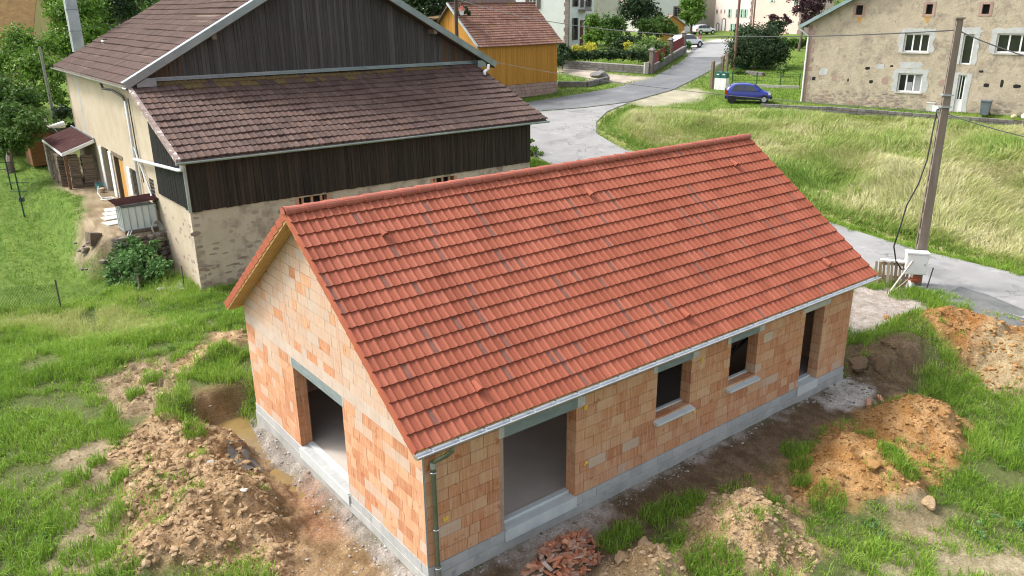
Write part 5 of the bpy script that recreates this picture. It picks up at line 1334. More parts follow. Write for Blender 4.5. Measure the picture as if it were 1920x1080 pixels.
for u, v, w, h in ((1565, 146, .35, .5), (1659, 151, .4, .5), (1768, 155, .45, .4), (1650, 125, .6, .35), (1706, 122, 1.6, .4), (1545, 134, .7, .5)):
    s, z = FR.at(u, v); MB().prism(irregular(s, z, w, h, 8), -.008, .05).build('bare_stone_patch', M['quoin'] if w < .5 else M['patch'], fwall)
M['ochre'] = mat('ochre_stain', [(.45, .24, .05), (.5, .3, .09)], scale=5)
for u, v in ((1611, 36), (1738, 35)):
    s, z = FR.at(u, v); MB().prism([(s-.28, z+.3), (s+.28, z+.3), (s+.05, z-.35)], -.006, .03).build('rust_stain', M['ochre'], fwall)
def fl(s, d, z=0): q = FR.o+s*FR.x+d*FR.y; return (q[0], q[1], q[2]+z)
# wheelie bin, meter boxes, sack by the farmhouse
def wheelie(loc, rz, lab, m, h=1.0):
    t = empty('wheelie_bin', loc, rz, lab, 'bin')
    mb = MB(); mb.mesh([(-.24, -.28, .06), (.24, -.28, .06), (.24, .22, .06), (-.24, .22, .06), (-.29, -.36, h*.93), (.29, -.36, h*.93), (.29, .3, h*.93), (-.29, .3, h*.93)], [(0, 3, 2, 1), (4, 5, 6, 7), (0, 1, 5, 4), (1, 2, 6, 5), (2, 3, 7, 6), (3, 0, 4, 7)]); mb.build('bin_body', m, t)
    MB().prism([(-.32, h*.935), (.32, h*.935), (.3, h), (-.3, h)], -.4, .32).build('lid', m, t)
    for sx in (-.26, .26): MB().tube([(sx-.03, .26, .09), (sx+.03, .26, .09)], .09, 10).build('wheel', M['black'], t)
M['bingrey'] = mat('grey_bin_plastic', [(.10, .13, .14), (.15, .18, .19)], scale=3, rough=.5)
s, z = FR.at(1848, 203, -.6); wheelie(fl(s, -.6), FR.rz, 'dark grey wheelie bin standing against the farmhouse right of its door', M['bingrey'])
s, z = FR.at(1745, 196, -.3); o = MB().box((-.22, -.15, 0), (.3, .15, .55)).box((-.24, -.17, .551), (.32, .17, .6)).build('meter_box', M['lintelp']); o.location = fl(s, -.3); o.rotation_euler = (0, 0, FR.rz); tag(o, 'pale grey stone block left of the farmhouse door', 'block')
s, z = FR.at(1756, 198, -.6); o = MB().box((-.2, -.15, 0), (.2, .15, .4)).box((-.21, -.16, .401), (.21, .16, .44)).build('meter_box', M['white']); o.location = fl(s, -.7); o.rotation_euler = (0, 0, FR.rz); tag(o, 'small white box in front of the grey block by the farmhouse door', 'box')
M['yellow'] = mat('yellow_plastic', [(.5, .45, .22), (.6, .55, .33)], scale=5)
s, z = FR.at(1903, 207, -1.2)
o = np_mesh('garden_sack', IV2*np.array([.24, .17, .15]), IF2, M['yellow'], tint=np.zeros(len(IF2)), smooth=True); o.location = fl(s, -1.2, .1); tag(o, 'small pale yellow sack on the farmhouse lawn at the right edge', 'sack')
o = np_mesh('garden_sack', IV2*np.array([.42, .28, .22]), IF2, M['white'], tint=np.zeros(len(IF2)), smooth=True); o.location = fl(s+.7, -1.3, .18); tag(o, 'white sack beside the yellow one at the right edge', 'sack')
# low block wall above the meadow
def block_wall(name, pts, h, t, m, label, cat, cap=None, blk=(.45, .22), seed=1, mb_back=None, part='stone'):
    """follows the ground; individually laid blocks over a solid core"""
    rg = random.Random(seed); base = pts[0]; t_ = empty(name, (base[0], base[1], float(hbase(*base[:2]))), 0, label, cat)
    core = MB(); cap_ = MB(); nb = 0
    for i in range(len(pts)-1):
        a, b_ = np.array(pts[i][:2]), np.array(pts[i+1][:2]); L_ = np.hypot(*(b_-a)); d = (b_-a)/L_; nn = np.array([-d[1], d[0]])
        k = max(1, int(L_/1.5))
        for j in range(k):
            p, q = a+(b_-a)*j/k-base[:2], a+(b_-a)*(j+1)/k-base[:2]
            z0_, z1_ = [float(hbase(*(w_+base[:2]+nn*0)))-float(hbase(*base[:2])) for w_ in (p, q)]
            core.bar((p[0], p[1], z0_+h/2-.15), (q[0], q[1], z1_+h/2-.15), t*.86, h+.22)
            if cap: cap_.bar((p[0], p[1], z0_+h+.03), (q[0], q[1], z1_+h+.03), t*1.15, .07)
        rows = max(1, int(h/blk[1]))
        for r in range(rows):
            x = -blk[0]*.5*(r % 2)
            while x < L_:
                w = blk[0]*rg.uniform(.75, 1.25); e = min(x+w, L_); x0_ = max(x, 0)
                c = a+d*(x0_+e)/2; z = float(hbase(*c))-float(hbase(*base[:2]))+h*(r+.5)/rows; x += w
                if e-x0_ < .1 or nb > 290: continue
                nb += 1
                for sd in (-1,):
                    o = obj_me(part, cube_mesh(m), t_); o.location = (c[0]-base[0], c[1]-base[1], z); o.scale = (e-x0_-.045, t*rg.uniform(.95, 1.15), h/rows-.04); o.rotation_euler = (0, 0, math.atan2(d[1], d[0]))
    core.build('wall_core', M['timber'] if mb_back is None else mb_back, t_)
    if cap: cap_.build('coping', cap, t_)
    return t_
M['dryblock'] = mat('grey_rubble_block', [(.13, .125, .12), (.22, .21, .20)], scale=4, tint='obj', tcols=[(.12, .115, .11), (.26, .25, .235), (.2, .165, .14)], tmix=.6, bump=.02)
mp = [tuple(G(u, v)[:2]) for u, v in ((1426, 205), (1560, 211))]+[(52.4, 10.9), (58.2, -2)]
block_wall('low_wall', [np.array([p[0], p[1]]) for p in mp], .42, .3, M['dryblock'], 'long low dark stone wall between the tall meadow and farmhouse lawn', 'wall', blk=(.5, .2), seed=3)
# ---- orange shed
sa = P(899, 184, 61.2); sb = P(1044, 172, 66.5); zs = min(sa[2], sb[2]); zs = float(hbase(sb[0], sb[1])); sa[2] = sb[2] = zs
FS = Frame(sa, sb)
shed = empty('orange_shed', sa, FS.rz, 'orange stained board shed on a stone base under an old clay tile roof', 'shed')
M['oboard'] = mat('orange_boards', [(.40, .185, .022), (.52, .26, .04)], scale=3, stretch=(4, 4, .3), rough=.65, tint='obj', tcols=[(.34, .15, .018), (.50, .24, .035), (.43, .2, .025)], tmix=.6, streak=(1, (14, 14, .4), (.30, .13, .02), .5))
sbz = FS.at(1040, 152)[1]; sez = FS.at(1040, 73)[1]; sd_ = 6.4; rise = 2.75
x = 0; rg = random.Random(8)
stw = MB().box((.02, .02, -.5), (FS.L-.02, sd_-.02, sbz-.02)).build('stone_base', M['timber'], shed)
for r in range(max(1, int(sbz/.26))+1):
    x = 0
    while x < FS.L:
        w = rg.uniform(.25, .6); e = min(x+w, FS.L); o = obj_me('stone', cube_mesh(M['basestone']) if 'basestone' in M else cube_mesh(M['quoin']), stw); o.location = ((x+e)/2, .03, -.1+.26*r+.13); o.scale = (e-x-.02, .12+rg.uniform(0, .05), .24); o.rotation_euler = (0, rg.uniform(-.04, .04), 0); x = e
wl_ = MB().box((.03, .05, sbz-.02), (FS.L-.03, sd_-.05, sez)).prism([(.05, sez), (sd_-.05, sez), (sd_/2, sez+rise-.15)], .04, FS.L-.04, Matrix(((0, 1, 0, 0), (1, 0, 0, 0), (0, 0, 1, 0), (0, 0, 0, 1)))).build('wall', M['oboard'], shed)
x = 0
while x < FS.L:
    e = min(x+rg.uniform(.2, .26), FS.L); block('plank', M['oboard'], (x+.006, .0-rg.uniform(0, .015), sbz), (e-.006, .05, sez), wl_); x = e
x = 0
while x < sd_:
    e = min(x+rg.uniform(.2, .26), sd_); zt = sez+rise*(1-abs((x+e)/2-sd_/2)/(sd_/2))-.1; block('plank', M['oboard'], (-.015-rg.uniform(0, .01), x+.006, sbz), (.03, e-.006, zt), wl_); x = e
ST = dict(cols=[(.19, .095, .07), (.29, .155, .115)], scale=2, detail=4, rough=.9, tmix=.6, tcols=[(.14, .08, .065), (.28, .14, .10), (.23, .12, .09), (.36, .22, .16)], spots=(.24, .17, .04), sscale=.8, sth=(.62, .72))
M['shedtile'] = mat('mixed_clay_tiles', tint='attr', **ST)
sro = MB(); su = Vector((0, sd_/2+.4, rise*(sd_/2+.4)/(sd_/2))).normalized(); sl_ = math.hypot(sd_/2+.4, rise*(sd_/2+.4)/(sd_/2)); zeb = sez-rise*.4/(sd_/2)
DS = slope_matrix((-.35, -.4, zeb), (1, 0, 0), su); sro.box((.02, .02, -.08), (FS.L+.68, sl_, -.02), DS)
DS2 = slope_matrix((FS.L+.35, sd_+.4, zeb), (-1, 0, 0), (0, -su.y, su.z)); sro.box((.02, .02, -.08), (FS.L+.68, sl_, -.02), DS2); sro = sro.build('roof', M['timber'], shed)
course_roof('roof_tiles', (-.35, -.4, zeb), (1, 0, 0), su, FS.L+.7, sl_, .26, .21, .02, M['shedtile'], sro, sag=.1, seed=8, lip=.05)
course_roof('roof_tiles', (FS.L+.35, sd_+.4, zeb), (-1, 0, 0), (0, -su.y, su.z), FS.L+.7, sl_, .26, .21, .02, M['shedtile'], sro, sag=.1, seed=9, lip=.05)
MB().tube([(-.4, sd_/2, sez+rise+.05), (FS.L+.36, sd_/2, sez+rise+.05)], .1, 6).build('ridge', M['shedtile'], sro)
MB().bar((-.4, -.42, zeb+.02), (-.4, sd_/2, sez+rise+.06), .12, .14).build('verge_flashing', M['zincold'], sro)
# lamp on the wooden pole in front of the shed
lq = P(858, 120, 60); lq[2] = float(hbase(lq[0], lq[1]))
lp = empty('street_lamp', lq, 0, 'dark wooden pole carrying a small red and white street lamp beside the orange shed', 'street lamp')
lt = P(848, -30, 60)[2]-lq[2]
M['darkpole'] = mat('tarred_pole', [(.05, .042, .036), (.10, .085, .07)], scale=3, stretch=(3, 3, .4))
MB().tube([(0, 0, -.3), (0, 0, lt)], [.17, .13], 10).build('post', M['darkpole'], lp)
lz_ = P(861, 22, 60)[2]-lq[2]; rx = np.array([_r[0], _r[1]])*.42
MB().tube([(0, 0, lz_+.9), (rx[0]*.6, rx[1]*.6, lz_+.75), (rx[0], rx[1], lz_+.3)], .025, 6).build('bracket', M['brickred'], lp)
M['redlamp'] = mat('faded_red_enamel', [(.45, .12, .09), (.55, .2, .16)], scale=4)
MB().tube([(rx[0], rx[1], lz_+.42), (rx[0], rx[1], lz_+.1)], [.08, .3], 12).build('lamp_shade', M['redlamp'], lp); MB().tube([(rx[0], rx[1], lz_+.09), (rx[0], rx[1], lz_-.25)], [.22, .12], 10).build('bulb_glass', M['white'], lp)
# grey board lean shed beside it
gq = P(822, 130, 64); gq[2] = float(hbase(gq[0], gq[1])); gs = empty('grey_shed', gq, FS.rz, 'grey weathered board shed between the dark fir and lamp pole', 'shed')
gh = P(840, 33, 64)[2]-gq[2]
for k in range(14): block('plank', M['plankg'], (-1.4+k*.22, -.03*(k % 2), -.3), (-1.4+k*.22+.21, .05, gh-.0), gs)
MB().box((-1.4, .06, -.3), (1.7, 3, gh-.2)).build('wall', M['plankg'], gs); MB().prism([(-1.7, gh-.3), (1.9, gh+.1), (1.9, gh+.2), (-1.7, gh-.2)], -.3, 3.3).build('roof', M['mosstile'], gs)

# ---- village houses behind
M['whitewall'] = mat('white_render', [(.68, .70, .68), (.76, .77, .75)], scale=1, bump=.004)
M['creamwall'] = mat('stained_cream_render', [(.62, .60, .50), (.70, .68, .59)], scale=.6, spots=(.42, .40, .34), sscale=1.1, sth=(.58, .72))
M['shadewall'] = mat('shade_grey_render', [(.36, .36, .33), (.44, .44, .40)], scale=.6, spots=(.30, .30, .28), sscale=.8, sth=(.6, .75))  # shade on the gabled house's side put into this grey; its door shares it
M['pinkwall'] = mat('pink_render', [(.66, .50, .43), (.72, .56, .49)], scale=.8); M['palepink'] = mat('pale_pink_render', [(.74, .62, .56), (.8, .69, .63)], scale=.8)
M['brownstone'] = mat('brown_quoin', [(.20, .15, .135), (.30, .235, .21)], scale=2, tint='obj', tcols=[(.19, .14, .125), (.31, .245, .22)], tmix=.5)
M['shutterbrown'] = mat('brown_shutter', [(.10, .07, .06), (.16, .115, .10)], scale=5); M['shuttergreen'] = mat('pale_green_shutter', [(.36, .55, .44), (.45, .63, .52)], scale=4); M['dkgreen'] = mat('dark_green_shutter', [(.02, .13, .10), (.04, .18, .14)], scale=4)
M['redroof'] = mat('village_roof_tiles', [(.20, .11, .09), (.30, .17, .13)], scale=1.2, stretch=(1, 1, 5))
def house2(name, a, b, depth, h, m, label, roofm, rise=3, m2=None, ridge='s', ov=.4):
    """box house on plane a-b; ridge along s ('s') or along d ('d', gable to the viewer)"""
    f = Frame(a, b); t = empty(name, f.o, f.rz, label, 'house')
    if ridge == 'd':
        w = MB().prism([(0, -.6), (f.L, -.6), (f.L, h), (f.L/2, h+rise), (0, h)], 0, .4).build('wall', m, t)
        MB().box((0, .4, -.6), (.4, depth, h)).box((f.L-.4, .4, -.6), (f.L, depth, h)).build('wall', m2 or m, t)
    else:
        w = MB().box((0, 0, -.6), (f.L, .4, h)).build('wall', m, t)
        SW = Matrix(((0, 1, 0, 0), (1, 0, 0, 0), (0, 0, 1, 0), (0, 0, 0, 1)))
        for x in (0, f.L-.4): MB().prism([(.4, -.6), (depth, -.6), (depth, h), (depth/2, h+rise), (.4, h)], x, x+.4, SW).build('wall', m2 or m, t)
    ro = MB()
    if ridge == 'd':
        for sg in (-1, 1):
            c = f.L/2; e = c+sg*(c+ov); ze = h-rise*ov/c; ro.prism([(c, h+rise+.15), (e, ze+.15), (e, ze), (c, h+rise)], -ov, depth+ov)
    else:
        SW = Matrix(((0, 1, 0, 0), (1, 0, 0, 0), (0, 0, 1, 0), (0, 0, 0, 1)))
        for sg in (-1, 1):
            c = depth/2; e = c+sg*(c+ov); ze = h-rise*ov/c; ro.prism([(c, h+rise+.15), (e, ze+.15), (e, ze), (c, h+rise)], -ov, f.L+ov, SW)
    ro.build('roof', roofm, t)
    return f, t, w
def shut_window(par, r, frame, shut=None, nm=2, sur=None, cross=2):
    a, b, c, d = r
    MB().box((a, -.01, c), (b, -.004, d)).build('window_shade_sheet', M['dark'], par)  # dark sheet laid on the wall, painted as the shaded opening
    w = window(par, r, frame, nm, min(.08, (b-a)*.12), -.05, cross=cross)
    if sur is not None:
        for lo, hi in (((a-.14, c-.14), (a, d+.14)), ((b, c-.14), (b+.14, d+.14)), ((a, d), (b, d+.14)), ((a, c-.14), (b, c))): MB().box((lo[0], -.05, lo[1]), (hi[0], .05, hi[1])).build('window_surround', sur, w)
    if shut is not None:
        q = (b-a)*.55
        MB().box((a-q-.02, -.09, c), (a-.02, -.04, d)).build('shutter', shut, w); MB().box((b+.02, -.09, c), (b+q+.02, -.04, d)).build('shutter', shut, w)
    return w
# white house with brown quoins
c0 = P(1065, 90, 102); zc = float(hbase(c0[0], c0[1]))
def flat(p, z): p = np.array(p); p[2] = z; return p
f1, t1, w1 = house2('white_house', flat(P(940, 86, 106), zc), flat(c0, zc), 9, 9.5, M['whitewall'], 'tall white house with brown corner stones behind the orange shed', M['redroof'], 4)
shut_window(t1, f1.rect(993, -6, 1006, 17), M['white'], M['shutterbrown'])
for k in range(18): MB().box((f1.L-.62+.15*(k % 2), -.04, .5*k), (f1.L+.04, .3, .5*k+.47)).build('quoin', M['brownstone'], t1)
# its entrance side
ef = Frame(flat(c0, zc)+np.array([0.02*f1.x[0], .02*f1.x[1], 0]), flat(c0, zc)+f1.y*9)
eh = empty('entrance_front', (f1.L+.02, 0, 0), R(90)); eh.parent = t1
def epart(name, m, s0, s1, z0_, z1_, d0=-.06, d1=.02): return MB().box((s0, d0, z0_), (s1, d1, z1_)).build(name, m, eh)
for s0, s1, z0_, z1_ in ((1.6, 2.7, .9, 3.6), (6.3, 7.4, .9, 3.6), (1.6, 2.7, 5.0, 7.6), (6.3, 7.4, 5.0, 7.6)): epart('window', M['glass'], s0, s1, z0_, z1_); epart('shutter', M['shutterbrown'], s0-.35, s0-.02, z0_, z1_, -.12, -.06); epart('shutter', M['shutterbrown'], s1+.02, s1+.35, z0_, z1_, -.12, -.06)
M['redbrowndoor'] = mat('red_brown_door', [(.13, .05, .035), (.18, .075, .05)], scale=4)
epart('door', M['redbrowndoor'], 4.0, 5.1, .1, 3.3); epart('window', M['shutterbrown'], 4.0, 5.1, 4.9, 7.8)
epart('balcony_slab', M['brownstone'], 3.3, 5.8, 4.4, 4.65, -.9, 0)
for k in range(12): epart('balcony_bar', M['browniron'], 3.35+k*.21, 3.39+k*.21, 4.66, 5.55, -.88, -.84)
epart('balcony_rail', M['browniron'], 3.3, 5.8, 5.56, 5.62, -.9, -.82)
# cream house, white gabled house, pink house, yellow house
zc2 = 5.4
f2, t2, w2 = house2('cream_house', flat(P(1096, 66, 122), zc2), flat(P(1161, 63, 124), zc2), 8, 9, M['creamwall'], 'stained cream house half hidden by garden shrubs right of the white house', M['redroof'], 3.5)
for k in range(14): MB().box((f2.L-.4, -.05, .6*k), (f2.L+.04, .2, .6*k+.55)).build('quoin', M['lintelp'], t2)
f3, t3, w3 = house2('gabled_house', flat(P(1208, 56, 146), 5.6), flat(P(1303, 57, 150), 5.6), 10, 5.6, M['whitewall'], 'white gabled house with a grilled stone window behind the bright tree', M['redroof'], 5.2, M['shadewall'], 'd', .5)
shut_window(t3, f3.rect(1263, 13, 1277, 31), M['brownstone'], None, 2, M['brownstone'], 3)
MB().box((f3.L*.55, -.02, 0), (f3.L*.72, .0, 2.2)).build('door', M['shadewall'], t3)
f4, t4, w4 = house2('shaded_side_block', flat(P(1299, 56, 152), 5.6), flat(P(1342, 58, 158), 5.6), 8, 6.0, M['shadewall'], 'shaded side of the white gabled house as a grey block with a steep dark roof edge right of the bright tree', M['redroof'], 3.6, None, 'd', .3)  # shaded side of the gabled house, built as a separate grey block
pc = P(1407, 66, 146)
f5, t5, w5 = house2('pink_house', flat(P(1338, 65, 153), 5.6), flat(pc, 5.6), 9, 9.2, M['palepink'], 'pink house with pale green shutters and arched doors at the village end', M['redroof'], 4, M['pinkwall'])
for (u0, v0, u1, v1) in ((1366, 17, 1370, 33), (1380, 17, 1384, 33), (1389, 17, 1393, 33), (1396, 17, 1400, 33), (1370, 44, 1374, 60), (1377, 44, 1381, 60), (1386, 44, 1390, 60)):
    shut_window(t5, f5.rect(u0, v0, u1, v1), M['white'], M['shuttergreen'], 1, None, 1)
for u0, v0, u1, v1 in ((1343, 18, 1346, 25), (1351, 18, 1353, 25), (1358, 18, 1360, 25)):
    r = f5.rect(u0, v0, u1, v1); MB().box((r[0], -.05, r[2]), (r[1], .05, r[3])).build('slit_window', M['brownstone'], t5)
def arch(f, par, u0, u1, vt, vb, m, name='arched_door'):
    r = f.rect(u0, vt, u1, vb); c = (r[0]+r[1])/2; hw = (r[1]-r[0])/2; zt = r[3]-hw
    def outline(e): return [(c-hw-e, 0), (c-hw-e, zt)]+[(c+(hw+e)*math.cos(a), zt+(hw+e)*math.sin(a)) for a in np.linspace(math.pi, 0, 9)][1:-1]+[(c+hw+e, zt), (c+hw+e, 0)]
    d = MB().prism(outline(.25), -.04, .05).build(name, M['brownstone'], par); MB().prism(outline(0), -.07, -.041).build('door_leaf', m, d)
arch(f5, t5, 1353.5, 1360, 36, 66, M['white']); arch(f5, t5, 1343.5, 1347.5, 45, 65, M['white'])
for k in range(15): MB().box((f5.L-.55+.2*(k % 2), -.05, .62*k), (f5.L+.05, .5+.2*(k % 2), .62*k+.58)).build('quoin', M['brownstone'], t5)
f6, t6, w6 = house2('pink_house', flat(pc, 5.6)+f5.x*.1, flat(P(1500, 70, 138), 5.6), 9, 10.5, M['pinkwall'], 'salmon pink side wing with green shutters behind the trimmed hedge', M['redroof'], 4)
shut_window(t6, f6.rect(1446, -8, 1451, 5), M['white'], M['shuttergreen'], 1); shut_window(t6, f6.rect(1491, -12, 1496, 9), M['white'], M['dkgreen'], 1)
for k in range(15): MB().box((f6.L-.7+.2*(k % 2), -.05, .7*k), (f6.L+.05, .3, .7*k+.66)).build('quoin', M['brownstone'], t6)
fy, ty, wy = house2('yellow_house', flat(P(-140, 84, 84), P(-140, 90, 84)[2]), flat(P(52, 84, 80), P(-140, 90, 84)[2]), 10, 1, M['yellow'], 'yellow house with a mossy brown roof at the top left', M['mosstile'], 1) if False else (None, None, None)
qa_, qb_ = P(-140, 90, 76), P(50, 86, 78); zy = 4.2; qa_[2] = qb_[2] = zy
hy = P(40, 50, 77)[2]-zy
M['yellowwall'] = mat('yellow_render', [(.56, .44, .20), (.64, .52, .27)], scale=.8); M['thatchy'] = mat('mossy_brown_roof', [(.15, .085, .025), (.24, .145, .045)], scale=2, spots=(.40, .33, .24), sscale=5, sth=(.7, .72), bump=.03)
fy, ty, wy = house2('yellow_house', qa_, qb_, 11, hy, M['yellowwall'], 'yellow house with a mossy brown roof at the top left', M['thatchy'], 5.5, None, 's', 1.0)
course_roof('roof_tiles', (-1.0, -1.0, hy-1.0+.18), (1, 0, 0), (0, 5.5, 5.5), fy.L+2, 9.0, .4, .3, .03, M['otile_a'], ty, seed=12) if False else None
MB().box((fy.L-1.1, -.3, -.6), (fy.L-.8, 0, hy)).build('corner_post', M['timber'], ty)
fz, tz_, wz = house2('roadside_house', flat(P(842, 40, 84), 4.2), flat(P(962, 40, 88), 4.2), 8, P(900, 6, 86)[2]-4.2, M['creamwall'], 'beige house with a slate roof rising behind the orange shed', M['slate'], 5)
# small pitched garden hut
hq = P(1238, 62, 118); hq[2] = float(hbase(hq[0], hq[1])); fh, th_, wh = house2('garden_hut', hq, hq+np.array([2.8, -2.2, 0]), 3, 2.2, M['orangewood'], 'tiny gabled timber hut peeping over the garden shrubs', M['redroof'], 1.3, None, 'd', .25)
# ---- garden wall with pillars and red railing
gw_ = [G(1046, 127)[:2], G(1217, 139)[:2], G(1284, 98)[:2]]
block_wall('garden_wall', gw_, .72, .35, M['dryblock'], 'grey stone garden wall with coping along the verge and the village street', 'wall', cap=M['kerbs'], blk=(.6, .24), seed=6)
M['pillar'] = mat('brown_pillar', [(.12, .09, .08), (.19, .15, .135)], scale=4)
gp_ = [G(1221, 139), G(1256, 115), G(1281, 99)]
for q, lab in zip(gp_, ('stone gate pillar at the corner of the garden wall', 'middle stone pillar between the two red railings', 'stone pillar at the street end of the garden wall')):
    t = empty('gate_pillar', (q[0], q[1], float(hbase(q[0], q[1]))), YA-R(40), lab, 'pillar', 'pillars of the garden wall')
    MB().box((-.19, -.19, -.2), (.19, .19, 2.2)).build('shaft', M['pillar'], t); MB().box((-.27, -.27, 2.21), (.27, .27, 2.33)).box((-.15, -.15, 2.34), (.15, .15, 2.44)).build('cap', M['kerbs'], t)
M['redrail'] = mat('dark_red_railing', [(.10, .02, .02), (.15, .035, .03)], scale=4)
for i, lab in ((0, 'dark red railing between the corner pillar and the middle one'), (1, 'dark red railing between the middle pillar and the street end one')):
    a, b_ = gp_[i], gp_[i+1]; z0_ = float(hbase(a[0], a[1])); t = empty('railing', (a[0], a[1], z0_), 0, lab, 'railing', 'railings of the garden wall')
    n = 24
    for k in range(1, n):
        p = (b_-a)*k/n; dz = float(hbase(a[0]+p[0], a[1]+p[1]))-z0_; MB().box((p[0]-.03, p[1]-.03, dz+.8), (p[0]+.03, p[1]+.03, dz+1.85)).build('bar', M['redrail'], t)
    p = b_-a; dz = float(hbase(b_[0], b_[1]))-z0_
    for h in (.95, 1.75): MB().bar((0, 0, h), (p[0], p[1], dz+h), .06).build('rail', M['redrail'], t)
q = G(1210, 138); o = MB().box((-.2, -.12, 0), (.2, .12, 1.0)).box((-.22, -.14, 1.001), (.22, .14, 1.06)).build('meter_cabinet', M['lintelp']); o.location = (q[0]-.3, q[1]-.35, float(hbase(q[0], q[1]))); o.rotation_euler = (0, 0, R(-30)); tag(o, 'small cream meter cabinet against the garden wall near its corner pillar', 'cabinet')
# low wall and stone lump by the shed
block_wall('stone_wall', [G(1046, 163)[:2], G(1100, 163)[:2], G(1140, 154)[:2]], .5, .35, M['dryblock'], 'low rough stone wall running from the orange shed along the road', 'wall', blk=(.4, .2), seed=9)
lumps('mossy_rock', np.array([[G(1125, 152)[0], G(1125, 152)[1], float(hbase(*G(1125, 152)[:2]))+.55]]), np.array([.75]), np.array([.5]), M['dryblock'], 3, flat=.5, V0=IV2, F0=IF2); tag(bpy.data.objects['mossy_rock'], 'big mossy rock at the end of the low roadside wall', 'rock', kind='thing')
# ---- right hand garden: fence, mailboxes, posts
mq = G(1352, 168); mbx = empty('mailbox_block', (mq[0], mq[1], float(hbase(*mq[:2]))), FR.rz, 'white block pedestal with two dark green mailboxes at the garden corner', 'mailbox')
for r in range(4):
    for k in range(2): block('block', M['white'], (-.52+.52*k+.01, -.3, .24*r), (.0+.52*k-.01, .3, .24*r+.23), mbx)
M['mailgreen'] = mat('mailbox_green', [(.02, .10, .075), (.035, .14, .11)], scale=4, rough=.4)
for k in range(2):
    b_ = MB().prism([(-.5+.52*k, .97), (-.02+.52*k, .97), (-.02+.52*k, 1.4), (-.26+.52*k, 1.5), (-.5+.52*k, 1.4)], -.28, .28).build('mailbox', M['mailgreen'], mbx); MB().box((-.36+.52*k, -.29, 1.22), (-.14+.52*k, -.281, 1.3)).build('label_plate', M['white'], b_)
pq = [G(1334, 166), G(1353, 146), G(1362, 138)]
for q, lab, h in zip(pq, ('dark wooden gate post nearest the white mailbox block', 'second dark gate post up the street from the mailbox', 'third dark gate post up the street from the mailbox'), (2.2, 1.9, 1.9)):
    o = MB().prism([(-.11, -.1), (.11, -.1), (.11, h), (0, h+.12), (-.11, h)], -.11, .11).build('gate_post', M['timber']); o.location = (q[0], q[1], float(hbase(*q[:2]))); tag(o, lab, 'post', 'gate posts by the mailbox')
ga = G(1337, 165); gb = G(1352, 148); z0_ = float(hbase(*ga[:2])); t = empty('garden_gate', (ga[0], ga[1], z0_), 0, 'thin metal garden gate between the dark posts by the mailbox', 'gate')
p = gb-ga
for h in (.3, 1.5): MB().bar((0, 0, h), (p[0], p[1], h+.2), .05).build('rail', M['browniron'], t)
for k in range(11): MB().bar((p[0]*k/10, p[1]*k/10, .25+.02*k), (p[0]*k/10, p[1]*k/10, 1.55+.02*k), .03).build('bar', M['browniron'], t)
fa_ = [G(u, v) for u, v in ((1372, 163), (1418, 163), (1462, 165), (1498, 166))]; z0_ = float(hbase(*fa_[0][:2])); t = empty('garden_fence', (fa_[0][0], fa_[0][1], z0_), 0, 'thin wire garden fence on a low kerb behind the blue car', 'fence')
for i, q in enumerate(fa_):
    d = q-fa_[0]; dz = float(hbase(*q[:2]))-z0_; MB().bar((d[0], d[1], dz-.1), (d[0], d[1], dz+1.2), .06).build('post', M['greenmetal'], t)
    if i:
        e = fa_[i-1]-fa_[0]; ez = float(hbase(*fa_[i-1][:2]))-z0_
        for h in (.55, .85, 1.15): MB().bar((e[0], e[1], ez+h), (d[0], d[1], dz+h), .02).build('wire', M['greenmetal'], t)
        MB().bar((e[0], e[1], ez+.1), (d[0], d[1], dz+.1), .2, .25).build('kerb', M['lintelp'], t)
q = G(1376, 131); o = MB().tube([(0, 0, -.2), (0, 0, 9.6)], .13, 8).build('telegraph_pole', mat('red_brown_pole', [(.17, .085, .065), (.24, .13, .10)], scale=3)); o.location = (q[0], q[1], float(hbase(*q[:2]))); tag(o, 'red brown pole standing at the left edge of the big dark bush', 'pole')
q = P(1411, 60, 128); o = MB().tube([(0, 0, 0), (0, 0, 9)], .13, 8).build('telegraph_pole', bpy.data.materials['red_brown_pole']); o.location = (q[0], q[1], float(hbase(*q[:2]))); tag(o, 'red brown pole farther back in front of the pink house corner', 'pole')
block_wall('flower_bed', [G(1400, 139)[:2], G(1432, 143)[:2]], .35, .4, M['dryblock'], 'low grey stone flower bed edge under the big dark bush', 'edging', blk=(.5, .2), seed=4)
o = MB().box((-.9, -.04, 0), (.9, .04, 1.5)).box((-.94, -.06, -.1), (-.86, .06, 1.6)).box((.86, -.06, -.1), (.94, .06, 1.6)).build('green_screen', M['mailgreen']); q = G(1388, 128); o.location = (q[0], q[1], float(hbase(*q[:2]))); o.rotation_euler = (0, 0, FR.rz); tag(o, 'dark green privacy screen at the foot of the big dark bush', 'screen')

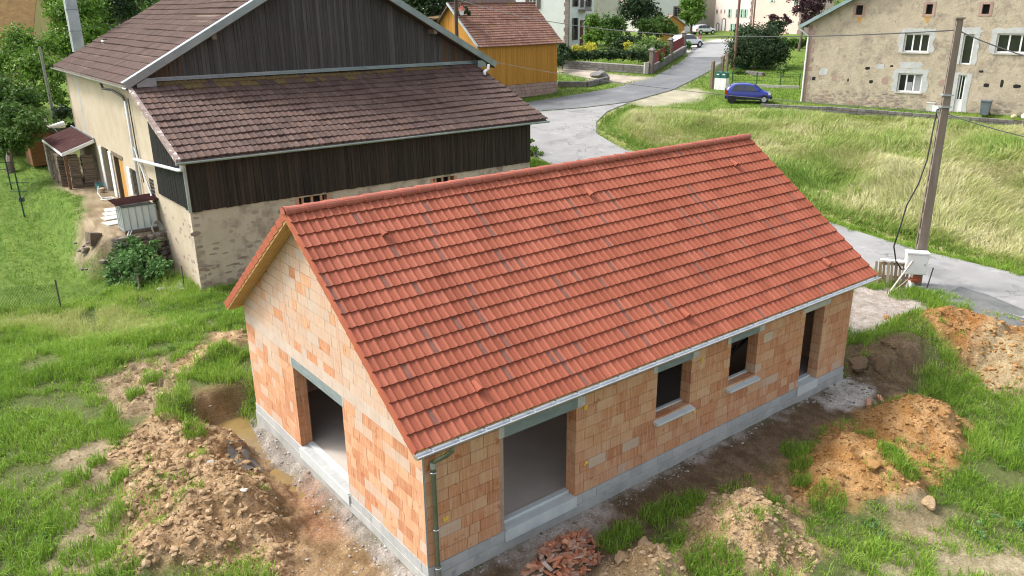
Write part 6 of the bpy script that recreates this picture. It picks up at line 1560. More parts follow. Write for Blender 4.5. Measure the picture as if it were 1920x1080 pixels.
# ------------------------------------------------------------------ the near electricity pole
pq = np.array([23.36, 2.66]); pz = hz1(*pq)
dl = ray(1805, 36); tt = ((pq-CAM[:2])@dl[:2])/(dl[:2]@dl[:2]); ptop = (CAM+tt*dl)[2]
pole = empty('electricity_pole', (pq[0], pq[1], pz), R(38), 'tall tapered concrete electricity pole with slotted side at the roadside', 'electricity pole')
M['polec'] = mat('weathered_pole_concrete', [(.165, .13, .10), (.24, .20, .16)], scale=3, stretch=(3, 3, .4), bump=.01, rough=.9); M['poleshade'] = mat('pole_recess_shade', [(.06, .055, .055), (.10, .095, .095)], scale=3)  # second concrete is darkened in colour for the shade between the flanges
H_ = ptop-pz; n = 18; mb = MB()
wa = lambda t: .21-.09*t
for sx in (-1, 1):
    for k in range(n):
        t0_, t1_ = k/n, (k+1)/n
        a, b_ = wa(t0_), wa(t1_)
        mb.mesh([(sx*a, -a*.8, H_*t0_-.3*(k == 0)), (sx*(a-.09), -a*.8, H_*t0_-.3*(k == 0)), (sx*(a-.09), a*.8, H_*t0_-.3*(k == 0)), (sx*a, a*.8, H_*t0_-.3*(k == 0)), (sx*b_, -b_*.8, H_*t1_), (sx*(b_-.09), -b_*.8, H_*t1_), (sx*(b_-.09), b_*.8, H_*t1_), (sx*b_, b_*.8, H_*t1_)],
                [(0, 1, 5, 4), (1, 2, 6, 5), (2, 3, 7, 6), (3, 0, 4, 7), (4, 5, 6, 7)])
mb.build('flange', M['polec'], pole)
mb = MB(); mb.mesh([(-.12, -.09, -.3), (.12, -.09, -.3), (.12, .09, -.3), (-.12, .09, -.3), (-.03, -.05, H_), (.03, -.05, H_), (.03, .05, H_), (-.03, .05, H_)], [(0, 1, 5, 4), (1, 2, 6, 5), (2, 3, 7, 6), (3, 0, 4, 7), (4, 5, 6, 7)]); mb.build('web', M['poleshade'], pole)
for k in range(16):
    t = (k+.5)/16; a = wa(t); MB().box((-(a-.088), -a*.72, H_*t-.09), (a-.088, a*.72, H_*t+.09)).build('step_web', M['polec'], pole)
MB().box((-.16, -.14, H_), (.16, .14, H_+.06)).build('cap', M['polec'], pole)
for h in (7.0, 6.6): MB().box((-.2, -.17, h-pz), (.2, .17, h+.05-pz)).build('band', M['zincold'], pole)
# direction helpers at the pole: right of the picture and away from it
rr = np.array([_r[0], _r[1]]); ff = np.array([math.cos(YA), math.sin(YA)])
def pp(r_, f_, z): return (pq[0]+rr[0]*r_+ff[0]*f_, pq[1]+rr[1]*r_+ff[1]*f_, pz+z)
cabn = empty('electric_cabinet', pp(-.28, -.42, .62), math.atan2(rr[1], rr[0])-R(14), 'white electricity cabinet fixed on the front of the near pole', 'electric cabinet')
M['whitebox'] = mat('white_polyester', [(.72, .73, .73), (.80, .80, .80)], scale=4, rough=.35)
MB().box((-.40, -.18, 0), (.32, .18, .78)).build('housing', M['whitebox'], cabn); MB().box((-.37, -.20, .04), (.29, -.181, .74)).build('door', M['whitebox'], cabn); MB().box((-.43, -.22, .781), (.35, .21, .83)).build('lid', M['whitebox'], cabn); MB().box((.2, -.215, .36), (.24, -.201, .44)).build('lock', M['zincold'], cabn)
pal = empty('board_screen', pp(-.95, -.12, 0), math.atan2(rr[1], rr[0])-R(20), 'rough upright pallet boards leaning together beside the electricity cabinet', 'board screen')
M['oldboard'] = mat('mixed_old_boards', [(.28, .21, .15), (.4, .31, .23)], scale=4, stretch=(4, 4, .4), tint='obj', tcols=[(.20, .155, .12), (.50, .42, .34), (.33, .25, .17), (.27, .23, .19), (.42, .28, .16)], tmix=.75)
for k in range(9): block('board', M['oldboard'], (-.6+k*.135, -.05+.05*(k % 3), -.05), (-.6+k*.135+.085+.02*(k % 2), -.02+.04*(k % 3), 1.0+rg.uniform(-.12, .06)), pal, Matrix.Rotation(R(-4), 4, 'Y'))
MB().box((-.5, -.1, 1.0), (.55, .12, 1.035)).build('top_sheet', M['white'], pal); MB().box((-.5, .1, .3), (.55, .13, .4)).build('rail', M['oldboard'], pal); MB().box((-.5, .1, .8), (.55, .13, .9)).build('rail', M['oldboard'], pal)
M['paleboard'] = mat('pale_batten', [(.42, .37, .30), (.52, .47, .39)], scale=5)
o = MB().bar(ground_pt(1664, 553), np.array(pp(-.52, -.55, 1.15)), .05).build('prop_stake', M['paleboard']); tag(o, 'long pale stake propped diagonally against the electricity cabinet', 'stake')
o = MB().bar(ground_pt(1678, 545), np.array(pp(-.4, -.4, .45)), .05).build('prop_stake', M['oldboard']); tag(o, 'short brown stake lying under the electricity cabinet', 'stake')
o = MB().tube([ground_pt(1737, 543), np.array(ground_pt(1737, 543))+np.array([rr[0]*.12, rr[1]*.12, .85])], .022, 6).build('iron_rod', M['browniron']); tag(o, 'thin dark iron rod standing right of the pole', 'rod')
o = MB().box((-.2, -.1, 0), (.2, .1, .09)).build('roof_tile_pile', M['tile_edge']); o.location = pp(-.28, -.5, .35); o.rotation_euler = (.1, -.1, math.atan2(rr[1], rr[0])); tag(o, 'red tiles stuck between the pole and stake under the cabinet', 'tiles')
MB().box((-.1, -.02, -.1), (.1, .02, .2)).build('tile', M['tile_edge'], o)
o = MB().box((-.12, -.1, 0), (.12, .1, .36)).build('white_block', M['white']); o.location = pp(-.42, -.45, 0); tag(o, 'small white block at the foot of the pole', 'block')
a_ = np.array(P(1760, 203, 29.2)); 
pts = [P(1777, 198, 30.0), P(1757, 206, 29.5), P(1748, 250, 29.3), P(1738, 300, 29.2), P(1722, 345, 29.1), P(1700, 385, 29.1), P(1688, 425, 29.1), P(1676, 462, 29.2), P(1680, 490, 29.3), P(1690, 505, 29.35), P(1702, 503, 29.5)]
o = MB().tube(pts, .028, 6).build('hanging_cable', M['black'], smooth=True); tag(o, 'thick black cable hanging from the pole down to the board screen', 'cable')
# overhead wires
def wire(name, a, b_, sag, r, label, n=28):
    a, b_ = np.array(a, float), np.array(b_, float)
    o = MB().tube([tuple(a+(b_-a)*t-np.array([0, 0, sag*4*t*(1-t)])) for t in np.linspace(0, 1, n)], r, 5).build(name, M['wirem']); tag(o, label, 'wire', 'overhead wires')
M['wirem'] = mat('grey_wire', [(.06, .06, .06), (.1, .1, .1)], scale=2)
top = np.array([pq[0], pq[1], ptop-.35])
wire('overhead_wire', top, (lq[0], lq[1], P(850, -2, 60)[2]), 1.1, .022, 'upper wire running from the near pole across to the lamp pole')
wire('overhead_wire', top, P(2250, 150, 22), .4, .022, 'wire leaving the near pole top to the right edge')
mid = np.array([pq[0], pq[1], P(1782, 197, 30)[2]])
wire('telephone_wire', mid, (lq[0], lq[1], P(855, 100, 60)[2]), .5, .014, 'lower telephone wire from the near pole over the meadow and road')
wire('telephone_wire', mid, P(2250, 300, 22), .3, .018, 'lower telephone wire leaving the near pole to the right edge')
o = MB().tube([ (G(1840, 604)[0]+.28*math.cos(a), G(1840, 604)[1]+.28*math.sin(a), .12) for a in np.linspace(0, 6.283, 19)], .045, 8).build('white_hose_ring', M['white']); o.location.z = hz1(*G(1840, 604)[:2])-.0+.0; tag(o, 'white plastic ring lying behind the right hand earth mound', 'ring')

# ------------------------------------------------------------------ cars
M['bluepaint'] = mat('dark_blue_paint', [(.012, .026, .24), (.018, .036, .30)], scale=1, rough=.28, coat=.6, spec=.5); M['whitepaint'] = mat('white_car_paint', [(.72, .73, .74), (.76, .77, .78)], scale=1, rough=.25, coat=.5)
M['carglass'] = mat('car_glass', [(.02, .026, .028), (.045, .055, .055)], scale=1, rough=.06, spec=.8); M['trim'] = mat('black_trim', [(.015, .015, .017), (.03, .03, .032)], scale=4, rough=.6); M['silver'] = mat('silver_wheel', [(.5, .5, .5), (.66, .66, .66)], scale=5, rough=.35, metal=.5)
M['redlight'] = mat('red_lamp', [(.4, .03, .015), (.5, .06, .03)], scale=4, rough=.2); M['headl'] = mat('lamp_glass', [(.6, .62, .63), (.75, .77, .77)], scale=4, rough=.15)
def car(loc, rz, label, paint, prof, wheels, wr, win, shield, rearw, hwid, silver=True, lower=.42):
    """prof: stations (x, z_bottom, z_belt, z_roof, half width, half roof width)"""
    t = empty('parked_car', loc, rz, label, 'car'); mb = MB(); K = 12; rows = []
    for x, zb, zs_, zr, hw, hr in prof:
        rows.append([(x, -hw*.8, zb), (x, -hw, zb+.12), (x, -hw*1.0, (zb+zs_)/2), (x, -hw*.97, zs_), (x, -hr, zr-.06 if zr > zs_+.1 else zs_+.01), (x, -hr*.82, zr), (x, hr*.82, zr), (x, hr, zr-.06 if zr > zs_+.1 else zs_+.01), (x, hw*.97, zs_), (x, hw, (zb+zs_)/2), (x, hw, zb+.12), (x, hw*.8, zb)])
    V = [p for r in rows for p in r]; F = []
    for i in range(len(rows)-1):
        for j in range(K): F.append((i*K+j, i*K+(j+1) % K, (i+1)*K+(j+1) % K, (i+1)*K+j))
    F.append(tuple(range(K))); F.append(tuple(range((len(rows)-1)*K, len(rows)*K))[::-1])
    mb.mesh(V, F); body = mb.build('body', paint, t, smooth=True)
    md = body.modifiers.new('sub', 'SUBSURF'); md.levels = md.render_levels = 2; 
    for sd in (-1, 1):
        for w in win:
            pts = [(x, sd*y, z) for x, y, z in w]; pts2 = [(x, sd*(abs(y)-.05), z) for x, y, z in w]
            m2 = MB(); nn = len(pts); m2.mesh(pts+pts2, [tuple(range(nn)), tuple(range(2*nn-1, nn-1, -1))]+[(i, (i+1) % nn, nn+(i+1) % nn, nn+i) for i in range(nn)]); m2.build('side_window', M['carglass'], t)
        MB().box((prof[1][0]+.35, sd*hwid*1.0-.012, lower-.09), (prof[-2][0]-.4, sd*hwid*1.0+.012, lower+.05)).build('side_trim', M['trim'], t)
        hx = prof[-2][0]; b_ = MB(); b_.box((hx-.04, sd*hwid*.78-.14, .62), (hx+.14, sd*hwid*.78+.10, .78)); b_.build('headlight', M['headl'], t)
        rx_ = prof[1][0]; MB().box((rx_-.14, sd*hwid*.86-.09, .62), (rx_+.03, sd*hwid*.86+.1, .95)).build('rear_light', M['redlight'], t)
        MB().box((shield[0][0]-.32, sd*(hwid+.0), shield[0][2]+.02), (shield[0][0]-.18, sd*(hwid+.14), shield[0][2]+.15)).build('wing_mirror', paint, t)
        for wx in wheels:
            y = sd*(hwid-.10); w_ = MB().tube([(wx, y-.1, wr), (wx, y+.1, wr)], wr, 20).build('wheel', M['black'], t)
            MB().tube([(wx, y+sd*.101, wr), (wx, y+sd*.115, wr)], [wr*.66, wr*.6], 14).build('rim', M['silver'] if silver or wx == max(wheels) else M['trim'], w_)
            MB().tube([(wx, y-.06, wr+.02), (wx, sd*(hwid+.006), wr+.02)], wr*1.16, 20).build('wheel_arch', M['trim'], t)
    for nm_, q in (('windscreen', shield), ('rear_window', rearw)):
        m2 = MB(); pts = [(x, y, z) for x, y, z in q]; m2.mesh(pts+[(x+(-.04 if nm_ == 'windscreen' else .04), y, z-.02) for x, y, z in pts], [(0, 1, 2, 3), (7, 6, 5, 4), (0, 1, 5, 4), (1, 2, 6, 5), (2, 3, 7, 6), (3, 0, 4, 7)]); m2.build(nm_, M['carglass'], t)
    MB().box((prof[-1][0]-.12, -hwid*.8, .28), (prof[-1][0]+.05, hwid*.8, .50)).build('front_bumper', M['trim'], t); MB().box((prof[0][0]-.05, -hwid*.8, .30), (prof[0][0]+.12, hwid*.8, .52)).build('rear_bumper', M['trim'], t)
    MB().box((prof[-1][0]+.051, -.26, .35), (prof[-1][0]+.06, .26, .46)).build('number_plate', M['white'], t)
    return t
# small blue hatchback
ca, cb_ = G(1368, 191), G(1436, 193); cm = (ca+cb_)/2; crz = math.atan2(cb_[1]-ca[1], cb_[0]-ca[0])
tw = [(-1.70, .35, .85, .86, .70, .60), (-1.62, .24, .90, 1.15, .78, .60), (-1.25, .22, .90, 1.40, .81, .60), (-.7, .2, .88, 1.46, .815, .61), (-.1, .2, .86, 1.46, .815, .61), (.35, .2, .85, 1.36, .815, .6), (.75, .2, .84, 1.12, .81, .62), (1.1, .2, .82, .92, .80, .66), (1.45, .22, .76, .82, .76, .62), (1.70, .30, .64, .70, .66, .52)]
car((cm[0], cm[1], float(hbase(cm[0], cm[1]))+.02), crz, 'small dark blue three door hatchback parked on the grass by the farmhouse', M['bluepaint'], tw, (-1.22, 1.14), .28,
    [[(-1.3, .80, .93), (-.42, .815, .93), (-.42, .655, 1.34), (-1.05, .655, 1.33)], [(-.34, .815, .93), (.62, .805, .90), (.25, .66, 1.27), (-.34, .66, 1.35)]], [(1.02, -.62, .95), (1.02, .62, .95), (.42, .5, 1.37), (.42, -.5, 1.37)], [(-1.66, -.55, .98), (-1.66, .55, .98), (-1.38, .5, 1.34), (-1.38, -.5, 1.34)], .81, False)
suv = [(-2.2, .4, .95, .97, .8, .7), (-2.12, .3, 1.02, 1.3, .88, .68), (-1.7, .26, 1.02, 1.6, .92, .68), (-1.0, .26, 1.0, 1.66, .92, .68), (-.2, .26, 1.0, 1.66, .92, .68), (.3, .26, 1.0, 1.56, .92, .68), (.85, .26, .98, 1.18, .92, .7), (1.1, .26, .97, 1.04, .91, .72), (1.8, .28, .92, .97, .88, .7), (2.15, .38, .8, .85, .76, .6)]
sw = [[(-1.85, .9, 1.06), (-1.0, .92, 1.06), (-1.0, .73, 1.54), (-1.55, .73, 1.5)], [(-.93, .92, 1.06), (-.1, .92, 1.06), (-.1, .73, 1.55), (-.93, .73, 1.55)], [(-.03, .92, 1.06), (.75, .915, 1.04), (.3, .73, 1.48), (-.03, .73, 1.55)]]
sh = [(1.0, -.68, 1.07), (1.0, .68, 1.07), (.42, .58, 1.56), (.42, -.58, 1.56)]; rw_ = [(-2.14, -.6, 1.1), (-2.14, .6, 1.1), (-1.84, .56, 1.5), (-1.84, -.56, 1.5)]
q = P(1291, 90, 99); q2 = P(1311, 90, 100.2); crz2 = math.atan2(q2[1]-q[1], q2[0]-q[0])
car((q[0]-.3*math.cos(crz2), q[1]-.3*math.sin(crz2), float(hbase(q[0], q[1]))+.05), crz2, 'white crossover car nosing out behind the street end garden pillar', M['whitepaint'], suv, (-1.32, 1.32), .35, sw, sh, rw_, .92)
q = P(1319, 67, 141); q2 = P(1340, 67.5, 142); crz2 = math.atan2(q2[1]-q[1], q2[0]-q[0])
car((q[0], q[1], float(hbase(q[0], q[1]))+.05), crz2, 'white estate car parked farther off in front of the grey shaded house side', M['whitepaint'], suv, (-1.32, 1.32), .35, sw, sh, rw_, .92)
q = P(1312, 76, 118); 
for k, (u, lab) in enumerate(((1309, 'left one of the two reddish bollards behind the white crossover'), (1313, 'right one of the two reddish bollards behind the white crossover'))):
    q = P(u, 76, 112); o = MB().tube([(0, 0, 0), (0, 0, 1.0)], .09, 8).tube([(0, 0, 1.0), (0, 0, 1.08)], [.11, .05], 8).build('bollard', M['redlamp']); o.location = (q[0], q[1], float(hbase(q[0], q[1]))); tag(o, lab, 'bollard', 'bollards by the forecourt')
# ------------------------------------------------------------------ foliage
def leafmat(name, cols, rough=.55, trans=.3):
    return mat(name, [tuple(c*.85 for c in cols[1]), tuple(c*1.1 for c in cols[1])], scale=1.2, rough=rough, spec=.25, tint='attr', tcols=cols, tmix=.85, trans=trans)
M['lf_bright'] = leafmat('bright_leaves', [(.05, .11, .015), (.10, .20, .025), (.16, .28, .04), (.22, .32, .07)])
M['lf_mid'] = leafmat('green_leaves', [(.03, .07, .015), (.06, .13, .022), (.10, .18, .032), (.13, .2, .05)])
M['lf_dark'] = leafmat('dark_leaves', [(.012, .03, .012), (.025, .055, .018), (.045, .085, .025), (.07, .11, .04)], trans=.15)
M['lf_blue'] = leafmat('elder_leaves', [(.05, .13, .035), (.10, .21, .06), (.16, .29, .09), (.22, .36, .13)])
M['lf_yellow'] = leafmat('golden_leaves', [(.30, .28, .03), (.48, .45, .05), (.58, .54, .08), (.4, .4, .05)])
M['lf_purple'] = leafmat('purple_leaves', [(.03, .012, .02), (.06, .025, .035), (.09, .04, .05), (.12, .06, .07)], trans=.15)
M['lf_flower'] = leafmat('white_flower_leaves', [(.07, .14, .03), (.11, .20, .04), (.17, .27, .06), (.50, .52, .42)])
M['bark'] = mat('bark', [(.09, .07, .05), (.16, .125, .095)], scale=4, stretch=(3, 3, .5), bump=.02)
def leaves(name, blobs, n, size, m, parent, seed, shell=.45, up=.25, aspect=.55, gap=.42):
    """blobs: (cx, cy, cz, rx, ry, rz) in the parent's coordinates; leaf faces spread through clumps in their volume"""
    rg = np.random.default_rng(seed); B_ = np.array(blobs, float); w = (B_[:, 3]*B_[:, 4]+B_[:, 3]*B_[:, 5]+B_[:, 4]*B_[:, 5]); w /= w.sum()
    # twig clumps first, then leaves round each clump, so that gaps and tufts appear
    nc = max(30, n//14); bi = rg.choice(len(B_), nc, p=w); d = rg.normal(size=(nc, 3)); d /= np.linalg.norm(d, axis=1)[:, None]
    d[:, 2] = np.where(d[:, 2] < -.55, -d[:, 2]*.6, d[:, 2])
    rad = rg.random(nc)**shell*(.82+.36*rg.random(nc))
    cc = B_[bi, :3]+d*rad[:, None]*B_[bi, 3:]
    cs = (B_[bi, 3:].mean(1)*rg.uniform(.10, .26, nc))[:, None]
    li = rg.integers(0, nc, n); p = cc[li]+rg.normal(size=(n, 3))*cs[li]*np.array([1, 1, .75])
    nrm = d[li]*.7+rg.normal(size=(n, 3))*.6+np.array([0, 0, up]); nrm /= np.linalg.norm(nrm, axis=1)[:, None]
    t = np.cross(nrm, rg.normal(size=(n, 3))); t /= np.linalg.norm(t, axis=1)[:, None]; b_ = np.cross(nrm, t)
    s = (size*rg.uniform(.55, 1.35, n))[:, None]
    V = np.stack([p-t*s*.5, p-b_*s*aspect*.5+nrm*s*.05, p+t*s*.5-nrm*s*.12, p+b_*s*aspect*.5+nrm*s*.05], 1).reshape(-1, 3)
    F = np.arange(4*n).reshape(n, 4)
    ct = rg.random(nc); tint = np.clip(.55*ct[li]+.45*rg.random(n), 0, 1)
    return np_mesh(name, V, F, m, parent, tint=tint)
def tree(name, base, blobs_w, n, size, m, label, cat, seed, trunk=.2, group=None, limbs=True, **k):
    t = empty(name, base, 0, label, cat, group); bs = [(b[0]-base[0], b[1]-base[1], b[2]-base[2], b[3], b[4], b[5]) for b in blobs_w]
    leaves('crown', bs, n, size, m, t, seed, **k)
    if trunk:
        c = np.mean([b[:3] for b in bs], axis=0); mb = MB()
        mid = (c[0]*.4, c[1]*.4, c[2]*.55); mb.tube([(0, 0, -.3), (c[0]*.1, c[1]*.1, c[2]*.2), mid, (c[0], c[1], c[2])], [trunk*1.3, trunk, trunk*.75, trunk*.4], 8)
        if limbs:
            for b in bs[:9]: mb.tube([mid, ((mid[0]+b[0])/2, (mid[1]+b[1])/2, (mid[2]+b[2])/2+.1), b[:3]], [trunk*.5, trunk*.32, trunk*.12], 6)
        mb.build('trunk', M['bark'], t)
    return t
def bb(u, v, rp, D, sx=1, sz=1):
    q = P(u, v, D); r = rp*D/F_PX; return (q[0], q[1], q[2], r*sx, r*sx, r*sz)
def base_of(u, v, D):
    q = P(u, v, D); return (q[0], q[1], float(hbase(q[0], q[1])))
# left: trees beside and behind the barn
tree('leafy_tree', base_of(14, 296, 44.5), [bb(20, 232, 40, 49), (bb(62, 225, 24, 48)), bb(-25, 225, 40, 49), bb(45, 190, 34, 50), bb(-5, 180, 38, 50), bb(-60, 210, 45, 50), bb(70, 262, 15, 48), bb(15, 262, 28, 48), bb(45, 250, 26, 48), bb(-20, 265, 30, 48), bb(58, 236, 26, 42), bb(44, 262, 24, 42), bb(20, 268, 26, 42), bb(-10, 272, 28, 42), bb(20, 225, 34, 43)], 21000, .24, M['lf_mid'], 'broad green tree over the lawn at the left edge', 'tree', 1, .2)
tree('leafy_tree', base_of(70, 230, 58), [bb(60, 130, 42, 58), bb(105, 140, 30, 58), bb(20, 120, 45, 59), bb(85, 95, 34, 60), bb(40, 80, 30, 60), bb(110, 185, 22, 57), bb(-30, 130, 45, 60), bb(85, 175, 26, 57)], 9000, .28, M['lf_bright'], 'bright green tree behind the thin grey pole', 'tree', 2, .22)
tree('leafy_tree', base_of(150, 200, 70), [bb(130, 35, 36, 70), bb(110, 75, 26, 69), bb(165, 20, 34, 71), bb(180, 60, 22, 70), bb(150, 70, 30, 69), bb(115, 10, 30, 72), bb(120, 100, 20, 69)], 8000, .32, M['lf_bright'], 'yellow green tree rising behind the metal chimney', 'tree', 3, .25)
tree('dark_tree', base_of(230, 200, 78), [bb(215, 10, 34, 78), bb(245, -15, 36, 79), bb(195, 35, 24, 78), bb(240, 25, 22, 78), bb(285, -30, 30, 80)], 7000, .34, M['lf_dark'], 'dark tree behind the far edge of the barn roof', 'tree', 4, .25)
tree('garden_shrub', base_of(100, 270, 52), [bb(95, 255, 22, 52), bb(120, 215, 18, 53), bb(130, 245, 18, 53)], 2200, .22, M['lf_dark'], 'dark shrub between the brown cabin and barn wall', 'shrub', 5, .08)
# conifer behind the barn's right rake
tree('dark_fir', base_of(800, 140, 66), [bb(795, 10, 42, 66), bb(765, -10, 34, 66), bb(830, 25, 26, 66), bb(815, 50, 22, 66), bb(790, 45, 26, 66), bb(845, -8, 26, 67), bb(868, 22, 12, 60.5)], 8000, .3, M['lf_dark'], 'dark conifer rising behind the right slope of the barn', 'tree', 6, .25)
# village garden
tree('dark_tree', base_of(1200, 80, 112), [bb(1195, 15, 28, 112), bb(1175, 25, 20, 112), bb(1220, 25, 22, 112), bb(1200, -12, 30, 113), bb(1205, 45, 20, 111), bb(1228, 40, 12, 111)], 6000, .45, M['lf_dark'], 'tall dark tree between the cream house and white gabled house', 'tree', 7, .3)
tree('leafy_tree', base_of(1296, 58, 128), [bb(1298, 20, 19, 128), bb(1290, 5, 15, 128), bb(1308, 10, 14, 128), bb(1285, 30, 12, 127), bb(1312, 30, 11, 127), bb(1298, 38, 14, 127), bb(1300, -8, 12, 128)], 5000, .45, M['lf_bright'], 'bright green round tree in front of the white gabled house', 'tree', 8, .22)
def shrub(u, vb, D, blobs, n, size, m, label, seed, cat='shrub', trunk=.06): return tree('garden_shrub', base_of(u, vb, D), [bb(b[0], b[1], b[2]*1.22, *b[3:]) for b in blobs], int(n*1.5), size, M[m], label, cat, seed, trunk)
shrub(1230, 72, 106, [(1215, 52, 15, 106), (1240, 50, 16, 106), (1258, 58, 12, 106), (1225, 60, 14, 105)], 2600, .35, 'lf_mid', 'rounded grey green shrub below the dark tree', 11)
shrub(1118, 84, 99, [(1112, 45, 12, 99, 1, 1.6), (1120, 70, 14, 98), (1108, 75, 12, 97)], 1800, .33, 'lf_bright', 'fresh green shrub against the corner of the white house', 12)
shrub(1147, 84, 98, [(1140, 52, 14, 98, 1, 1.5), (1158, 50, 12, 98, 1, 1.4), (1150, 75, 16, 97)], 2200, .33, 'lf_mid', 'tall loose shrub in front of the cream house', 13)
shrub(1180, 96, 93, [(1175, 80, 14, 93), (1195, 82, 12, 93), (1160, 85, 12, 93)], 1600, .3, 'lf_dark', 'dark green shrub in the middle of the walled garden', 14)
shrub(1212, 122, 82, [(1205, 92, 16, 83), (1225, 88, 15, 83), (1240, 95, 13, 83), (1190, 100, 13, 82), (1210, 108, 14, 82)], 3000, .24, 'lf_flower', 'big white flowering bush at the corner of the garden wall', 15)
shrub(1230, 118, 80, [(1232, 105, 9, 80), (1236, 112, 7, 80)], 700, .2, 'lf_bright', 'small light green shrub behind the corner pillar', 16)
shrub(1086, 106, 88, [(1080, 95, 9, 88), (1092, 95, 10, 88)], 900, .24, 'lf_yellow', 'golden yellow bush left of its twin in front of the white house', 17)
shrub(1108, 102, 89, [(1107, 89, 9, 89), (1112, 96, 8, 88.5)], 800, .24, 'lf_yellow', 'golden yellow bush right of its twin beside the house door', 18)
shrub(1178, 98, 87, [(1178, 88, 8, 87)], 500, .22, 'lf_yellow', 'single golden bush beside the white flowering bush', 19)
shrub(1055, 118, 80, [(1055, 92, 11, 80), (1052, 108, 12, 79), (1048, 118, 9, 78)], 1500, .25, 'lf_dark', 'dark bush squeezed against the right end of the orange shed', 20)
t = tree('hedge', base_of(1130, 118, 80), [bb(u, 105, 12, 80.5) for i, u in enumerate(range(1065, 1215, 10))], 6500, .22, M['lf_dark'], 'dark low hedge behind the grey garden wall', 'hedge', 21, 0)
shrub(1287, 96, 95, [(1287, 87, 7, 95), (1290, 82, 5, 95)], 500, .25, 'lf_blue', 'grey green bush at the street end of the garden wall', 22)
# right hand garden
shrub(1412, 126, 79, [(1392, 90, 24, 80), (1425, 80, 28, 80), (1400, 66, 18, 81), (1448, 95, 22, 80), (1380, 105, 16, 79), (1420, 108, 24, 79), (1465, 100, 15, 79), (1390, 113, 18, 79), (1432, 114, 19, 79), (1455, 110, 16, 79), (1410, 95, 26, 79), (1440, 72, 16, 80)], 14000, .24, 'lf_dark', 'large dark bush at the street corner behind the blue car', 23, 'bush', .12)
tree('hedge', base_of(1456, 70, 108), [bb(u, v, 9, 108) for u in (1446, 1456, 1466) for v in (47, 60)], 3000, .22, M['lf_dark'], 'tall square trimmed hedge in front of the pink wing', 'hedge', 24, 0, shell=.3)
tree('hedge', base_of(1480, 95, 96), [bb(u, 82, 11, 96) for u in range(1452, 1520, 12)], 3600, .25, M['lf_mid'], 'long clipped hedge left of the farmhouse', 'hedge', 25, 0)
tree('purple_tree', base_of(1500, 70, 92), [bb(1500, 20, 14, 92), bb(1515, 5, 20, 92), bb(1530, 22, 16, 92), bb(1495, -10, 20, 93), bb(1545, 0, 16, 92), bb(1512, 40, 14, 92)], 4000, .3, M['lf_purple'], 'dark purple leaved tree behind the farmhouse roof edge', 'tree', 26, .15)
tree('purple_shrub', base_of(1455, 40, 112), [bb(1450, 34, 9, 112), bb(1470, 36, 8, 112), bb(1478, 42, 7, 112)], 900, .3, M['lf_purple'], 'small purple shrub above the square hedge', 'shrub', 27, .06)
shrub(1468, 140, 74, [(1466, 131, 8, 74), (1474, 128, 6, 74)], 600, .17, 'lf_flower', 'small white rose bush on the right garden lawn', 28)
shrub(1384, 140, 76, [(1385, 138, 8, 76), (1398, 140, 7, 76)], 500, .18, 'lf_mid', 'low flower bed plants at the foot of the red brown pole', 29)
# near: elder bush by the barn corner, weeds
eb = ground_pt(262, 548)
tree('elder_bush', eb, [bb(262, 500, 42, 31.3), bb(225, 510, 30, 31.5), bb(300, 515, 30, 31), bb(270, 470, 22, 31.6), bb(235, 475, 22, 31.8), bb(220, 535, 22, 31), bb(290, 540, 24, 30.7), bb(255, 540, 28, 30.6), bb(250, 455, 13, 31.6), bb(288, 462, 13, 31.4), bb(214, 478, 13, 31.7), bb(316, 500, 13, 31), bb(205, 520, 13, 31)], 4200, .17, M['lf_blue'], 'leafy green elder bush below the water container', 'bush', 30, .02, shell=.5)
eb2 = ground_pt(1003, 305); tree('roadside_shrub', eb2, [bb(1000, 285, 15, 47), bb(1008, 296, 12, 47), bb(996, 265, 7, 47)], 900, .15, M['lf_bright'], 'small leafy shrub at the right foot of the barn', 'shrub', 31, .04)
# far woods and hill that close the horizon
wb = []
for k in range(90):
    s_ = RNG.uniform(175, 330); a_ = YA+RNG.uniform(-.75, .75); x_, y_ = CAM[0]+s_*math.cos(a_), CAM[1]+s_*math.sin(a_); r_ = RNG.uniform(6, 11); wb.append((x_, y_, float(hbase(x_, y_))+r_*.7, r_, r_, r_*1.1))
o = leaves('woodland', wb, 26000, 1.5, M['lf_dark'], None, 40); tag(o, 'far mass of dark woodland behind the village', 'woodland', kind='stuff')
wb = []
for k in range(26):
    D_ = RNG.uniform(95, 130); u_ = RNG.uniform(-150, 330); q = P(u_, 60, D_); r_ = RNG.uniform(4, 7); wb.append((q[0], q[1], float(hbase(q[0], q[1]))+r_*.8, r_, r_, r_*1.1))
o = leaves('woodland', wb, 14000, .6, M['lf_mid'], None, 41); tag(o, 'mass of green trees behind the barn at the upper left', 'woodland', kind='stuff')

# ------------------------------------------------------------------ grass (uncountable)
def grassmat(name, cols): return mat(name, [tuple(c*.9 for c in cols[1]), tuple(c*1.1 for c in cols[1])], scale=.6, rough=.6, spec=.2, tint='attr', tcols=cols, tmix=.9, trans=.3)
M['g_lush'] = grassmat('lush_grass', [(.085, .165, .022), (.16, .285, .032), (.24, .39, .05), (.33, .47, .08), (.46, .48, .18)])
M['g_lawn'] = grassmat('lawn_grass', [(.07, .14, .014), (.105, .20, .02), (.14, .25, .028), (.20, .275, .055)])
M['g_dry'] = grassmat('meadow_grass', [(.10, .20, .028), (.19, .31, .05), (.33, .40, .11), (.48, .47, .21), (.62, .57, .34)])
BARE = [('clodA', .0), ('crackA', .05), ('trench', -.1), ('pathL', 0), ('rut', 0), ('strip', -.05), ('white', .05), ('clodB', 0), ('clodC', 0), ('clodD', 0), ('clodE', 0), ('btwn', .05), ('bareR', .1), ('bareR2', .15), ('bank', 0), ('drive', -.1), ('redclay', 0)]
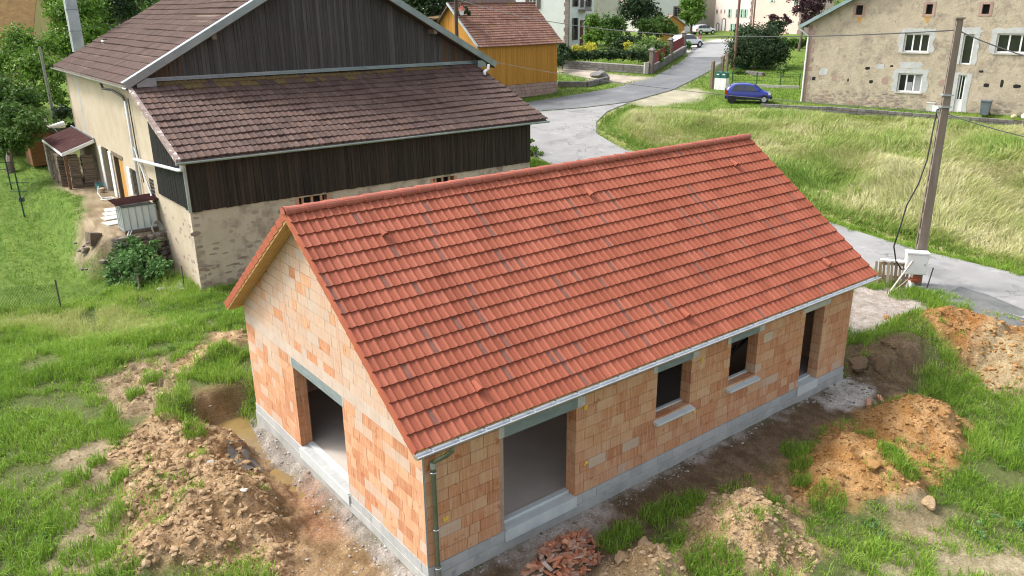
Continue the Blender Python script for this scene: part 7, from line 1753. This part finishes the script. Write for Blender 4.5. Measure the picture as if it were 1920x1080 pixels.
def bare_mask(x, y):
    n = fbm(x*1.6, y*1.6, 3, 61)-.5; b = np.full(x.shape, -9.0)
    for k, off in BARE: b = np.maximum(b, sdpoly(x, y, PG[k])-off+.9*n)
    for pl in (ROADN, ASPH): b = np.maximum(b, sdpoly(x, y, pl)+.7*n-.10)
    inh = np.minimum(np.minimum(x+.12, HL+.12-x), np.minimum(y+.12, HW+.12-y)); b = np.maximum(b, inh)
    bu, bv = barn_local(x, y); b = np.maximum(b, np.minimum(np.minimum(bu+.05, BW+.1-bu), bv+.05)); b = np.maximum(b, sdpoly(x, y, barn_strip)+.6*n)
    return b
def blades(name, x, y, h, w, tint, m, lean, az, seed, simple=False):
    rg = np.random.default_rng(seed); n = len(x); z = hz(x, y)-.01
    p = np.stack([x, y, z], 1); dr = np.stack([np.cos(az), np.sin(az), np.zeros(n)], 1); rot = rg.random(n)*6.283; sd = np.stack([np.cos(rot), np.sin(rot), np.zeros(n)], 1)*(w/2)[:, None]
    up = np.array([0, 0, 1.0]); H = h[:, None]; Ln = lean[:, None]
    tip = p+up*H*np.sqrt(np.clip(1-Ln**2, .1, 1))+dr*H*Ln
    if simple:
        V = np.stack([p-sd, p+sd, tip], 1).reshape(-1, 3); F = np.arange(3*n).reshape(n, 3); return np_mesh(name, V, F, m, tint=tint, kind='stuff')
    mid = p+up*H*.58+dr*H*Ln*.30
    V = np.stack([p-sd, p+sd, mid+sd*.8, mid-sd*.8, tip], 1).reshape(-1, 3); i = np.arange(n)[:, None]*5
    return np_mesh(name, V, [i+np.array([0, 1, 2, 3]), i+np.array([3, 2, 4])], m, tint=np.concatenate([tint, tint]), kind='stuff')
def in_view(x, y, mu=520, mv=260):
    z = hbase(x, y); d = np.stack([x, y, z], 1)-CAM; dz = d@_fw; u = 960+F_PX*(d@_r2)/dz; v = 540-F_PX*(d@_u2)/dz
    return (dz > 3) & (u > -mu) & (u < 1920+mu) & (v < 1080+mv), dz
def tufts(n, x0, x1, y0, y1, keep, seed, per, spread):
    """tuft centres -> blade roots"""
    rg = np.random.default_rng(seed); cx = rg.uniform(x0, x1, n); cy = rg.uniform(y0, y1, n); k = keep(cx, cy); cx, cy = cx[k], cy[k]
    i = np.repeat(np.arange(len(cx)), per); a = rg.random(len(i))*6.283; r = spread*np.sqrt(rg.random(len(i)))
    return cx[i]+r*np.cos(a), cy[i]+r*np.sin(a), a, i, len(cx), rg
def keep_lush(x, y):
    v, dz = in_view(x, y); k = v & (dz < 46) & (bare_mask(x, y) < .0) & (sdpoly(x, y, LAWN) < .3) & (sdpoly(x, y, MEADOW) < .0)
    return k & (fbm(x*1.1, y*1.1, 3, 71) > .355-.10*(x > 8))
x, y, a, i, nt_, rg = tufts(112000, -14, 31, -13, 25, keep_lush, 201, 12, .12)
tr2 = rg.random(nt_)[i]; hh = (.09+.30*np.clip(fbm(x*.6, y*.6, 3, 73)*1.9-.5, 0, 1))*(.55+.9*tr2)*rg.uniform(.6, 1.2, len(x)); tn = np.clip(-.02+.45*fbm(x*.7, y*.7, 2, 74)+.5*rg.random(nt_)[i]+.3*(rg.random(len(x))-.5)+.3*sstep(.55, .75, fbm(x*.3+5, y*.3, 3, 75))*sstep(13, 19, y), 0, 1)
az = a+rg.normal(size=len(x))*.7
DRYP = GP((40, 610), (150, 590), (260, 580), (340, 600), (290, 645), (140, 655)); tn = np.clip(tn+.6*sstep(-.6, .6, sdpoly(x, y, DRYP)+1.4*(fbm(x*.9, y*.9, 3, 78)-.5)), 0, 1)
blades('grass', x, y, hh, rg.uniform(.010, .019, len(x)), tn, M['g_lush'], rg.uniform(.15, .85, len(x)), az, 202); print('lush', len(x))
def keep_lush2(x, y):
    v, dz = in_view(x, y); return v & (dz < 46) & (bare_mask(x, y) < -.05) & (sdpoly(x, y, LAWN) < .3) & (sdpoly(x, y, MEADOW) < .0)
x, y, a, i, nt_, rg = tufts(64000, -14, 31, -13, 25, keep_lush2, 205, 6, .13)
blades('short_grass', x, y, rg.uniform(.03, .11, len(x)), rg.uniform(.010, .02, len(x)), np.clip(.05+.5*rg.random(nt_)[i]+.35*rg.random(len(x)), 0, 1), M['g_lush'], rg.uniform(.2, .9, len(x)), a, 206, True)
# broad leaved weeds among the grass
rgw = np.random.default_rng(333); wx = rgw.uniform(-12, 24, 2600); wy = rgw.uniform(-9, 20, 2600); kw = keep_lush2(wx, wy) & (fbm(wx*.5, wy*.5, 3, 66) > .5); wx, wy = wx[kw][:420], wy[kw][:420]; wz = hz(wx, wy)
wr_ = rgw.uniform(.07, .2, len(wx))
o = leaves('broadleaf_weeds', [(a_, b_, c_+r_*.5, r_, r_, r_*.8) for a_, b_, c_, r_ in zip(wx, wy, wz, wr_)], 9000, .07, M['lf_blue'], None, 334); tag(o, 'broad leaved weeds scattered through the rough grass', 'weeds', kind='stuff')
# sparse weeds on the bare soil
def keep_weed(x, y):
    v, dz = in_view(x, y); b = bare_mask(x, y); k = v & (dz < 34) & (b > 0) & (b < 3) & (fbm(x*.8+9, y*.8, 3, 81) > .60) & (sdpoly(x, y, PG['trench']) < -.1) & (sdpoly(x, y, ROADN) < -.1) & (sdpoly(x, y, PG['drive']) < -.2) & (sdpoly(x, y, PG['strip']) < .1)
    inh = np.minimum(np.minimum(x+.3, HL+.3-x), np.minimum(y+.3, HW+.3-y)); bu, bv = barn_local(x, y); return k & (inh < 0) & ~((bu > -.3) & (bv > -.2))
x, y, a, i, nt_, rg = tufts(14000, -13, 25, -11, 20, keep_weed, 211, 14, .09)
blades('weeds', x, y, rg.uniform(.08, .26, len(x)), rg.uniform(.010, .018, len(x)), np.clip(.2+.5*rg.random(nt_)[i]+.2*rg.random(len(x)), 0, 1), M['g_lush'], rg.uniform(.2, .8, len(x)), a+rg.normal(size=len(x))*.6, 212); print('weeds', len(x))
# marked tufts: clumps seen at given places
tx, ty_, tr_ = [], [], []
for u, v, r in ((1490, 850, .35), (1500, 880, .25), (1270, 955, .4), (1230, 970, .35), (1180, 1000, .3), (1150, 1020, .35), (1300, 940, .25), (1660, 890, .25), (1690, 915, .3), (1500, 910, .22), (370, 850, .3), (230, 845, .3), (175, 965, .45), (330, 800, .45), (430, 700, .5), (390, 730, .4), (1640, 540, .35), (1690, 555, .5), (1730, 560, .5), (1760, 575, .35), (1665, 535, .4), (1550, 945, .4), (1850, 620, .2), (1800, 635, .25), (1320, 1060, .4), (1350, 1075, .4), (1270, 1020, .15), (150, 930, .3), (190, 900, .22), (215, 1010, .3), (120, 1010, .35), (160, 1060, .4), (210, 1070, .25), (235, 940, .2), (260, 770, .25), (290, 740, .3)):
    q = G(u, v); n = int(900*r); th = RNG.random(n)*6.283; rr_ = r*np.sqrt(RNG.random(n)); tx.append(q[0]+rr_*np.cos(th)); ty_.append(q[1]+rr_*np.sin(th))
x, y = np.concatenate(tx), np.concatenate(ty_); n = len(x)
blades('grass_tufts', x, y, RNG.uniform(.14, .36, n), RNG.uniform(.010, .018, n), np.clip(.1+.6*RNG.random(n), 0, 1), M['g_lush'], RNG.uniform(.1, .8, n), RNG.random(n)*6.283, 213)
# mown lawn at the left and other short grass
def keep_lawn(x, y):
    v, dz = in_view(x, y); return v & (bare_mask(x, y) < -.05) & (sdpoly(x, y, LAWN) > -.4)
x, y, a, i, nt_, rg = tufts(42000, -16, 3, 19, 60, keep_lawn, 221, 5, .10)
blades('lawn_grass', x, y, rg.uniform(.05, .12, len(x)), rg.uniform(.014, .026, len(x)), np.clip(.1+.75*fbm(x*.5, y*.5, 3, 84)+.35*(rg.random(len(x))-.5), 0, 1), M['g_lawn'], rg.uniform(.2, .9, len(x)), a, 222, True); print('lawn', len(x))
# verges and gardens farther off
def keep_far(x, y):
    v, dz = in_view(x, y, 150, 0); k = v & (dz > 44) & (dz < 90) & (bare_mask(x, y) < -.05) & (sdpoly(x, y, MEADOW) < 0) & (sdpoly(x, y, LAWN) < 0)
    for kk in ('fork', 'gravelp'): k &= sdpoly(x, y, PG[kk])+1.6*(fbm(x*.8, y*.8, 3, 91)-.5) < 0
    return k
x, y, a, i, nt_, rg = tufts(60000, 18, 75, 0, 70, keep_far, 231, 4, .2)
blades('verge_grass', x, y, rg.uniform(.07, .2, len(x)), rg.uniform(.03, .055, len(x)), np.clip(.1+.7*fbm(x*.3, y*.3, 3, 86)+.3*(rg.random(len(x))-.5), 0, 1), M['g_lawn'], rg.uniform(.2, .9, len(x)), a, 232, True); print('far', len(x))
# tall wind-laid meadow
def keep_mead(x, y):
    v, dz = in_view(x, y); return v & (sdpoly(x, y, MEADOW) > .15+1.3*(fbm(x*.8, y*.8, 3, 93)-.5)) & (bare_mask(x, y) < -.05)
x, y, a, i, nt_, rg = tufts(120000, 26, 62, -16, 40, keep_mead, 241, 4, .16)
flow = 6.283*1.6*fbm(x*.22, y*.22, 3, 95); dm = sdpoly(x, y, MEADOW)
edge = sstep(.2, 2.2, dm)
dry = np.clip(2.4*fbm(x*.22, y*.22, 4, 97)-.50, 0, 1)
tn = np.clip(.12+.66*dry*edge+.42*(rg.random(nt_)[i]-.5)+.3*(rg.random(len(x))-.5)+.12*edge, 0, 1)
blades('meadow_grass', x, y, (.14+.60*edge*np.clip(fbm(x*.35, y*.35, 3, 99)*1.8-.2, .2, 1.2))*rg.uniform(.6, 1.3, len(x)), rg.uniform(.022, .045, len(x)), tn, M['g_dry'], np.clip(rg.normal(.6, .22, len(x)), .1, .93), flow+rg.normal(size=len(x))*.55, 242); print('meadow', len(x))
